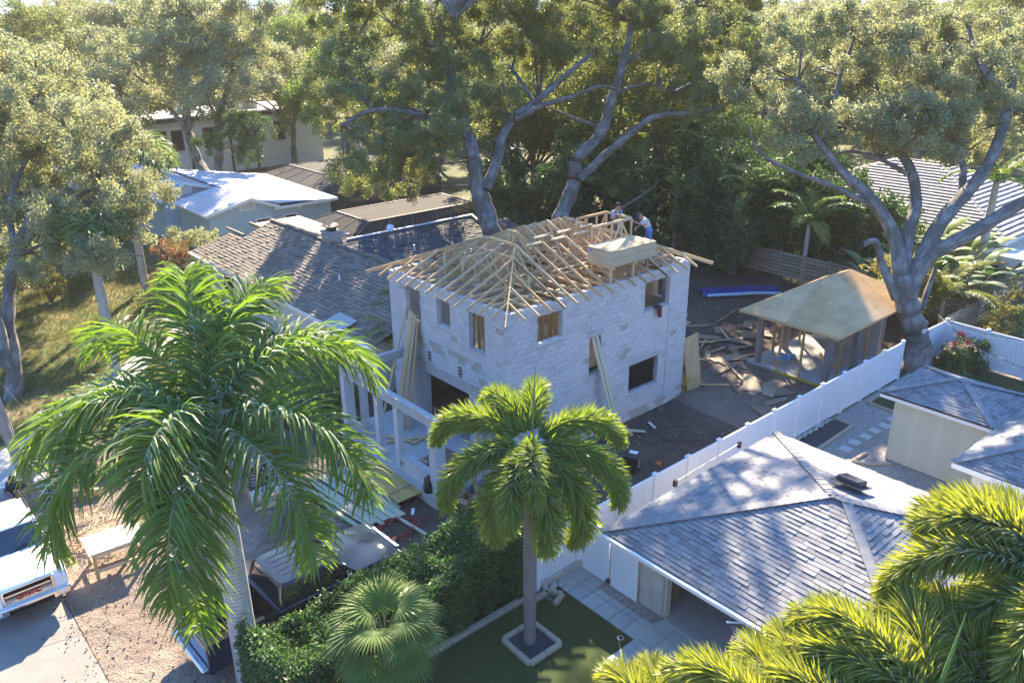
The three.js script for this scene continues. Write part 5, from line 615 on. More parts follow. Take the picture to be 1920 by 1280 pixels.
// azimuths measured from the right of the house corner view: 0 = along the view's right, 90 = away
const azOf = deg => { const a = deg * Math.PI / 180, yaw = 0.7099, rx = Math.cos(yaw), rz = Math.sin(yaw), fx = Math.sin(yaw), fz = -Math.cos(yaw); return -Math.atan2(rz * Math.sin(Math.PI / 2 - a) + fz * Math.sin(a), rx * Math.cos(a) + fx * Math.sin(a)); };
{
  let s = 500; const F = (deg, el, L = 4.1, droop = 1.7, o = {}) => ({ geo: frondGeo({ L, el, droop, n: 290, len: 1.2, wid: 0.064, seed: s++, grav: 0.5, bend: 1.7, ...o }), az: azOf(deg) });
  palm('royal_palm', 'tall royal palm with pale smooth trunk beside the dark pickup', [-11.0, 0, 3.0], 6.0, 0.27, [F(20, 0.9, 4.6, 2.3), F(184, 0.35, 4.8, 1.75), F(143, 0.75, 4.9, 1.7), F(110, 1.15, 4.4, 1.4), F(75, 1.2, 3.9, 1.5), F(258, 0.65, 3.6, 2.6), F(220, 0.25, 4.5, 2.0), F(276, 0.1, 4.5, 1.7), F(342, 0.4, 4.7, 2.0), F(316, 0.15, 4.7, 1.8), F(45, 0.8, 4.2, 1.9), F(200, 0.75, 3.8, 2.5), F(281, -0.3, 4.6, 1.2)], royalLeaf, { shaft: 1.25 });
  palm('queen_palm', 'palm with drooping yellow green fronds beside the croton shrub', [-2.4, 0, -30.6], 7.4, 0.19, [F(10, 0.7, 3.6, 2.6), F(60, 0.8, 3.4, 2.4), F(330, 0.5, 3.8, 2.6), F(290, 0.6, 3.4, 2.6), F(120, 0.9, 3.2, 2.4), F(200, 0.7, 3.4, 2.5), F(250, 0.5, 3.3, 2.5)], queenLeaf, { shaft: 0.5 });
  palm('queen_palm', 'slender palm with pale trunk and drooping yellow green fronds on the lawn', [-7.6, 0, -18.8], 6.2, 0.19, [F(30, 0.9, 1.8, 2.4), F(110, 1.0, 1.8, 2.4), F(200, 0.8, 1.7, 2.4), F(290, 0.7, 1.7, 2.5), F(350, 0.9, 1.7, 2.4)], queenLeaf, { shaft: 0.5 });
}
const foxGeo = [-0.35, 0.05, 0.35, 0.6, 0.85, 1.1, 1.3].map((el, i) => frondGeo({ L: 2.5, el, bend: 1.6, droop: (el > 1 ? 0.7 : 1.55) + 0.35 * Math.cos(el), n: 1100, len: 0.54, wid: 0.042, seed: 600 + i, mode: 'foxtail', grav: 0.1, bare: 0.12 })), foxLong = [0.1, 0.5, 0.9].map((el, i) => frondGeo({ L: 3.0, el, bend: 1.6, droop: 1.85, n: 1250, len: 0.54, wid: 0.042, seed: 640 + i, mode: 'foxtail', grav: 0.1, bare: 0.1 }));
const fx = (deg, k, s = 0.95, mat) => ({ geo: k < 7 ? foxGeo[k] : foxLong[k - 7], az: azOf(deg), s, mat });
palm('foxtail_palm', 'foxtail palm with ringed trunk in the square bed on the turf lawn', [-5.0, 0, 6.63], 5.15, 0.13, [fx(80, 4, 0.95), fx(152, 8, 1), fx(18, 8, 0.95), fx(200, 7, 0.95), fx(255, 1, 1.0), fx(285, 0, 1.15), fx(325, 0, 1.2), fx(352, 7, 1), fx(120, 4, 0.9), fx(228, 0, 1.1), fx(270, 2, 0.85)], foxLeaf, { shaft: 0.75, bulge: 0.3, trunkMat: foxBark });
{
  const spear = (t, x, y, z, h, lx = 0, lz = 0) => { part(t, 'spear_leaf', limbGeo([V(x, y, z), V(x + lx * 0.5, y + h * 0.5, z + lz * 0.5), V(x + lx, y + h, z + lz)], [0.035, 0.028, 0.006], 6), crownshaftMat); };
  const G = 'foxtail palms in front of the garage', f2 = (b, H, list, label, lean) => { const t = palm('foxtail_palm', label, b, H, 0.15, [...list, fx(35, 1), fx(125, 0), fx(185, 0), fx(265, 3), fx(340, 2)], foxLeafY, { shaft: 0.7, bulge: 0.2, lean, group: G, trunkMat: foxBark }); spear(t, lean?.[0] ?? 0, H + 0.6, lean?.[1] ?? 0, 1.7, 0.15, 0.1); return t; };
  spear(scene.children[scene.children.length - 1], 0.05, 5.7, 0.02, 2.0, 0.2, -0.1);
  f2([-7.85, 0, 15.4], 4.95, [fx(170, 2), fx(140, 4), fx(100, 3, 1), fx(60, 4), fx(20, 2), fx(200, 1), fx(240, 2), fx(300, 1), fx(330, 3), fx(80, 4)], 'foxtail palm with a tall spear leaf beside the flag');
  f2([-6.45, 0, 16.4], 5.6, [fx(175, 1), fx(150, 3), fx(110, 2), fx(80, 4), fx(40, 2), fx(5, 1), fx(210, 2), fx(250, 1), fx(300, 2), fx(130, 4)], 'foxtail palm with wide yellow plumes reaching over the garage roof corner');
  f2([-3.9, 0, 17.0], 6.75, [fx(165, 8), fx(135, 4), fx(100, 3), fx(60, 2), fx(190, 1), fx(220, 2), fx(260, 1), fx(150, 4), fx(30, 3)], 'taller foxtail palm over the garage roof with dark green plume');
  f2([-7.35, 0, 16.35], 5.0, [fx(160, 2), fx(130, 4), fx(90, 3), fx(50, 4), fx(10, 2), fx(210, 1), fx(300, 1), fx(110, 4)], 'low foxtail palm in front of the other plumes with orange tips');
  f2([-5.3, 0, 17.1], 5.5, [fx(165, 3), fx(135, 4), fx(95, 3), fx(60, 4), fx(15, 2), fx(200, 1), fx(290, 1), fx(115, 4)], 'foxtail palm below the dark green plume at the roof corner');
  f2([-8.75, 0, 14.0], 3.85, [fx(150, 2), fx(110, 4), fx(70, 3), fx(30, 2), fx(350, 1), fx(190, 1), fx(230, 2), fx(280, 1), fx(310, 2), fx(90, 4)], 'foxtail palm at the driveway edge with short pale plumes');
}
// fan palm
function fanLeafGeo(el, L, rad, seed) {
  const r = rng(seed), pos = [], idx = []; let k = 0; const tip = V(Math.cos(el) * L, Math.sin(el) * L, 0), T = V(Math.cos(el - 0.7), Math.sin(el - 0.7), 0), S = V(0, 0, 1), n = 40;
  for (let i = 0; i < n; i++) { const a = (i / (n - 1) - 0.5) * 4.5, d = T.clone().multiplyScalar(Math.cos(a)).addScaledVector(S, Math.sin(a)).normalize(), l = rad * (0.75 + 0.25 * Math.cos(a)) * rr(0.92, 1.06, r), q = tip.clone(); let w = S.clone().multiplyScalar(Math.cos(a)).addScaledVector(T, -Math.sin(a)).applyAxisAngle(d, (i % 2 ? 0.5 : -0.5)); const prof = [0.004, 0.03, 0.028, 0.016, 0.002]; for (let s = 0; s < 5; s++) { pos.push(q.x + w.x * prof[s], q.y + w.y * prof[s], q.z + w.z * prof[s], q.x - w.x * prof[s], q.y - w.y * prof[s], q.z - w.z * prof[s]); if (s < 4) { idx.push(k, k + 1, k + 2, k + 2, k + 1, k + 3); q.addScaledVector(d, l / 4); d.y -= s > 0 ? 0.22 : 0.06; d.normalize(); } k += 2; } }
  return { leaves: rawGeo(pos, idx), rib: limbGeo([V(0, 0, 0), tip.clone().multiplyScalar(0.5).add(V(0, 0.05, 0)), tip], [0.022, 0.016, 0.012], 5) };
}
palm('fan_palm', 'fan palm with drooping round leaves in front of the dark hedge', [-8.8, 0, 5.95], 1.9, 0.11, [[200, .2], [235, -.1], [165, .5], [130, .8], [95, .9], [60, .8], [25, .5], [350, .2], [315, -.1], [275, -.2], [220, .6], [300, .5], [255, .75], [110, 1.25], [20, 1.0], [180, 1.05], [330, .8]].map(([d, el], i) => ({ geo: fanLeafGeo(el + 0.15, 0.85, 0.82, 700 + i), az: azOf(d), at: 1 })), fanLeaf, { bulge: 0.05, trunkMat: bark, shaft: 0.01 });
// small pinnate palms
{
  const sm2 = [0.2, 0.6, 1.0, 1.3].map((el, i) => frondGeo({ L: 1.9, el, droop: 1.5, n: 120, len: 0.42, wid: 0.04, seed: 720 + i, mode: 'pin', grav: 0.2 })), ring = (n, o = 0) => Array.from({ length: n }, (_, i) => ({ geo: sm2[(i * 3 + o) % 4], az: i / n * 6.283 + o }));
  palm('areca_palm', 'small feathery palm squeezed between the block house and bungalow', [1.3, 0, -9.0], 2.2, 0.08, ring(11), queenLeaf, {}); palm('areca_palm', 'second low feathery palm by the white boundary wall', [2.9, 0, -10.2], 2.6, 0.08, ring(11, 1), queenLeaf, {}); palm('areca_palm', 'spiky young palm in the shade of the side yard', [0.0, 0, -13.4], 0.4, 0.1, ring(12, 2), fanLeaf, {});
  const big = [0.5, 0.8, 1.1, 1.35].map((el, i) => frondGeo({ L: 3.2, el, droop: 1.5, n: 200, len: 0.6, wid: 0.05, seed: 740 + i, mode: 'pin', grav: 0.25 })), ring2 = (n, o) => Array.from({ length: n }, (_, i) => ({ geo: big[(i * 3 + Math.floor(o)) % 4], az: i / n * 6.283 + o }));
  for (const [x, z, H] of [[27, -16.2, 7.2], [25, -18.6, 6.8]]) palm('clump_palm', 'bright yellow green palm rising behind the leaning oak', [x, 0, z], H, 0.14, ring2(12, x), arecaLeaf, { group: 'bright palms behind the leaning oak' });
  const Ga = 'yellow green palms behind the tiled roof', Gb = 'feathery palms in the evergreen screen';
  for (const [x, z, H] of [[58, -1, 5], [62, 4, 6], [54, 14, 4], [48, -17, 6]]) palm('clump_palm', 'yellow green palm standing behind the tiled roof', [x, 0, z], H, 0.14, ring2(12, x), arecaLeaf, { group: Ga });
  for (const [x, z, H] of [[26.5, -14, 4.2], [28.5, -9.5, 4.4], [23.5, -17.5, 4.0], [27.4, -5, 3.6]]) palm('clump_palm', 'feathery palm rising from the dark evergreen screen', [x, 0, z], H, 0.12, ring2(11, x), queenLeaf, { group: Gb });
  palm('clump_palm', 'arching palm in front of the slatted fence', [26.2, 0, 3.6], 1.4, 0.1, ring2(9, 3), arecaLeaf, {});
  palm('tall_palm', 'tall grey palm trunk in front of the tiled roof', [33.0, 0, 2.6], 6.4, 0.2, ring2(10, 1), queenLeaf, {});
}
// paddle-leaved plants
function paddlePlant(label, pos, n, h, seed, mat, group) {
  const t = thing('paddle_leaf_plant', label, 'plant', pos, 0, group), r = rng(seed);
  for (let i = 0; i < n; i++) { const a = r() * 6.283, el = rr(0.85, 1.4, r), L = h * rr(0.7, 1.05, r), W = L * 0.085, st = L * 0.45, N = 8, pos2 = [], idx = []; let p = V(Math.cos(a) * 0.15, 0, Math.sin(a) * 0.15), ang = el; const S = V(-Math.sin(a), 0, Math.cos(a)), rib = [p.clone()], step = L / 20; for (let s = 0; s < 4; s++) { p = p.clone().add(V(Math.cos(a) * Math.cos(ang), Math.sin(ang), Math.sin(a) * Math.cos(ang)).multiplyScalar(L * 0.62 / 4)); rib.push(p.clone()); ang -= 0.04; }
    for (let s = 0; s <= N; s++) { const u = s / N, w = W * Math.pow(Math.sin(Math.PI * (0.06 + 0.9 * u)), 0.6) * (0.94 + 0.12 * r()); const T = V(Math.cos(a) * Math.cos(ang), Math.sin(ang), Math.sin(a) * Math.cos(ang)), Nn = S.clone().cross(T); const l = p.clone().addScaledVector(S, w).addScaledVector(Nn, -w * 0.25), q = p.clone().addScaledVector(S, -w).addScaledVector(Nn, -w * 0.25); pos2.push(l.x, l.y, l.z, p.x, p.y, p.z, q.x, q.y, q.z); if (s < N) { const k = s * 3; idx.push(k, k + 1, k + 3, k + 1, k + 4, k + 3, k + 1, k + 2, k + 4, k + 2, k + 5, k + 4); } p = p.clone().addScaledVector(T, step); ang -= 0.13 + 0.05 * r(); }
    const m = part(t, 'leaf', rawGeo(pos2, idx), mat); part(m, 'stalk', limbGeo(rib, [0.05, 0.03], 5), midrib); }
  return t;
}
{
  const bl = leaf([.17, .26, .03], 0.5, 0.2, 0.3), bl2 = leaf([.06, .13, .03], 0.38, 0.2, 0.3), G = 'paddle leaved plants behind the oak'; let k = 0;  // bright leaf for sunlit plants, dark copy for shaded: light in the colour
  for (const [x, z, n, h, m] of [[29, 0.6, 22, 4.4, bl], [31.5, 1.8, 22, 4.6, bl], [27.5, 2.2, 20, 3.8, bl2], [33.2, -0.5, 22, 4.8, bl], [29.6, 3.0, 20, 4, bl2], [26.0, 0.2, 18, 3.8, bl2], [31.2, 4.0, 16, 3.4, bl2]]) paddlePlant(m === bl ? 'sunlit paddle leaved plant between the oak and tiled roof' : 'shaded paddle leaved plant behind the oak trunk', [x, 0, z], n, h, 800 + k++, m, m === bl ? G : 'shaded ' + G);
  
  const cd = thing('cordyline', 'dark red spiky cordyline above the clipped green bush', 'plant', [21.0, 1.0, 6.5]); for (let j = 0; j < 5; j++) { const r = rng(900 + j), pos = [], idx = []; let q = 0; const c = V(rr(-.8, .8, r), rr(0, .45, r), rr(-.7, .5, r)); for (let i = 0; i < 34; i++) { const a = r() * 6.283, el = rr(-.1, 1.3, r), L = rr(.35, .55, r), T = V(Math.cos(a) * Math.cos(el), Math.sin(el), Math.sin(a) * Math.cos(el)), S = V(-Math.sin(a), 0, Math.cos(a)); [[0, .012], [.5, .035], [1, .002]].forEach(([u, w]) => { const p = c.clone().addScaledVector(T, L * u).add(V(0, -0.12 * u * u, 0)); pos.push(p.x + S.x * w, p.y, p.z + S.z * w, p.x - S.x * w, p.y, p.z - S.z * w); }); idx.push(q, q + 1, q + 2, q + 2, q + 1, q + 3, q + 2, q + 3, q + 4, q + 4, q + 3, q + 5); q += 6; } part(cd, 'rosette', rawGeo(pos, idx), redLeaf); }
}
// ------------------------------------------------------------ pickups
const chrome = std({ color: lin(.72, .72, .74), roughness: 0.14, metalness: 1 }), carGlass = phy({ color: lin(.012, .02, .028), roughness: 0.04, clearcoat: 1, clearcoatRoughness: 0.02 }), lampGlass = phy({ color: lin(.75, .77, .8), roughness: 0.1, clearcoat: 1, clearcoatRoughness: 0.05, metalness: 0.3 }), liner = phy({ color: lin(.016, .017, .02), roughness: 1, specularIntensity: 0.1 });
function loftRR(sec, seg = 6) { // rounded-rectangle sections [y, x0, x1, halfWidth, radius]
  const pos = [], idx = [], uv = [], n = seg * 4; sec.forEach(([y, x0, x1, hw, r], s) => { for (let c = 0; c < 4; c++) for (let k = 0; k < seg; k++) { const a = (c + k / (seg - 1)) * Math.PI / 2, cx = c === 0 || c === 3 ? x1 - r : x0 + r, cz = c < 2 ? hw - r : -hw + r; pos.push(cx + Math.cos(a) * r, y, cz + Math.sin(a) * r); uv.push(c + k / seg, y); } });
  for (let s = 0; s < sec.length - 1; s++) for (let i = 0; i < n; i++) { const a = s * n + i, b = s * n + (i + 1) % n; idx.push(a, a + n, b, b, a + n, b + n); }
  const top = (sec.length - 1) * n; for (let i = 1; i < n - 1; i++) idx.push(top, top + i + 1, top + i); for (let i = 1; i < n - 1; i++) idx.push(0, i, i + 1);
  return toCreasedNormals(rawGeo(pos, idx, uv), 0.6);
}
function sideProfile(pts, hw, bev = 0.04) { const s = new THREE.Shape(); pts.forEach(p => { if (p.length === 2) (s.curves.length || s.currentPoint.x || s.currentPoint.y) ? s.lineTo(...p) : s.moveTo(...p); else s.absarc(...p); }); const g = new THREE.ExtrudeGeometry(s, { depth: hw * 2 - bev * 2, bevelEnabled: true, bevelSize: bev, bevelThickness: bev, bevelSegments: 3, curveSegments: 14 }); g.translate(0, 0, -hw + bev); return toCreasedNormals(g, 0.7); }
const { FontLoader } = await import('three/addons/loaders/FontLoader.js'), { TextGeometry } = await import('three/addons/geometries/TextGeometry.js');
const boldFont = await new FontLoader().loadAsync('fonts/droid/droid_sans_bold.typeface.json');
function pickup(label, pos, turn, paint, emblem) {
  const t = thing('pickup_truck', label, 'pickup truck', pos, turn), hw = 0.99;
  part(t, 'hood', sideProfile([[1.25, 0.5], [1.25, 1.22], [1.7, 1.25], [2.5, 1.2], [2.7, 1.15], [2.79, 1.06], [2.83, 0.85], [2.83, 0.52], [2.46, 0.52], [1.98, 0.52, 0.48, 0, Math.PI, false], [1.3, 0.5]], hw, 0.06), paint);
  part(t, 'hood_bulge', new RoundedBoxGeometry(1.25, 0.07, 1.1, 3, 0.03), paint).position.set(2.0, 1.215, 0); t.children[1].rotation.z = -0.06;
  part(t, 'cab', sideProfile([[-0.95, 0.45], [-0.95, 1.2], [1.27, 1.2], [1.27, 0.45]], hw, 0.05), paint);
  part(t, 'glasshouse', loftRR([[1.19, -0.92, 1.36, 0.93, 0.14], [1.5, -0.86, 1.05, 0.86, 0.16], [1.78, -0.78, 0.72, 0.78, 0.18]]), carGlass);
  part(t, 'roof', loftRR([[1.76, -0.80, 0.76, 0.795, 0.2], [1.84, -0.76, 0.66, 0.74, 0.2], [1.875, -0.62, 0.5, 0.58, 0.2]]), paint);
  for (const s of [-1, 1]) { for (const [a, b] of [[[1.36, 1.19, 0.93 * s], [0.74, 1.78, 0.775 * s]], [[0.28, 1.19, 0.945 * s], [0.2, 1.78, 0.80 * s]], [[-0.84, 1.19, 0.94 * s], [-0.72, 1.78, 0.79 * s]]]) bar(t, 'pillar', paint, V(...a), V(...b), 0.05, 0.09, V(1, 0, 0)); bx(t, 'belt_trim', paint, 2.1, 0.05, 0.03, 0.2, 1.2, 0.955 * s); }
  for (const z of [-0.5, -0.25, 0, 0.25, 0.5]) bx(t, 'roof_rib', paint, 0.9, 0.012, 0.03, -0.1, 1.88, z * 0.9);
  // load bed
  const bedSide = s => { const m = part(t, 'bed_side', sideProfile([[-2.85, 0.5], [-2.85, 1.28], [-0.99, 1.28], [-0.99, 0.5], [-1.32, 0.5], [-1.8, 0.5, 0.48, 0, Math.PI, false], [-2.8, 0.5]], 0.07, 0.02), paint); m.position.z = s * (hw - 0.07); bx(t, 'bed_rail', liner, 1.84, 0.03, 0.13, -1.92, 1.295, s * (hw - 0.075)); bx(t, 'bed_liner', liner, 1.8, 0.52, 0.02, -1.92, 1.0, s * (hw - 0.16)); };
  bedSide(1); bedSide(-1); bx(t, 'bed_floor', liner, 1.86, 0.06, 1.7, -1.92, 0.74, 0); bx(t, 'bed_front', liner, 0.05, 0.56, 1.7, -1.03, 1.0, 0); part(t, 'tailgate', new RoundedBoxGeometry(0.09, 0.66, 1.72, 3, 0.03), paint).position.set(-2.82, 0.96, 0); bx(t, 'tailgate_handle', chrome, 0.03, 0.1, 0.28, -2.875, 1.08, 0);
  for (let k = -3; k <= 3; k++) bx(t, 'floor_rib', liner, 1.8, 0.02, 0.08, -1.92, 0.78, k * 0.22);
  // wheels
  const tyre = new THREE.TorusGeometry(0.29, 0.115, 10, 24), rim = new THREE.CylinderGeometry(0.22, 0.22, 0.16, 16); rim.rotateX(Math.PI / 2);
  for (const x of [1.98, -1.8]) for (const s of [-1, 1]) { const w = new THREE.Group(); w.name = 'wheel'; w.position.set(x, 0.4, s * 0.84); t.add(w); part(w, 'tyre', tyre, rubber).scale.z = 1.15; part(w, 'rim', rim, chrome); bx(w, 'spoke', liner, 0.3, 0.05, 0.17, 0, 0, 0, 0, 0.6); bx(w, 'spoke', liner, 0.3, 0.05, 0.17, 0, 0, 0, 0, -0.6); }
  part(t, 'underbody', box(4.9, 0.25, 1.5), liner).position.set(0, 0.5, 0);
  // front
  part(t, 'front_bumper', new RoundedBoxGeometry(0.24, 0.26, 1.98, 3, 0.06), chrome).position.set(2.88, 0.6, 0); part(t, 'rear_bumper', new RoundedBoxGeometry(0.2, 0.2, 1.9, 3, 0.05), chrome).position.set(-2.95, 0.58, 0); bx(t, 'bumper_intake', liner, 0.05, 0.1, 1.1, 2.995, 0.56, 0);
  bx(t, 'grille', liner, 0.07, 0.44, 1.14, 2.855, 0.92, 0, 0, -0.1); for (const [y, h] of [[1.15, 0.08], [0.71, 0.07]]) part(t, 'grille_frame', new RoundedBoxGeometry(0.1, h, 1.26, 2, 0.02), chrome).position.set(2.875 - (y > 1 ? 0.03 : 0), y, 0); for (const s of [-1, 1]) part(t, 'grille_frame', new RoundedBoxGeometry(0.1, 0.5, 0.08, 2, 0.02), chrome).position.set(2.87, 0.93, s * 0.6); for (const y of [0.82, 1.02]) bx(t, 'grille_bar', chrome, 0.03, 0.04, 1.1, 2.9, y, 0); for (const y of [0.78, 0.86, 0.905, 0.95, 1.03]) bx(t, 'grille_bar', steel, 0.02, 0.012, 1.1, 2.895, y, 0);
  for (const s of [-1, 1]) { part(t, 'headlight', new RoundedBoxGeometry(0.2, 0.34, 0.32, 3, 0.05), lampGlass).position.set(2.745, 0.97, s * 0.81); part(t, 'fog_lamp', new RoundedBoxGeometry(0.05, 0.1, 0.16, 2, 0.03), lampGlass).position.set(2.99, 0.6, s * 0.78); bx(t, 'tail_light', std({ color: lin(.35, .01, .015), roughness: 0.2 }), 0.06, 0.4, 0.12, -2.84, 1.0, s * 0.92); const mi = part(t, 'mirror', new RoundedBoxGeometry(0.16, 0.22, 0.26, 3, 0.05), paint); mi.position.set(1.02, 1.32, s * 1.14); bx(mi, 'mirror_arm', liner, 0.06, 0.05, 0.14, 0, -0.06, -s * 0.16); for (const x of [0.9, -0.1]) bx(t, 'door_handle', paint, 0.2, 0.04, 0.04, x - 0.35, 1.05, s * 1.0); for (const x of [0.28, 1.22, -0.88]) bx(t, 'door_seam', liner, 0.012, 0.62, 0.01, x, 0.82, s * 0.9905); bar(t, 'wiper', liner, V(1.36, 1.24, s * 0.1 + 0.1), V(1.2, 1.38, s * 0.1 - 0.5), 0.02, 0.02); }
  if (emblem) { const tg = new TextGeometry('GMC', { font: boldFont, size: 0.13, depth: 0.03, curveSegments: 3 }); tg.center(); const e = part(t, 'emblem', tg, std({ color: lin(.55, .03, .03), roughness: 0.3 })); e.position.set(2.925, 0.9, 0); e.rotation.y = Math.PI / 2; e.scale.x = 1.5; }
  bx(t, 'antenna', blackPl, 0.14, 0.06, 0.05, 0.45, 1.91, 0.3);
  return t;
}
pickup('white pickup truck parked at the edge of the sandy site', [-14.52, 0, -5.75], -Math.PI / 2 + 0.02, phy({ color: lin(.80, .80, .80), roughness: 0.35, clearcoat: 1, clearcoatRoughness: 0.06 }), true);
pickup('dark blue pickup truck half hidden behind the clipped hedge', [-9.0, 0, 1.75], 0.03, phy({ color: lin(.02, .032, .05), roughness: 1, specularIntensity: 0, clearcoat: 1, clearcoatRoughness: 0.02 }), false);

// ------------------------------------------------------------ people: one smooth surface over a posed skeleton
function sdfBody(bones, cell, pad = 0.1) { // bones: [a, b, ra, rb, colour]
  const lo = V(1e9, 1e9, 1e9), hi = V(-1e9, -1e9, -1e9); for (const [a, b, ra, rb] of bones) for (const [p, q] of [[a, ra], [b, rb]]) { lo.min(p.clone().subScalar(q)); hi.max(p.clone().addScalar(q)); }
  const c = lo.clone().add(hi).multiplyScalar(0.5), half = Math.max(hi.x - lo.x, hi.y - lo.y, hi.z - lo.z) / 2 + pad, n = Math.ceil(half * 2 / cell), mc = new MarchingCubes(n, undefined, false, false, 120000); mc.isolation = 0;
  const K = 0.022, px = V(0, 0, 0); mc.field.fill(-1);
  const pre = bones.map(([a, b, ra, rb]) => { const d = b.clone().sub(a); return { a, d, l2: Math.max(1e-9, d.lengthSq()), ra, rb }; });
  for (let k = 0; k < n; k++) for (let j = 0; j < n; j++) for (let i = 0; i < n; i++) { px.set(c.x + ((i - n / 2) / (n / 2)) * half, c.y + ((j - n / 2) / (n / 2)) * half, c.z + ((k - n / 2) / (n / 2)) * half); let s = 0, m = 1e9; for (const q of pre) { const ex = px.x - q.a.x, ey = px.y - q.a.y, ez = px.z - q.a.z; let t = (ex * q.d.x + ey * q.d.y + ez * q.d.z) / q.l2; t = t < 0 ? 0 : t > 1 ? 1 : t; const d = Math.hypot(ex - q.d.x * t, ey - q.d.y * t, ez - q.d.z * t) - (q.ra + (q.rb - q.ra) * t); if (d < m) m = d; if (d < 0.14) s += Math.exp(-d / K); } mc.field[k * n * n + j * n + i] = s > 0 ? K * Math.log(s) : -m; }
  mc.update(); const cnt = mc.count, pos = new Float32Array(cnt * 3), nor = new Float32Array(cnt * 3), col = new Float32Array(cnt * 3);
  for (let i = 0; i < cnt; i++) { const x = c.x + mc.positionArray[i * 3] * half, y = c.y + mc.positionArray[i * 3 + 1] * half, z = c.z + mc.positionArray[i * 3 + 2] * half; pos.set([x, y, z], i * 3); nor.set(mc.normalArray.subarray(i * 3, i * 3 + 3), i * 3); let bd = 1e9, bc = null; for (const [a, b, ra, rb, cc] of bones) { const ex = V(x, y, z).sub(a), d = b.clone().sub(a), t = Math.max(0, Math.min(1, ex.dot(d) / Math.max(1e-9, d.lengthSq()))), q = ex.addScaledVector(d, -t).length() - (ra + (rb - ra) * t); if (q < bd) { bd = q; bc = cc; } } col.set(bc, i * 3); }
  const g = new THREE.BufferGeometry(); g.setAttribute('position', new THREE.BufferAttribute(pos, 3)); g.setAttribute('normal', new THREE.BufferAttribute(nor, 3)); g.setAttribute('color', new THREE.BufferAttribute(col, 3)); g.setAttribute('uv', new THREE.BufferAttribute(new Float32Array(cnt * 2), 2)); return g;
}
const bodyMat = std({ vertexColors: true, roughness: 0.8 }), SKIN = [.36, .21, .14];
function person(label, pos, turn, J, C) { // J: joints in the person's own frame, x right, y up, z forward
  const t = thing('person', label, 'person', pos, turn), v = k => V(...J[k]), sk = SKIN, b = [];
  b.push([v('pelvis'), v('waist'), .135, .125, C.legs], [v('waist'), v('chest'), .125, .15, C.top], [v('chest'), v('neckBase'), .15, .07, C.top], [v('neckBase'), v('head'), .055, .06, sk]);
  b.push([v('shL'), v('shR'), .075, .075, C.top]); b.push([v('hipL'), v('hipR'), .10, .10, C.legs]);
  for (const s of ['L', 'R']) { const el = v('el' + s), wr = v('wr' + s), sh = v('sh' + s), cut = sh.clone().lerp(el, 0.75); b.push([sh, cut, .062, .055, C.top], [cut, el, .046, .042, C.sleeve ?? sk], [el, wr, .042, .03, C.sleeve ?? sk]); b.push([v('hip' + s), v('kn' + s), .095, .062, C.legs], [v('kn' + s), v('an' + s), .06, .043, C.legs], [v('an' + s), v('to' + s), .048, .04, C.shoe]); }
  const parts = [sdfBody(b, 0.016)];
  // head with nose, ears, jaw
  const h = v('head'), f = V(...(J.face ?? [0, 0, 1])).normalize(), rt = V(0, 1, 0).cross(f).normalize(), up = f.clone().cross(rt), P = (x, y, z) => h.clone().addScaledVector(rt, x).addScaledVector(up, y).addScaledVector(f, z), hb = [];
  hb.push([P(0, .06, -.01), P(0, .03, .01), .088, .085, sk], [P(0, -.02, .035), P(0, -.06, .05), .062, .05, sk], [P(0, .03, .10), P(0, -.005, .115), .011, .015, sk], [P(.085, .02, -.005), P(.085, -.015, -.005), .016, .012, sk], [P(-.085, .02, -.005), P(-.085, -.015, -.005), .016, .012, sk], [P(-.02, -.045, .09), P(.02, -.045, .09), .012, .012, [.28, .12, .09]], [P(-.033, .028, .087), P(-.03, .028, .089), .011, .011, [.05, .035, .03]], [P(.033, .028, .087), P(.03, .028, .089), .011, .011, [.05, .035, .03]]);
  parts.push(sdfBody(hb, 0.007, 0.03));
  // hands: palm, four fingers, thumb
  for (const s of ['L', 'R']) { const w = v('wr' + s), dir = w.clone().sub(v('el' + s)).normalize().lerp(V(...(J['hand' + s] ?? [0, 0, 0])), J['hand' + s] ? 0.7 : 0).normalize(), sd = dir.clone().cross(V(0.2, 1, 0.1)).normalize(), dn = sd.clone().cross(dir), kb = [], Q = (a, bb, c) => w.clone().addScaledVector(dir, a).addScaledVector(sd, bb).addScaledVector(dn, c); kb.push([Q(0, 0, 0), Q(.05, 0, 0), .028, .036, sk]); [[-.03, .075], [-.01, .085], [.01, .08], [.03, .062]].forEach(([o, l]) => { kb.push([Q(.07, o, 0), Q(.07 + l * .55, o, -.012), .0095, .009, sk], [Q(.07 + l * .55, o, -.012), Q(.07 + l * .85, o, -.04), .009, .008, sk]); }); const ts = s === 'L' ? 1 : -1; kb.push([Q(.02, .03 * ts, -.005), Q(.05, .06 * ts, -.02), .012, .010, sk], [Q(.05, .06 * ts, -.02), Q(.08, .06 * ts, -.035), .010, .009, sk]); parts.push(sdfBody(kb, 0.006, 0.02)); }
  part(t, 'body', mergeGeometries(parts), bodyMat);
  const hairB = C.cap ? [[P(0, .085, -.01), P(0, .075, .01), .088, .086, C.hair], [P(-.05, .07, .10), P(.05, .07, .10), .02, .02, C.hair], [P(0, .07, .08), P(0, .07, .14), .05, .03, C.hair]] : [[P(0, .085, -.025), P(0, .05, -.04), .09, .088, C.hair], [P(0, .10, .03), P(0, .10, 0), .06, .07, C.hair]]; part(t, C.cap ? 'cap' : 'hair', sdfBody(hairB, 0.008, 0.03), bodyMat);
  if (C.vest) for (const s of [-1, 1]) part(t, 'harness_strap', tube([v('neckBase').add(V(.1 * s, .03, .06)), v('chest').add(V(.11 * s, 0, .15)), v('waist').add(V(.09 * s, 0, .135))], 0.02, 6), std({ color: lin(...C.vest), roughness: .7 }));
  return t;
}
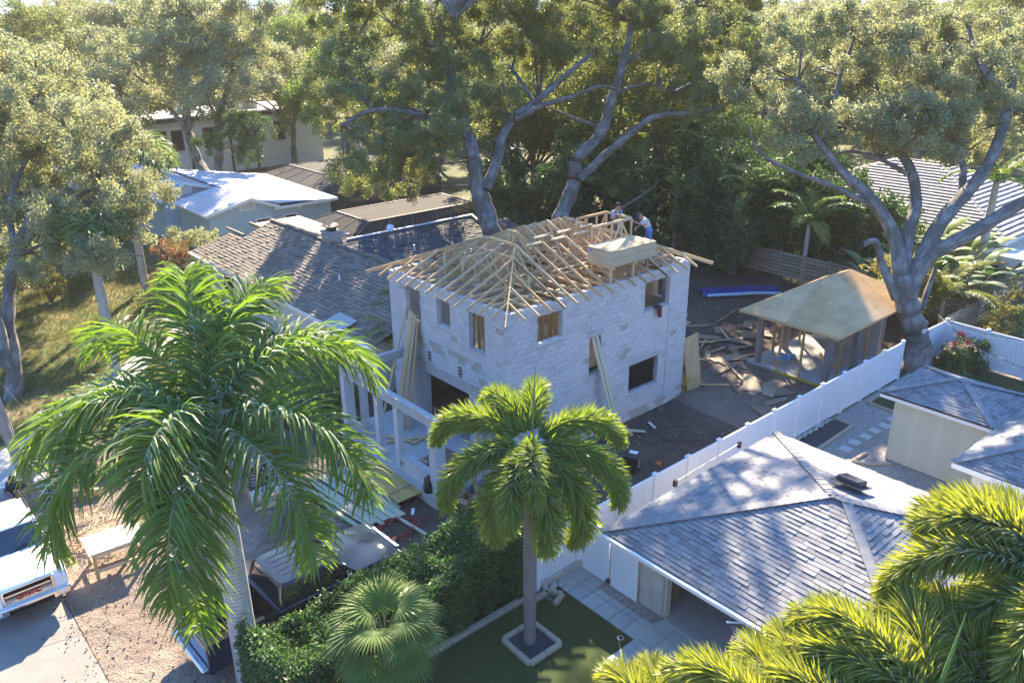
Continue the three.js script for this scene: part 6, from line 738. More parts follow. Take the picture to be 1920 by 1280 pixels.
const stand = { pelvis: [0, .93, 0], waist: [0, 1.08, 0], chest: [0, 1.28, .01], neckBase: [0, 1.46, 0], head: [0, 1.6, .02], shL: [-.17, 1.40, 0], shR: [.17, 1.40, 0], hipL: [-.09, .9, 0], hipR: [.09, .9, 0], knL: [-.1, .49, .02], knR: [.1, .49, .02], anL: [-.1, .09, 0], anR: [.1, .09, 0], toL: [-.11, .05, .16], toR: [.11, .05, .16], elL: [-.25, 1.14, -.02], elR: [.25, 1.14, -.02], wrL: [-.22, .9, .08], wrR: [.22, .9, .08] };
const DK = [.02, .021, .025];
const photog = person('person in a black shirt and cap looking at a phone beside the pole', [-13.6, 0, -8.35], -0.35, { ...stand, head: [0, 1.59, .06], face: [0, -.55, 1], elL: [-.27, 1.15, .02], elR: [.27, 1.15, .02], wrL: [-.07, 1.12, .27], wrR: [.07, 1.12, .27], handL: [.6, 0, .5], handR: [-.6, 0, .5], knR: [.1, .5, .12], anR: [.1, .12, -.02], toR: [.11, .05, .13] }, { top: DK, legs: [.022, .025, .035], shoe: [.03, .03, .03], hair: [.015, .015, .017], cap: true });
{ const ph = thing('phone', 'dark phone held by the person in black', 'phone', [-13.6, 0, -8.35], -0.35); bx(ph, 'phone_case', blackPl, .07, .012, .14, 0, 1.145, .37, 0, 0, -.4); bx(ph, 'screen', glassDark, .062, .004, .13, 0, 1.153, .369, 0, 0, -.4); }
person('worker in a grey shirt and red harness standing inside the roof framing', [7.95, 6.36, -2.55], -2.2 + 2.0, { ...stand, head: [0, 1.6, .05], face: [.7, -.3, .6], elL: [-.26, 1.2, .1], elR: [.26, 1.18, .1], wrL: [-.12, 1.12, .32], wrR: [.15, 1.12, .32] }, { top: [.32, .34, .38], legs: [.10, .12, .16], shoe: [.1, .07, .05], hair: [.012, .01, .01], vest: [.3, .02, .03] });
person('worker in a pale shirt and blue jeans reaching for the truss end', [8.75, 6.15, -1.5], -2.28, { ...stand, waist: [0, 1.08, .06], chest: [0, 1.25, .16], neckBase: [0, 1.39, .26], head: [0, 1.48, .36], face: [0, -.7, .7], shL: [-.17, 1.34, .2], shR: [.17, 1.34, .2], elR: [.3, 1.25, .42], wrR: [.34, 1.36, .66], elL: [-.24, 1.12, .3], wrL: [-.2, 1.0, .45], knL: [-.13, .5, .1], knR: [.12, .49, -.05], anR: [.14, .09, -.12], toR: [.15, .05, .03] }, { top: [.50, .46, .42], legs: [.08, .20, .42], shoe: [.1, .08, .06], hair: [.03, .05, .12], cap: true });

// ------------------------------------------------------------ stacked plywood on the roof
{
  const s = thing('plywood_stack', 'thick stack of new plywood sheets propped on the wall top', 'plywood stack', [6.07, 0, -0.53]); const sheets = [], r = rng(61); for (let k = 0; k < 36; k++) sheets.push(tinted(placed(box(2.44 + rr(-.008, .008, r), 0.0142, 1.22 + rr(-.008, .008, r)), M4(rr(-.006, .006, r), 6.64 + k * 0.0155, rr(-.006, .006, r))), mixc([.50, .42, .27], [.62, .53, .37], r()))); const m = part(s, 'sheets', merged(sheets), std({ color: lin(1, 1, 1), vertexColors: true, map: plyMap, roughness: 0.75 })); m.userData.kind = 'stuff';
  bx(s, 'top_sheet', ply[2], 2.45, 0.014, 1.23, 0, 7.205, 0, 0.004, -0.006); for (const x of [-1.1, 0.1, 0.9]) { bx(s, 'bearer', pine[1], 0.09, 0.09, 1.3, x, 6.585, 0); bx(s, 'support_leg', x > 0.5 ? greyWood : pine[1], 0.09, 0.54, 0.09, x, 6.27, 0.48); bx(s, 'support_leg', pine[0], 0.09, 0.54, 0.09, x, 6.27, -0.45); } bx(s, 'stencil_mark', std({ color: lin(.35, .15, .5), roughness: .8 }), 0.006, 0.1, 0.12, -1.224, 7.1, -0.42);
}
// ------------------------------------------------------------ boards leaning on the house
{
  const put = (A, B, w, h, mat, label, group, up) => { const g = thing('timber_board', label, 'board', [0, 0, 0], 0, group), a = V(...A); g.position.copy(a); bar(g, 'board', mat, V(0, 0, 0), V(...B).sub(a), w, h, up); return g; };
  const G = 'long boards leaning against the porch wall'; [[-1.35, -4.75, -5.3, 4.62], [-1.42, -4.95, -5.45, 4.66], [-1.3, -5.15, -5.6, 4.7], [-1.2, -4.55, -5.2, 4.45], [-1.15, -6.3, -5.8, 5.0]].forEach(([x, z, z2, y], i) => put([x, 0.45, z], [-0.06, y, z2], i === 4 ? 0.09 : 0.2, 0.045, i % 2 ? ply[1] : greyWood === 0 ? ply[1] : std({ color: lin(.47 + .03 * i, .40 + .02 * i, .31), map: woodMap, roughness: .85 }), 'long weathered board leaning against the porch wall', G, V(1, 0.4, 0)));
  [[4.25, 4.1], [4.42, 4.2]].forEach(([x, y], i) => put([x + 0.55, 0.05, 0.75], [x - 0.15, y, -0.02], 0.14, 0.04, treated[2], 'long board leaning into the tall narrow window opening', 'boards leaning at the narrow window', V(0, 0, 1)));
  put([4.9, 0.05, 1.1], [4.35, 1.15, 0.06], 0.2, 0.03, std({ color: lin(.62, .62, .60), roughness: .7 }), 'short white board propped against the long block wall', undefined, V(0, 0, 1)); put([5.4, 0.05, 1.0], [5.0, .75, .06], 0.12, 0.04, pine[0], 'short pine offcut propped against the long block wall', undefined, V(0, 0, 1));
  put([6.0, 0.05, 1.1], [5.1, 0.3, 0.8], 0.2, 0.03, treated[0], 'greenish plank lying by the house wall below the big window', undefined); put([-0.6, 0.1, 1.4], [-1.9, 0.1, 2.1], 0.18, 0.05, treated[1], 'pale green plank on dark soil beside the cardboard boxes', undefined);
  put([0.5, 0.08, 1.2], [2.4, 0.08, 0.4], 0.18, 0.05, treated[1], 'green treated plank under the foxtail palm fronds', undefined);
  put([-0.5, 0.5, -1.2], [-0.05, 2.5, -1.7], 0.15, 0.04, studWood[2], 'yellow plank propped beside the garage sized opening', undefined, V(1, 0, 0));
  // leaning sheet at the corner
  const sh = thing('leaning_plywood', 'single plywood sheet leaning at the corner of the block house', 'plywood sheet', [10.1, 0, 0]); const m = part(sh, 'sheet', box(1.22, 2.44, 0.018), ply[0]); m.position.set(0.47, 1.2, -0.22); m.rotation.set(-0.16, 0.16, 0.0); bar(sh, 'prop', pine[1], V(0.2, 0.05, -0.75), V(0.3, 1.6, -0.42), 0.06, 0.04);
  // timber landing behind the corner
  const pl = thing('timber_landing', 'rough timber landing with plywood deck behind the block house', 'scaffold', [10.6, 0, -3.2]); bx(pl, 'deck', ply[1], 1.9, 0.03, 1.7, 1.1, 2.0, 0.4, 0.1); bx(pl, 'frame', pine[2], 1.9, 0.12, 0.05, 1.1, 2.35, -0.3); bx(pl, 'frame', pine[1], 0.05, 0.12, 1.4, 2.0, 2.35, 0.3); for (const [x, z] of [[.3, 1.0], [1.9, 1.0], [.3, -.4], [1.9, -.4]]) bx(pl, 'leg', studWood[1], 0.09, 2.0, 0.09, x, 1.0, z); bx(pl, 'side_sheet', oldPly[0], 1.2, 1.6, 0.02, 2.2, 2.9, -1.5, .1);
  const st = thing('straw_bundle', 'loose bundle of yellow straw at the house corner', 'straw', [10.05, 0, -0.35]), ms = [], r = rng(71); for (let k = 0; k < 260; k++) { const a = r() * 6.28, L = rr(.3, .7, r), x = rr(-.35, .35, r), z = rr(-.3, .4, r), y = rr(.02, .9, r) * (1 - Math.abs(x)); ms.push(M4(x, y, z, a, L, 1, 1, 0, rr(-1.4, -.1, r))); } const sg = box(1, 0.008, 0.008); scatter(st, 'straw', sg, std({ color: lin(.50, .38, .08), roughness: .8 }), ms);
}
// ------------------------------------------------------------ plywood scraps and boards on the soil
{
  const r = rng(81), G = 'plywood offcuts strewn on the soil'; let k = 0;
  const pcs = [[15.98, -3.42, 1.5, .7], [17.67, -2.25, 1.3, .8], [18.44, -1.55, 1.0, .6], [17.2, -3.6, 1.2, .5], [16.66, -1.78, 1.2, .5], [16.33, -2.42, 1.6, .3], [14.97, -2.0, 1.6, .25], [15.37, -1.32, 1.8, .35], [14.33, -1.01, 1.5, .8], [14.29, -.15, 1.1, .25], [13.42, -.36, 1.7, .3], [12.78, 1.27, 1.8, 1.0], [13.4, 2.09, 1.2, 1.0], [12.97, 2.73, 1.1, .8], [12.6, 2.35, 1.3, .6], [12.1, 3.0, 1.6, .4], [10.9, 3.3, 1.4, .8], [15.97, -1.41, 2.0, .2], [14.0, -1.9, 1.4, .3], [13.9, -.9, 1.2, .5], [14.9, -.6, 1.0, .5], [17.0, -4.6, 1.4, .4], [18.9, -3.0, 1.2, .5], [15.2, -3.0, 1.1, .3], [12.2, 1.9, .9, .4]];
  for (const [x, z, a, b] of pcs) { const w = a * rr(.8, 1.1, r), d = b * rr(.8, 1.1, r), sh = new THREE.Shape([[-w / 2, -d / 2], [w / 2 * rr(.6, 1, r), -d / 2 * rr(.7, 1, r)], [w / 2, d / 2 * rr(.2, 1, r)], [-w / 2 * rr(.5, 1, r), d / 2]].map(q => new THREE.Vector2(...q))), g = new THREE.ExtrudeGeometry(sh, { depth: 0.014, bevelEnabled: false }); g.rotateX(-Math.PI / 2); const m = part(scene, numbered('plywood_offcut'), g, oldPly[k % 3]); m.position.set(x, 0.05 + (k % 3) * 0.016, z); m.rotation.set(rr(-.012, .012, r), r() * 6.28, rr(-.015, .015, r)); tag(m, 'irregular plywood offcut lying on the dark soil near the pavilion', 'plywood scrap', G); k++; }
  const bs = [[14.4, -2.6, 2.6, .4], [13.3, .2, 2.2, 1.0], [16, -.4, 2.4, -.3], [19, -4.4, 3.4, .2], [13.8, -1.5, 2.4, -.7], [15.6, .9, 1.1, 1.2], [12.0, .9, 1.6, .9], [11.5, .3, 2.2, -.75], [16.9, -3.0, 1.8, .9]]; for (const [x, z, L, a] of bs) { const m = part(scene, numbered('loose_board'), box(L, 0.04, 0.1), [pine[0], oldPly[1], pine[2]][k++ % 3]); m.position.set(x, 0.06 + (k % 3) * 0.03, z); m.rotation.y = a; tag(m, 'narrow loose board lying among the plywood offcuts', 'board', 'narrow boards among the offcuts'); }
  for (const [x, z, L, a, l] of [[5.9, 3.5, .75, -.3, 'short white plank lying against the long white fence'], [6.6, .95, .5, 1.2, 'short pale stick on the soil under the big window'], [-3.9, -0.3, .35, .9, 'tiny pale offcut near the red hose']]) { const m = part(scene, numbered('short_plank'), box(L, 0.04, 0.1), white === 0 ? pine[0] : std({ color: lin(.66, .63, .56), roughness: .8 })); m.position.set(x, 0.05, z); m.rotation.y = a; tag(m, l, 'board'); }
}
// ------------------------------------------------------------ front of the porch: lumber, form panel, boxes, hose
{
  const r = rng(91), G = 'treated planks stacked on the soil by the porch'; let k = 0;
  for (const [x, z, L, dx, y] of [[-4.95, -2.5, 3.9, .10, .06], [-5.2, -2.4, 3.6, .10, .06], [-5.6, -2.2, 3.8, .1, .06], [-4.4, -2.3, 4.0, .08, .06], [-4.2, -2.5, 3.6, .06, .06], [-4.75, -2.5, 3.7, .1, .11], [-5.4, -2.3, 3.6, .1, .11], [-4.1, -2.7, 3.4, .05, .11], [-4.55, -2.6, 3.2, .08, .16], [-3.75, -2.9, 3.2, .04, .06], [-5.85, -2.5, 3.5, .12, .06]]) { const m = part(scene, numbered('treated_plank'), box(L, 0.045, k % 3 ? 0.14 : 0.24), treated[k % 3]); m.position.set(x, y, z + rr(-.3, .3, r)); m.rotation.y = Math.PI / 2 + dx + rr(-.03, .03, r); tag(m, 'pale green treated plank in the stack beside the porch', 'plank', G); k++; }
  const lone = part(scene, 'long_plank', box(3.6, 0.05, 0.1), treated[0]); lone.position.set(-4.5, 0.06, -0.75); lone.rotation.y = -Math.PI / 2 + 0.1; tag(lone, 'long single plank pointing at the red hose coil', 'plank');
  const fp = thing('form_panel', 'yellow formwork panel with two steel bars beside the porch wall', 'formwork', [-3.55, 0.28, -2.2], 0); for (const x of [-.3, .3]) bx(fp, 'panel_board', formPly, 0.595, 0.03, 2.9, x, 0, 0, 0, 0.02); for (const z of [-.9, .8]) { bx(fp, 'steel_bar', chrome, 1.15, 0.03, 0.035, 0, 0.045, z, 0.08); bx(fp, 'bar_handle', chrome, 0.03, 0.03, 0.25, 0.1, 0.07, z + .1); } for (const z of [-1.1, 1.0]) bx(fp, 'bearer', oldPly[1], 1.0, 0.2, 0.12, 0, -.13, z);
  const bag = thing('black_bag', 'black rubbish bag hanging on the low porch wall', 'bag', [-3.12, .55, -.5]); const bg = new THREE.SphereGeometry(.24, 14, 10); { const p = bg.attributes.position, n = rng(3); for (let i = 0; i < p.count; i++) { const q = 1 + .12 * Math.sin(p.getX(i) * 23 + p.getY(i) * 17); p.setXYZ(i, p.getX(i) * .55 * q, p.getY(i) * 1.7 * q, p.getZ(i) * .9 * q); } bg.computeVertexNormals(); } part(bag, 'sack', bg, phy({ color: lin(.012, .012, .015), roughness: .4, clearcoat: .4 })); bx(bag, 'knot', blackPl, .06, .1, .06, .04, .42, 0);
  const card = std({ color: lin(.36, .21, .11), roughness: .85 }), cardIn = std({ color: lin(.20, .11, .06), roughness: .9 }), carton = (label, x, z, w, h, d, turn, y = 0) => { const t = thing('cardboard_box', label, 'box', [x, y, z], turn), e = .012; bx(t, 'bottom', cardIn, w, e, d, 0, e, 0); bx(t, 'side', card, w, h, e, 0, h / 2 + e, d / 2); bx(t, 'side', card, w, h, e, 0, h / 2 + e, -d / 2); bx(t, 'side', card, e, h, d - .03, w / 2 - .006, h / 2 + e, 0); bx(t, 'side', card, e, h, d - .03, -w / 2 + .006, h / 2 + e, 0); bx(t, 'flap', card, w, e, d * .45, 0, h + .02, d * .66, 0, 0, .5); bx(t, 'flap', card, w * .4, e, d, -w * .66, h - .02, 0, 0, .6); return t; };
  carton('open brown carton standing in front of the porch corner', -2.3, .55, .42, .35, .42, .3); carton('long open brown carton against the porch side wall', -1.5, .45, .45, .5, .95, -.5); carton('crumpled brown carton under the foxtail palm fronds', -.35, .5, .5, .35, .5, .9);
  const wb = (x, z, s, turn, l) => { const t = thing('white_carton', l, 'box', [x, 0, z], turn); part(t, 'carton', new RoundedBoxGeometry(.26 * s, .22 * s, .2 * s, 1, .008), white).position.y = .11 * s; bx(t, 'carton_print', std({ color: lin(.2, .25, .35), roughness: .7 }), .12 * s, .08 * s, .004, 0, .12 * s, .102 * s); }; wb(-1.95, .55, .9, .4, 'small white carton beside the open brown carton'); wb(-1.6, .95, 1.3, -.4, 'larger white carton in front of the long carton'); wb(-1.35, 1.1, .8, .9, 'tipped small white carton at the end of the litter'); wb(-.75, -.0 + .3, 1.2, .1, 'white carton close to the porch side wall');
  // red hose coil, black cable coil, tyre
  const coil = (label, cat, pos, R, n, rad, mat, seed) => { const q = rng(seed), pts = []; for (let i = 0; i < n * 14; i++) { const a = i / 14 * 6.283, rd = R * (0.62 + .38 * q()); pts.push(V(Math.cos(a) * rd * 1.25 + .08 * Math.sin(i * .3), .04 + .03 * q(), Math.sin(a) * rd)); } const t = thing(cat.replace(' ', '_'), label, cat, pos); part(t, 'coil', new THREE.TubeGeometry(new THREE.CatmullRomCurve3(pts), n * 40, rad, 5), mat); part(t, 'loose_end', tube([pts[0], pts[0].clone().add(V(.5, 0, .3)), pts[0].clone().add(V(.9, 0, .1))], rad, 5), mat); return t; };
  coil('tangled dark red air hose lying on the dark soil', 'air hose', [-4.85, 0.02, .15], .62, 9, .011, std({ color: lin(.22, .02, .025), roughness: .6 }), 5); coil('black cable coil on the porch slab', 'cable coil', [-2.1, .44, -1.6], .26, 8, .022, blackPl, 6);
  const cab = (label, pts) => { const t = single('ground_cable', tube(pts.map(p => V(p[0], .04, p[1])), .014, 5, 60), blackPl, label, 'cable'); }; cab('thin black cable curling on the soil near the white fence', [[5.2, 1.9], [6.4, 2.3], [7.6, 2.0], [7.0, 1.5], [6.0, 1.8], [6.9, 2.9], [8.2, 3.4]]); cab('thin black cable running towards the black bin', [[3.7, 2.5], [4.6, 2.2], [5.4, 2.6], [6.6, 2.5]]);
  const rp = thing('brown_panel', 'brown plywood panel lying on the porch slab', 'panel', [-1.5, .45, -1.6], .12); bx(rp, 'panel', std({ color: lin(.22, .14, .10), map: plyMap, roughness: .7 }), 1.1, .03, 1.5, 0, .05, 0, 0, .02); bx(rp, 'edge_board', pine[1], .05, .06, 1.6, -.6, .04, 0);
  for (const [a, b, l] of [[[-2.9, .5, -4.4], [-.5, .5, -3.2], 'round pole lying across the porch slab'], [[-2.6, .52, -5.4], [-1.6, .5, -3.4], 'second pole lying near the porch columns'], [[-1.8, .5, -3.4], [-.4, .52, -3.6], 'short pole by the leaning boards on the porch']]) { const g = thing('timber_pole', l, 'pole'); g.position.set(...a); part(g, 'pole', limbGeo([V(0, 0, 0), V(...b).sub(V(...a)).multiplyScalar(.5), V(...b).sub(V(...a))], [.05, .05, .045], 7), ply[0]); }
  // wheeled bin
  const bin = thing('wheeled_bin', 'small black wheeled bin beside the white fence', 'bin', [3.35, 0, 2.75], .4); part(bin, 'tub', loftRR([[.08, -.24, .24, .2, .05], [.7, -.3, .3, .26, .05]]), blackPl); part(bin, 'lid', new RoundedBoxGeometry(.66, .06, .58, 2, .02), blackPl).position.y = .74; bx(bin, 'label_strip', std({ color: lin(.35, .5, .6), roughness: .5 }), .07, .4, .01, .05, .42, .245); bx(bin, 'lid_label', white, .2, .006, .3, .1, .775, .02); for (const s of [-1, 1]) { const w = part(bin, 'wheel', new THREE.CylinderGeometry(.11, .11, .06, 14), rubber); w.rotation.x = Math.PI / 2; w.position.set(.32, .11, s * .2); } bx(bin, 'handle', blackPl, .04, .04, .5, .36, .68, 0);
  const orange = thing('orange_cap', 'little orange plastic cap on the soil next to the bin', 'cap', [4.5, 0, 3.0]); part(orange, 'cap', new THREE.CylinderGeometry(.08, .12, .06, 12), std({ color: lin(.5, .1, .02), roughness: .6 })).position.y = .05; part(orange, 'rim', new THREE.TorusGeometry(.12, .015, 6, 14), std({ color: lin(.4, .08, .02), roughness: .6 })).rotation.x = Math.PI / 2; orange.children[1].position.y = .03;
  const jk = thing('dark_red_jacket', 'dark red jacket hanging over the upper window sill', 'jacket', [7.62, 4.5, .04]); { const g = new THREE.PlaneGeometry(.36, .6, 8, 12), p = g.attributes.position; for (let i = 0; i < p.count; i++) { const x = p.getX(i), y = p.getY(i) + .3; p.setXYZ(i, x * (1 - .3 * (1 - y / .6)) + (.6 - y) * .12, y > .45 ? .03 : y - .42, y > .45 ? .1 - (y - .45) * 1.6 : .11 + .03 * Math.sin(x * 20)); } g.computeVertexNormals(); part(jk, 'cloth', g, std({ color: lin(.10, .015, .025), roughness: .9, side: THREE.DoubleSide })); part(jk, 'collar', new THREE.TorusGeometry(.08, .03, 6, 12, 4), std({ color: lin(.05, .02, .06), roughness: .9 })).position.set(-.05, .02, 0); jk.children[1].rotation.x = 1.4; }
  const ld = thing('red_ladder', 'red step ladder standing inside the upper window', 'ladder', [7.05, 3.15, -.6], .3), red = std({ color: lin(.42, .04, .02), roughness: .5 }); for (const x of [-.2, .2]) bar(ld, 'rail', red, V(x, 0, .2), V(x * .7, 2.4, 0), .05, .06); for (let q = 0; q < 7; q++) bx(ld, 'rung', steel, .36, .03, .08, 0, .3 + q * .3, .17 - q * .025); 
  const bp = thing('blue_door', 'blue door leaf standing inside the upper window', 'door', [7.75, 3.16, -1.5], .1); bx(bp, 'sheet', std({ color: lin(.02, .13, .22), roughness: .5 }), .75, 2.1, .03, 0, 1.3, .1); bx(bp, 'edge', white, .05, 2.1, .05, .4, 1.3, .1);
}
// ------------------------------------------------------------ sandy front: sign, table, chain link panel, rubble
{
  const cv = document.createElement('canvas'); cv.width = 512; cv.height = 400; const c = cv.getContext('2d'); c.fillStyle = '#f2f0ee'; c.fillRect(0, 0, 512, 400); c.fillStyle = '#4d1a48'; c.fillRect(0, 0, 512, 270); c.fillStyle = '#f4eef2'; c.font = 'italic bold 34px sans-serif'; c.fillText('A Licensed R', 190, 70); c.fillText('residential Additi', 160, 112); c.fillText('Construction Ren', 185, 154); c.font = 'bold 40px sans-serif'; c.fillText('FL LIC.# CRCT5', 175, 226); c.fillStyle = '#1c1a20'; c.font = 'bold 76px sans-serif'; c.fillText('870-2460', 120, 338); c.fillStyle = '#57505a'; c.font = '44px sans-serif'; c.fillText('novation.com', 170, 386); c.fillStyle = '#e9dfe8'; for (let k = 0; k < 5; k++) { c.fillRect(36, 60 + k * 36, 70 - k * 6, 10); }
  const ct = new THREE.CanvasTexture(cv); ct.colorSpace = THREE.SRGBColorSpace; const s = thing('site_sign', 'purple and white contractor sign on a pine frame', 'sign', [-6.95, 0, -4.25], 0.02); const bd = part(s, 'sign_board', new THREE.BoxGeometry(1.5, 1.17, 0.02), [white, white, white, white, std({ map: ct, roughness: .5 }), white]); bd.position.set(0, .78, .03); bd.rotation.x = -.12; for (const x of [-.7, .7]) bar(s, 'frame_post', pine[3], V(x, 0, .1), V(x, 1.35, -.1), .09, .04, V(1, 0, 0)); bar(s, 'frame_rail', pine[1], V(-.75, .12, .12), V(.75, .12, .12), .04, .09); for (const x of [-.3, .3]) bar(s, 'frame_brace', pine[0], V(x, 0.04, .5), V(x * 1.8, .55, .02), .09, .04); bx(s, 'frame_rail', pine[2], 1.6, .04, .09, 0, .03, .42);
  const lum = thing('frame_lumber', 'pine framing offcuts lying under the purple sign', 'lumber', [-6.9, 0, -3.85]); for (const [x, z, L, a] of [[0, 0, 1.7, .05], [.2, .15, 1.6, -.02], [-.3, -.1, .8, .7], [.3, -.12, .7, -.6]]) bx(lum, 'offcut', pine[(Math.round(L * 10)) % 4], L, .05, .1, x, .05, z, a);
  const tb = thing('work_table', 'rough white topped timber work table on the sand', 'table', [-12.0, 0, -3.95], -0.06); for (let k = 0; k < 6; k++) bx(tb, 'top_board', std({ color: lin(.46, .44, .40), map: woodMap, roughness: .8 }), 0.25, 0.035, 1.1, -.65 + k * .26, .9, 0, .0); for (const x of [-.65, .65]) { for (const z of [-.5, .5]) bx(tb, 'leg', greyWood === 0 ? pine[0] : pine[2], .09, .88, .09, x, .44, z); bx(tb, 'rail', pine[1], .04, .1, 1.0, x, .3, 0); } for (const z of [-.52, .52]) { bx(tb, 'apron', pine[3], 1.4, .1, .04, 0, .83, z); bx(tb, 'rail', pine[3], 1.3, .09, .04, 0, .3, z); }
  const cl = thing('chain_link_panel', 'white framed chain link panel lying on its side', 'fence panel', [-9.9, .25, -5.6], 0); const fr = [[-.15, .0, -2.2], [-.2, 0, 2.0], [.35, .55, 1.7], [.45, .55, -2.4]].map(q => V(...q)); for (let k = 0; k < 4; k++) bar(cl, 'frame_tube', white, fr[k], fr[(k + 1) % 4], .045, .045); bar(cl, 'frame_tube', white, fr[0].clone().lerp(fr[1], .5), fr[3].clone().lerp(fr[2], .5), .04, .04); { const ws = []; for (let k = 0; k < 34; k++) { const u = k / 34; for (const e of [.14, -.14]) { const a = fr[0].clone().lerp(fr[1], u), b = fr[3].clone().lerp(fr[2], Math.max(0, Math.min(1, u + e))); const d = b.clone().sub(a), g = new THREE.CylinderGeometry(.004, .004, d.length(), 4); g.applyQuaternion(new THREE.Quaternion().setFromUnitVectors(V(0, 1, 0), d.clone().normalize())); g.translate(...a.lerp(b, .5).toArray()); ws.push(g); } } const m = part(cl, 'wire_mesh', merged(ws), steel); m.userData.kind = 'stuff'; }
  const ps = thing('plastic_sheet', 'crumpled clear white plastic sheeting on the sand', 'plastic sheet', [-9.1, 0, -7.0]); { const g = new THREE.PlaneGeometry(1.5, 2.8, 40, 60); g.rotateX(-Math.PI / 2); const p = g.attributes.position, n = rng(8); for (let i = 0; i < p.count; i++) { const x = p.getX(i), z = p.getZ(i); p.setXYZ(i, x * (1 + .2 * Math.sin(z * 3)), .10 + .09 * Math.abs(Math.sin(x * 6 + Math.sin(z * 4) * 2)) + .08 * Math.abs(Math.sin(z * 7 + x * 3)) + .03 * n(), z + .15 * Math.sin(x * 5)); } g.computeVertexNormals(); part(ps, 'sheet', g, phy({ color: lin(.75, .78, .82), roughness: .35, transmission: .35, thickness: 0, side: THREE.DoubleSide })); part(ps, 'fold', tube([V(-.5, .12, -1), V(0, .25, -.2), V(.3, .18, .9)], .07, 8), phy({ color: lin(.75, .78, .82), roughness: .35, transmission: .3, thickness: 0 })); }
  // rubble: flat stone, hollow blocks, steel frame
  const rock = thing('flat_rock', 'flat pale boulder beside the hollow concrete blocks', 'rock', [-11.1, 0, -2.75], .5); { const g = new THREE.IcosahedronGeometry(.42, 3), p = g.attributes.position; for (let i = 0; i < p.count; i++) { const x = p.getX(i), y = p.getY(i), z = p.getZ(i), q = 1 + .18 * Math.sin(x * 9 + y * 7) * Math.sin(z * 8 + x * 3); p.setXYZ(i, x * q * 1.25, y * q * .42, z * q * .8); } g.computeVertexNormals(); const m = part(rock, 'stone', g, std({ color: lin(.52, .47, .40), map: concreteMap, bumpMap: concreteBump, bumpScale: .02, roughness: .95 })); m.position.y = .14; part(rock, 'chip', g, m.material).scale.setScalar(.25); rock.children[1].position.set(.6, .05, .2); }
  const hollow = (x, z, turn, y, l) => { const t = thing('hollow_block', l, 'concrete block', [x, y, z], turn); for (const zz of [-.085, .085]) bx(t, 'face_shell', blockMats[3], .39, .19, .03, 0, .095, zz); for (const xx of [-.18, 0, .18]) bx(t, 'web', blockMats[3], .03, .19, .14, xx, .095, 0); }; hollow(-10.72, -2.45, .3, .0, 'hollow concrete block in front of the flat boulder'); hollow(-10.62, -2.9, .9, .0, 'hollow concrete block beside the steel frame'); hollow(-10.3, -3.35, -.6, 0, 'hollow concrete block at the foot of the chain link panel'); hollow(-10.68, -2.62, .4, .19, 'hollow concrete block on top of another');
  const sf = thing('steel_frame', 'small rusty steel frame lying on the sand', 'frame', [-10.25, .06, -2.75], .15); for (const z of [-.16, .16]) bx(sf, 'bar', rustSteel, .9, .04, .04, 0, 0, z); for (const x of [-.45, 0, .43]) bx(sf, 'bar', rustSteel, .04, .04, .28, x, 0.002, 0);
  // utility pole, wires on the ground, debris by the pole
  const pole = thing('utility_pole', 'leaning grey timber utility pole beside the white pickup', 'pole', [-13.1, 0, -8.97]); part(pole, 'shaft', limbGeo([V(0, -.2, 0), V(-.36, 4, -.38), V(-.72, 8, -.75)], [.17, .15, .12], 10), std({ color: lin(.30, .28, .265), map: woodMap, roughness: .9 })); bx(pole, 'marker_band', std({ color: lin(.5, .05, .04), roughness: .6 }), .04, .25, .1, -.22, 1.0, .04); part(pole, 'pole_strap', new THREE.CylinderGeometry(.16, .16, .08, 10), rustSteel).position.set(-.5, 5.5, -.53); part(pole, 'conduit', tube([V(.18, 0, 0), V(-.16, 3.6, -.36), V(-.35, 5.8, -.55)], .03, 6), castConcrete);
  const sack = thing('black_sack', 'black sack slumped at the foot of the utility pole', 'bag', [-12.45, 0, -9.0]); { const g = new THREE.SphereGeometry(.4, 16, 12), p = g.attributes.position; for (let i = 0; i < p.count; i++) { const x = p.getX(i), y = p.getY(i), z = p.getZ(i), q = 1 + .16 * Math.sin(x * 11 + y * 8) * Math.cos(z * 9); p.setXYZ(i, x * q, Math.max(-.25, y * q) * .8, z * q * .8); } g.computeVertexNormals(); part(sack, 'sack', g, phy({ color: lin(.015, .015, .02), roughness: .55, clearcoat: .3 })).position.y = .2; bx(sack, 'tie', blackPl, .08, .12, .08, .05, .5, 0); }
  const lg = thing('fallen_log', 'pale cut log lying behind the black sack', 'log', [-11.9, .16, -8.6], -.5); part(lg, 'stem', limbGeo([V(-.8, 0, 0), V(0, .03, .02), V(.8, .02, 0)], [.14, .15, .13], 9, .05), ply[1]); part(lg, 'stub', limbGeo([V(.2, .05, 0), V(.35, .2, .1)], [.05, .03], 6), ply[1]);
  const dp = thing('dead_fronds', 'heap of dry dead palm fronds beside the white pickup', 'dead fronds', [-12.75, 0, -6.8]), fr2 = [0, 1, 2, 3, 4, 5].map(i => frondGeo({ L: 1.5, el: .25, droop: .5, n: 60, len: .4, wid: .03, seed: 950 + i, mode: 'pin', grav: .15 })), dry = [std({ color: lin(.42, .31, .18), roughness: .9, side: THREE.DoubleSide }), std({ color: lin(.33, .24, .14), roughness: .9, side: THREE.DoubleSide })]; for (let k = 0; k < 10; k++) { const m = part(dp, 'dead_frond', fr2[k % 6].leaves, dry[k % 2]); m.position.set(rr(-.3, .3), .12, -1.4 + k * .36); m.rotation.y = rr(-3, 3); part(m, 'midrib', fr2[k % 6].rib, dry[0]); }
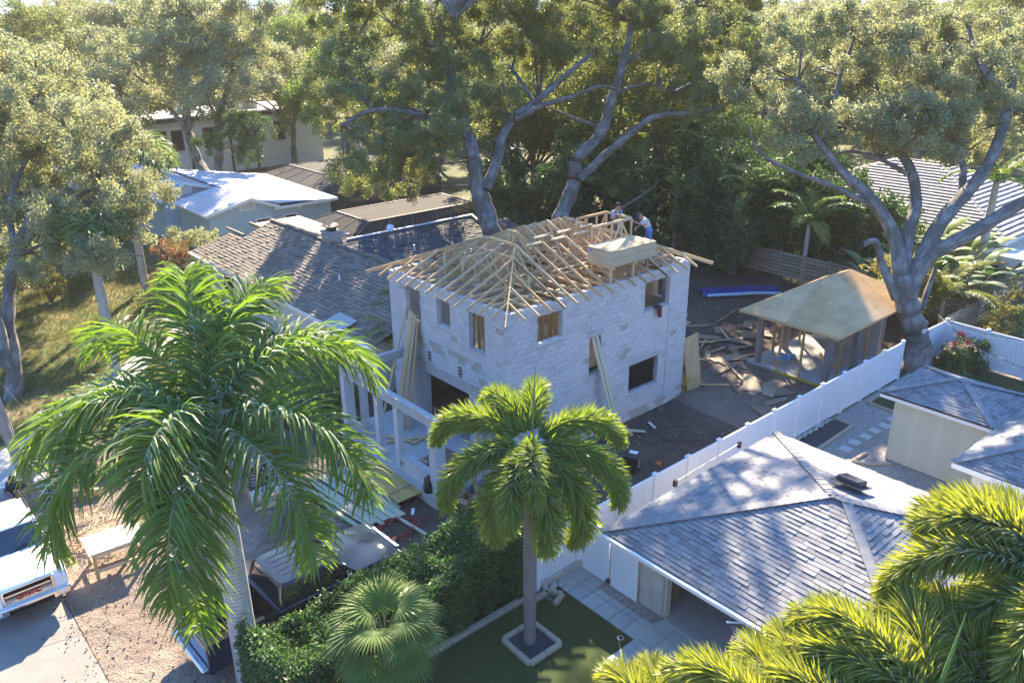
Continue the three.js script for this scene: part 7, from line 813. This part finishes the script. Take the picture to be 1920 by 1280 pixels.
  // guy wires running down to the sand
  const gw = thing('guy_wire', 'thin guy wires from the utility pole to the sand', 'wire', [-13.6, 5.4, -9.5]); for (const e of [[-10.8, 0, -2.2], [-13.0, 0, -1.3]]) part(gw, 'wire', tube([V(0, 0, 0), V(...e).sub(V(-13.6, 5.4, -9.5)).multiplyScalar(.5), V(...e).sub(V(-13.6, 5.4, -9.5))], .006, 4), blackPl);
  const pots = [[-1.0, -14.6, .32, .62], [-1.9, -15.2, .24, .4], [-.2, -15.0, .26, .45]]; pots.forEach(([x, z, rd, h], i) => { const t = thing('plant_pot', ['tall dark plant pot in the shaded side yard', 'low dark plant pot beside the tall one', 'dark plant pot next to the spiky young palm'][i], 'plant pot', [x, 0, z]); part(t, 'pot', new THREE.LatheGeometry([[0, 0], [rd * .7, 0], [rd, h], [rd * .93, h], [rd * .85, h * .9], [0, h * .88]].map(q => new THREE.Vector2(...q)), 18), std({ color: lin(.02, .03, .05), roughness: .4 })); part(t, 'soil', new THREE.CylinderGeometry(rd * .86, rd * .86, .03, 16), dirtMat).position.y = h * .89; });
  const tarp = thing('blue_tarp', 'rumpled blue tarpaulin heap below the dark evergreens', 'tarpaulin', [23.2, 0, -6.6], -.6); { const g = new THREE.PlaneGeometry(4.6, 1.6, 60, 24); g.rotateX(-Math.PI / 2); const p = g.attributes.position; for (let i = 0; i < p.count; i++) { const x = p.getX(i), z = p.getZ(i); p.setY(i, .06 + .26 * Math.max(0, 1 - (z / .8) ** 2) * (.7 + .3 * Math.sin(x * 3 + z * 2)) + .04 * Math.sin(x * 11 + z * 7)); } g.computeVertexNormals(); part(tarp, 'sheet', g, std({ color: lin(.008, .035, .2), roughness: .6, side: THREE.DoubleSide })); const q = part(tarp, 'edge_roll', tube([V(-2.1, .12, .75), V(-.6, .2, .95), V(1, .15, .8), V(2.2, .1, .9)], .1, 8), std({ color: lin(.35, .52, .62), roughness: .5 })); }
  const bt = thing('blue_bag', 'crumpled light blue bag on the pavilion slab', 'bag', [16.1, .13, .9]); { const g = new THREE.IcosahedronGeometry(.3, 2), p = g.attributes.position; for (let i = 0; i < p.count; i++) { const x = p.getX(i), y = p.getY(i), z = p.getZ(i), q = 1 + .35 * Math.sin(x * 14 + z * 10) * Math.cos(y * 12); p.setXYZ(i, x * q * 1.5, Math.max(-.1, y * q * .6), z * q); } g.computeVertexNormals(); part(bt, 'cloth', g, std({ color: lin(.12, .36, .62), roughness: .7 })).position.y = .1; part(bt, 'tail', tube([V(.3, .05, 0), V(.6, .04, .1), V(.8, .03, 0)], .06, 6), std({ color: lin(.12, .36, .62), roughness: .7 })); }
}
// ------------------------------------------------------------ neighbour's garden: beds, kerbs, stepping stones, lights, flag
{
  const kerb = (name, label, pts, w = .16, h = .13) => { const t = thing(name, label, 'kerb'); for (let i = 0; i < pts.length - 1; i++) { const [ax, az] = pts[i], [bx2, bz] = pts[i + 1], L = Math.hypot(bx2 - ax, bz - az), n = Math.max(1, Math.round(L / .6)), a = -Math.atan2(bz - az, bx2 - ax); for (let k = 0; k < n; k++) { const u = (k + .5) / n, m = part(t, 'kerb_stone', new RoundedBoxGeometry(L / n - .01, h, w, 2, .03), curbMat); m.position.set(ax + (bx2 - ax) * u, h / 2 - .01, az + (bz - az) * u); m.rotation.y = a; } } return t; };
  kerb('garden_kerb', 'tan concrete kerb between the dark hedge and the turf', [[-9.6, 5.3], [-4.15, 5.3], [-3.9, 5.55], [-3.4, 5.55]]); kerb('garden_kerb', 'short tan kerb round the hedge end by the white stones', [[-3.3, 5.5], [-3.1, 5.9], [-3.55, 6.05]]);
  kerb('garden_kerb', 'square tan kerb round the foxtail palm bed', [[-5.5, 6.15], [-4.48, 6.15], [-4.48, 7.25], [-5.55, 7.25], [-5.5, 6.15]], .15, .12);
  struct('palm_bed', poly(rect(-5.44, -4.54, 6.2, 7.2), .03), darkGravel);
  kerb('garden_kerb', 'tan kerb round the dark gravel bed along the white fence', [[9.7, 6.3], [12.45, 6.2], [12.55, 5.4]], .14, .1); struct('gravel_bed', poly(rect(7.2, 12.4, 5.4, 6.15), .02), darkGravel);
  kerb('garden_kerb', 'tan kerb round the small square of turf by the fence', [[14.85, 5.6], [16.15, 5.55], [16.0, 6.6], [14.75, 6.7], [14.85, 5.6]], .12, .1); struct('turf_patch', poly([[14.9, 5.66], [16.08, 5.62], [15.94, 6.54], [14.82, 6.62]], .03), turfMat);
  kerb('garden_kerb', 'long tan kerb beside the garage roof and gravel yard', [[6.0, 7.4], [9.4, 7.55], [10.8, 7.6]], .14, .1); kerb('garden_kerb', 'tan kerb running from the garage to the shed corner', [[9.5, 7.1], [10.2, 8.2], [10.7, 8.6]], .14, .1);
  const G = 'pale stepping stones across the gravel'; [[10.51, 6.96], [11.22, 6.94], [11.96, 6.98], [12.67, 6.98], [13.34, 7.05], [14.1, 7.01]].forEach(([x, z], i) => { const m = part(scene, numbered('stepping_stone'), new RoundedBoxGeometry(.4, .06, .42, 1, .012), tileMats[2]); m.position.set(x, .03, z); m.rotation.y = .04 * (i % 3 - 1); tag(m, 'square pale stepping stone set in the gravel beside the shed', 'stepping stone', G); });
  const ws = (list, label) => { const r = rng(33); list.forEach(([x, z]) => { const g = new THREE.IcosahedronGeometry(.06 + .04 * r(), 1), p = g.attributes.position; for (let i = 0; i < p.count; i++) p.setXYZ(i, p.getX(i) * (1 + .2 * Math.sin(p.getY(i) * 40)), p.getY(i) * .75, p.getZ(i) * (1 + .15 * Math.sin(p.getX(i) * 33))); g.computeVertexNormals(); const m = part(scene, numbered('white_stone'), g, std({ color: lin(.5, .49, .46), map: concreteMap, roughness: .9 })); m.position.set(x, .08, z); m.rotation.y = r() * 6; tag(m, label, 'stone', label); }); };
  ws(Array.from({ length: 9 }, (_, i) => [-3.3 + i * .06 + (i % 2) * .1, 5.42 + (i % 3) * .09]), 'white rounded stone at the foot of the fence by the hedge'); ws(Array.from({ length: 22 }, (_, i) => [8.0 + i * .2, 5.38 + (i % 2) * .05]), 'white rounded stone in the row along the long fence');
  const sp = thing('sprinkler_ring', 'small grey ring cover at the turf corner', 'cover', [-3.15, .02, 8.1]); part(sp, 'ring', new THREE.TorusGeometry(.08, .02, 6, 18), castConcrete).rotation.x = Math.PI / 2; part(sp, 'cover', new THREE.CylinderGeometry(.07, .07, .015, 14), blackPl);
  // string lights
  const sl = (label, A, B, sag, n) => { const t = thing('string_lights', label, 'string lights'), a = V(...A), b = V(...B), pts = []; for (let i = 0; i <= 12; i++) { const u = i / 12; pts.push(a.clone().lerp(b, u).add(V(0, -sag * 4 * u * (1 - u), 0))); } part(t, 'cable', tube(pts, .012, 5, 40), blackPl); for (let i = 1; i < n; i++) { const u = i / n, p = a.clone().lerp(b, u).add(V(0, -sag * 4 * u * (1 - u) - .07, 0)); const s = part(t, 'bulb', new THREE.SphereGeometry(.035, 8, 6), lampGlass); s.position.copy(p).add(V(0, -.05, 0)); bx(t, 'socket', blackPl, .03, .06, .03, p.x, p.y, p.z); } }; sl('string of bulbs hung from the oak along the back fence', [19.9, 2.6, 5.9], [22.0, 2.3, 10.8], .35, 12); sl('string of bulbs hung from the oak over the shed roof', [19.9, 2.7, 5.8], [14.5, 3.4, 11.4], .3, 10);
  // flag
  const fl = thing('flag', 'red white and blue striped flag on a short white pole by the garage', 'flag', [-1.75, 2.0, 11.75]); const cv = document.createElement('canvas'); cv.width = 380; cv.height = 200; const c = cv.getContext('2d'); for (let k = 0; k < 13; k++) { c.fillStyle = k % 2 ? '#f2f2f0' : '#a81e30'; c.fillRect(0, k * 200 / 13, 380, 200 / 13 + 1); } c.fillStyle = '#23306b'; c.fillRect(0, 0, 152, 108); c.fillStyle = '#fff'; for (let y = 0; y < 9; y++) for (let x = 0; x < (y % 2 ? 5 : 6); x++) { c.beginPath(); c.arc(14 + x * 25 + (y % 2 ? 12 : 0), 11 + y * 11, 4, 0, 7); c.fill(); } const ft = new THREE.CanvasTexture(cv); ft.colorSpace = THREE.SRGBColorSpace;
  bar(fl, 'pole', white, V(0, 0, 0), V(-1.25, .35, -.7), .03, .03); { const g = new THREE.PlaneGeometry(1.05, .62, 24, 10), p = g.attributes.position; for (let i = 0; i < p.count; i++) { const u = p.getX(i) + .525, v = p.getY(i) - .31; p.setXYZ(i, -1.2 + u * .25 + v * .0 - .2 * v * 0, .3 - u * .85 , -.67 - v * .75 + .07 * Math.sin(u * 7 + v * 6)); } g.computeVertexNormals(); part(fl, 'cloth', g, phy({ map: ft, roughness: 1, transmission: .25, thickness: 0, side: THREE.DoubleSide })); }
  // two short wall posts with a line along the garage fence
  const wl = thing('wall_wire', 'thin wire stretched between two black brackets above the garage eave', 'wire'); bx(wl, 'bracket', blackPl, .1, .2, .1, .6, 2.5, 6.7); bx(wl, 'bracket', blackPl, .1, .2, .1, 3.9, 2.5, 6.6); bar(wl, 'wire', steel, V(.6, 2.55, 6.7), V(3.9, 2.55, 6.6), .012, .012);
}
// ------------------------------------------------------------ countless small stuff: clods, twigs, grass
{
  const r = rng(991), ms = [], g = new THREE.IcosahedronGeometry(0.5, 0); for (let i = 0; i < 5200; i++) { const x = rr(-13.4, 24, r), z = rr(-8, 5, r); if (x > -3.2 && x < 9.8 && z < 0.1) continue; const s = 0.015 + 0.06 * Math.pow(r(), 4); ms.push(new THREE.Matrix4().compose(V(x, 0.01 + s * 0.2, z), ranQ(r), V(s * 1.4, s, s))); }
  const m = scatter(scene, 'clods', g, std({ color: lin(.23, .19, .155), roughness: 1 }), ms, () => { const v = 0.5 + r() * 1.1; return [v, v * 0.97, v * 0.95]; }); tag(m, 'small clods and stones scattered over the building site soil', 'clods', undefined, 'stuff');
  const tw = []; for (let i = 0; i < 1100; i++) { const x = rr(-13.3, 22, r), z = rr(-7, 5, r); if (x > -3.2 && x < 9.8 && z < 0.1) continue; tw.push(M4(x, 0.035, z, r() * 6.28, 0.08 + 0.35 * r() * r(), 1, 1, 0, rr(-.1, .1, r))); }
  tag(scatter(scene, 'twigs', box(1, 0.009, 0.012), std({ color: lin(.30, .22, .14), roughness: 1 }), tw, () => { const v = 0.5 + r() * 1.4; return [v, v * 0.95, v * 0.85]; }), 'twigs and wood splinters littering the building site', 'twigs', undefined, 'stuff');
  const gp = [], gi = []; for (let k = 0; k < 7; k++) { const a = k / 7 * 6.28, l = 0.06 + 0.04 * (k % 3), o = gp.length / 3; gp.push(Math.cos(a) * .02 - Math.sin(a) * .006, 0, Math.sin(a) * .02 + Math.cos(a) * .006, Math.cos(a) * .02 + Math.sin(a) * .006, 0, Math.sin(a) * .02 - Math.cos(a) * .006, Math.cos(a) * (.02 + l * .6), l, Math.sin(a) * (.02 + l * .6)); gi.push(o, o + 1, o + 2); } const tuft = rawGeo(gp, gi), gm = [];
  for (let i = 0; i < 26000; i++) { const x = rr(-22, 0, r), z = rr(-36, -12.8, r); if (x > -0.8 || (x > -13 && Math.abs((z + 24.2) * 0.77 - (-1.2 - x) * 0.0 - ((x + 1.2) * -0.69)) < 0.0)) continue; const pz = -12.7 - (x + 14.2) * 0.885; if (Math.abs(z - pz) < 1.0) continue; const s = 0.7 + 1.1 * r(); gm.push(M4(x, 0.005, z, r() * 6.28, s, s * (0.7 + r()), s)); }
  tag(scatter(scene, 'lawn_grass', tuft, leaf([.13, .15, .035], 0.4, 0.05, 0.5), gm, () => { const d = r() < 0.4, v = 0.7 + 0.6 * r(); return d ? [2.1 * v, 1.5 * v, 1.6 * v] : [v, v, v]; }), 'patchy short grass on the lawn by the street', 'grass', undefined, 'stuff');
  const lv = []; const lg = rawGeo([-.5, 0, 0, 0, .08, .28, .5, 0, 0, 0, .08, -.28], [0, 1, 2, 0, 2, 3]); for (let i = 0; i < 1500; i++) { const x = rr(-14.6, -9.5, r), z = rr(-9, 4, r); if (i > 700 && Math.abs(x + 13.66 + 0.12 * Math.sin(z * 3)) > 0.4) continue; const s = 0.04 + 0.07 * r(); lv.push(new THREE.Matrix4().compose(V(x, 0.03, z), ranQ(r), V(s, s, s))); }
  tag(scatter(scene, 'fallen_leaves', lg, std({ color: lin(.34, .22, .10), roughness: .9, side: THREE.DoubleSide }), lv, () => { const v = 0.5 + r(); return [v, v * .9, v * .8]; }), 'dry fallen leaves along the street edge', 'leaves', undefined, 'stuff');
}
// high sparse foliage of the leaning oak, above the frame: it dapples the garage roof
{
  const r = rng(77), cl = []; for (let i = 0; i < 22; i++) cl.push([rr(14, 24, r), rr(19.5, 22.5, r), rr(-19, -7, r), rr(0.7, 1.25, r)]);
  const t = scene.children.find(o => o.userData.label?.startsWith('tall oak with one leaning')); scatter(t, 'upper_crown', oakSprig, oakLeaf, fillClumps(cl, r, 34, 0.8, 1.2), vary(r, 0.28, 0.2));
  const gs = cl.map(c => limbGeo([V(20.5, 15.5, -14.5), V((c[0] + 20.5) / 2, 18.2, (c[2] - 14.5) / 2), V(c[0], c[1], c[2])], [0.14, 0.08, 0.03], 5)); part(t, 'upper_limbs', merged(gs), bark);
}
{
  const r = rng(78), cl = []; for (let i = 0; i < 20; i++) cl.push([rr(10, 21, r), rr(19, 22.5, r), rr(-27, -14, r), rr(0.8, 1.4, r)]);  // out-of-frame foliage added high on the great oak to shade pickup and hedge
  const t = scene.children.find(o => o.userData.label?.startsWith('great oak with forked')); scatter(t, 'upper_crown', oakSprig, oakLeaf, fillClumps(cl, r, 34, 0.8, 1.2), vary(r, 0.28, 0.2));
  const gs = cl.map(c => limbGeo([V(11.5, 15.0, -17.5), V((c[0] + 11.5) / 2, 18, (c[2] - 17.5) / 2), V(c[0], c[1], c[2])], [0.14, 0.08, 0.03], 5)); part(t, 'upper_limbs', merged(gs), bark);
}
scene.fog = new THREE.FogExp2(0xfff0dc, 0.0004);
renderer.render(scene, camera);
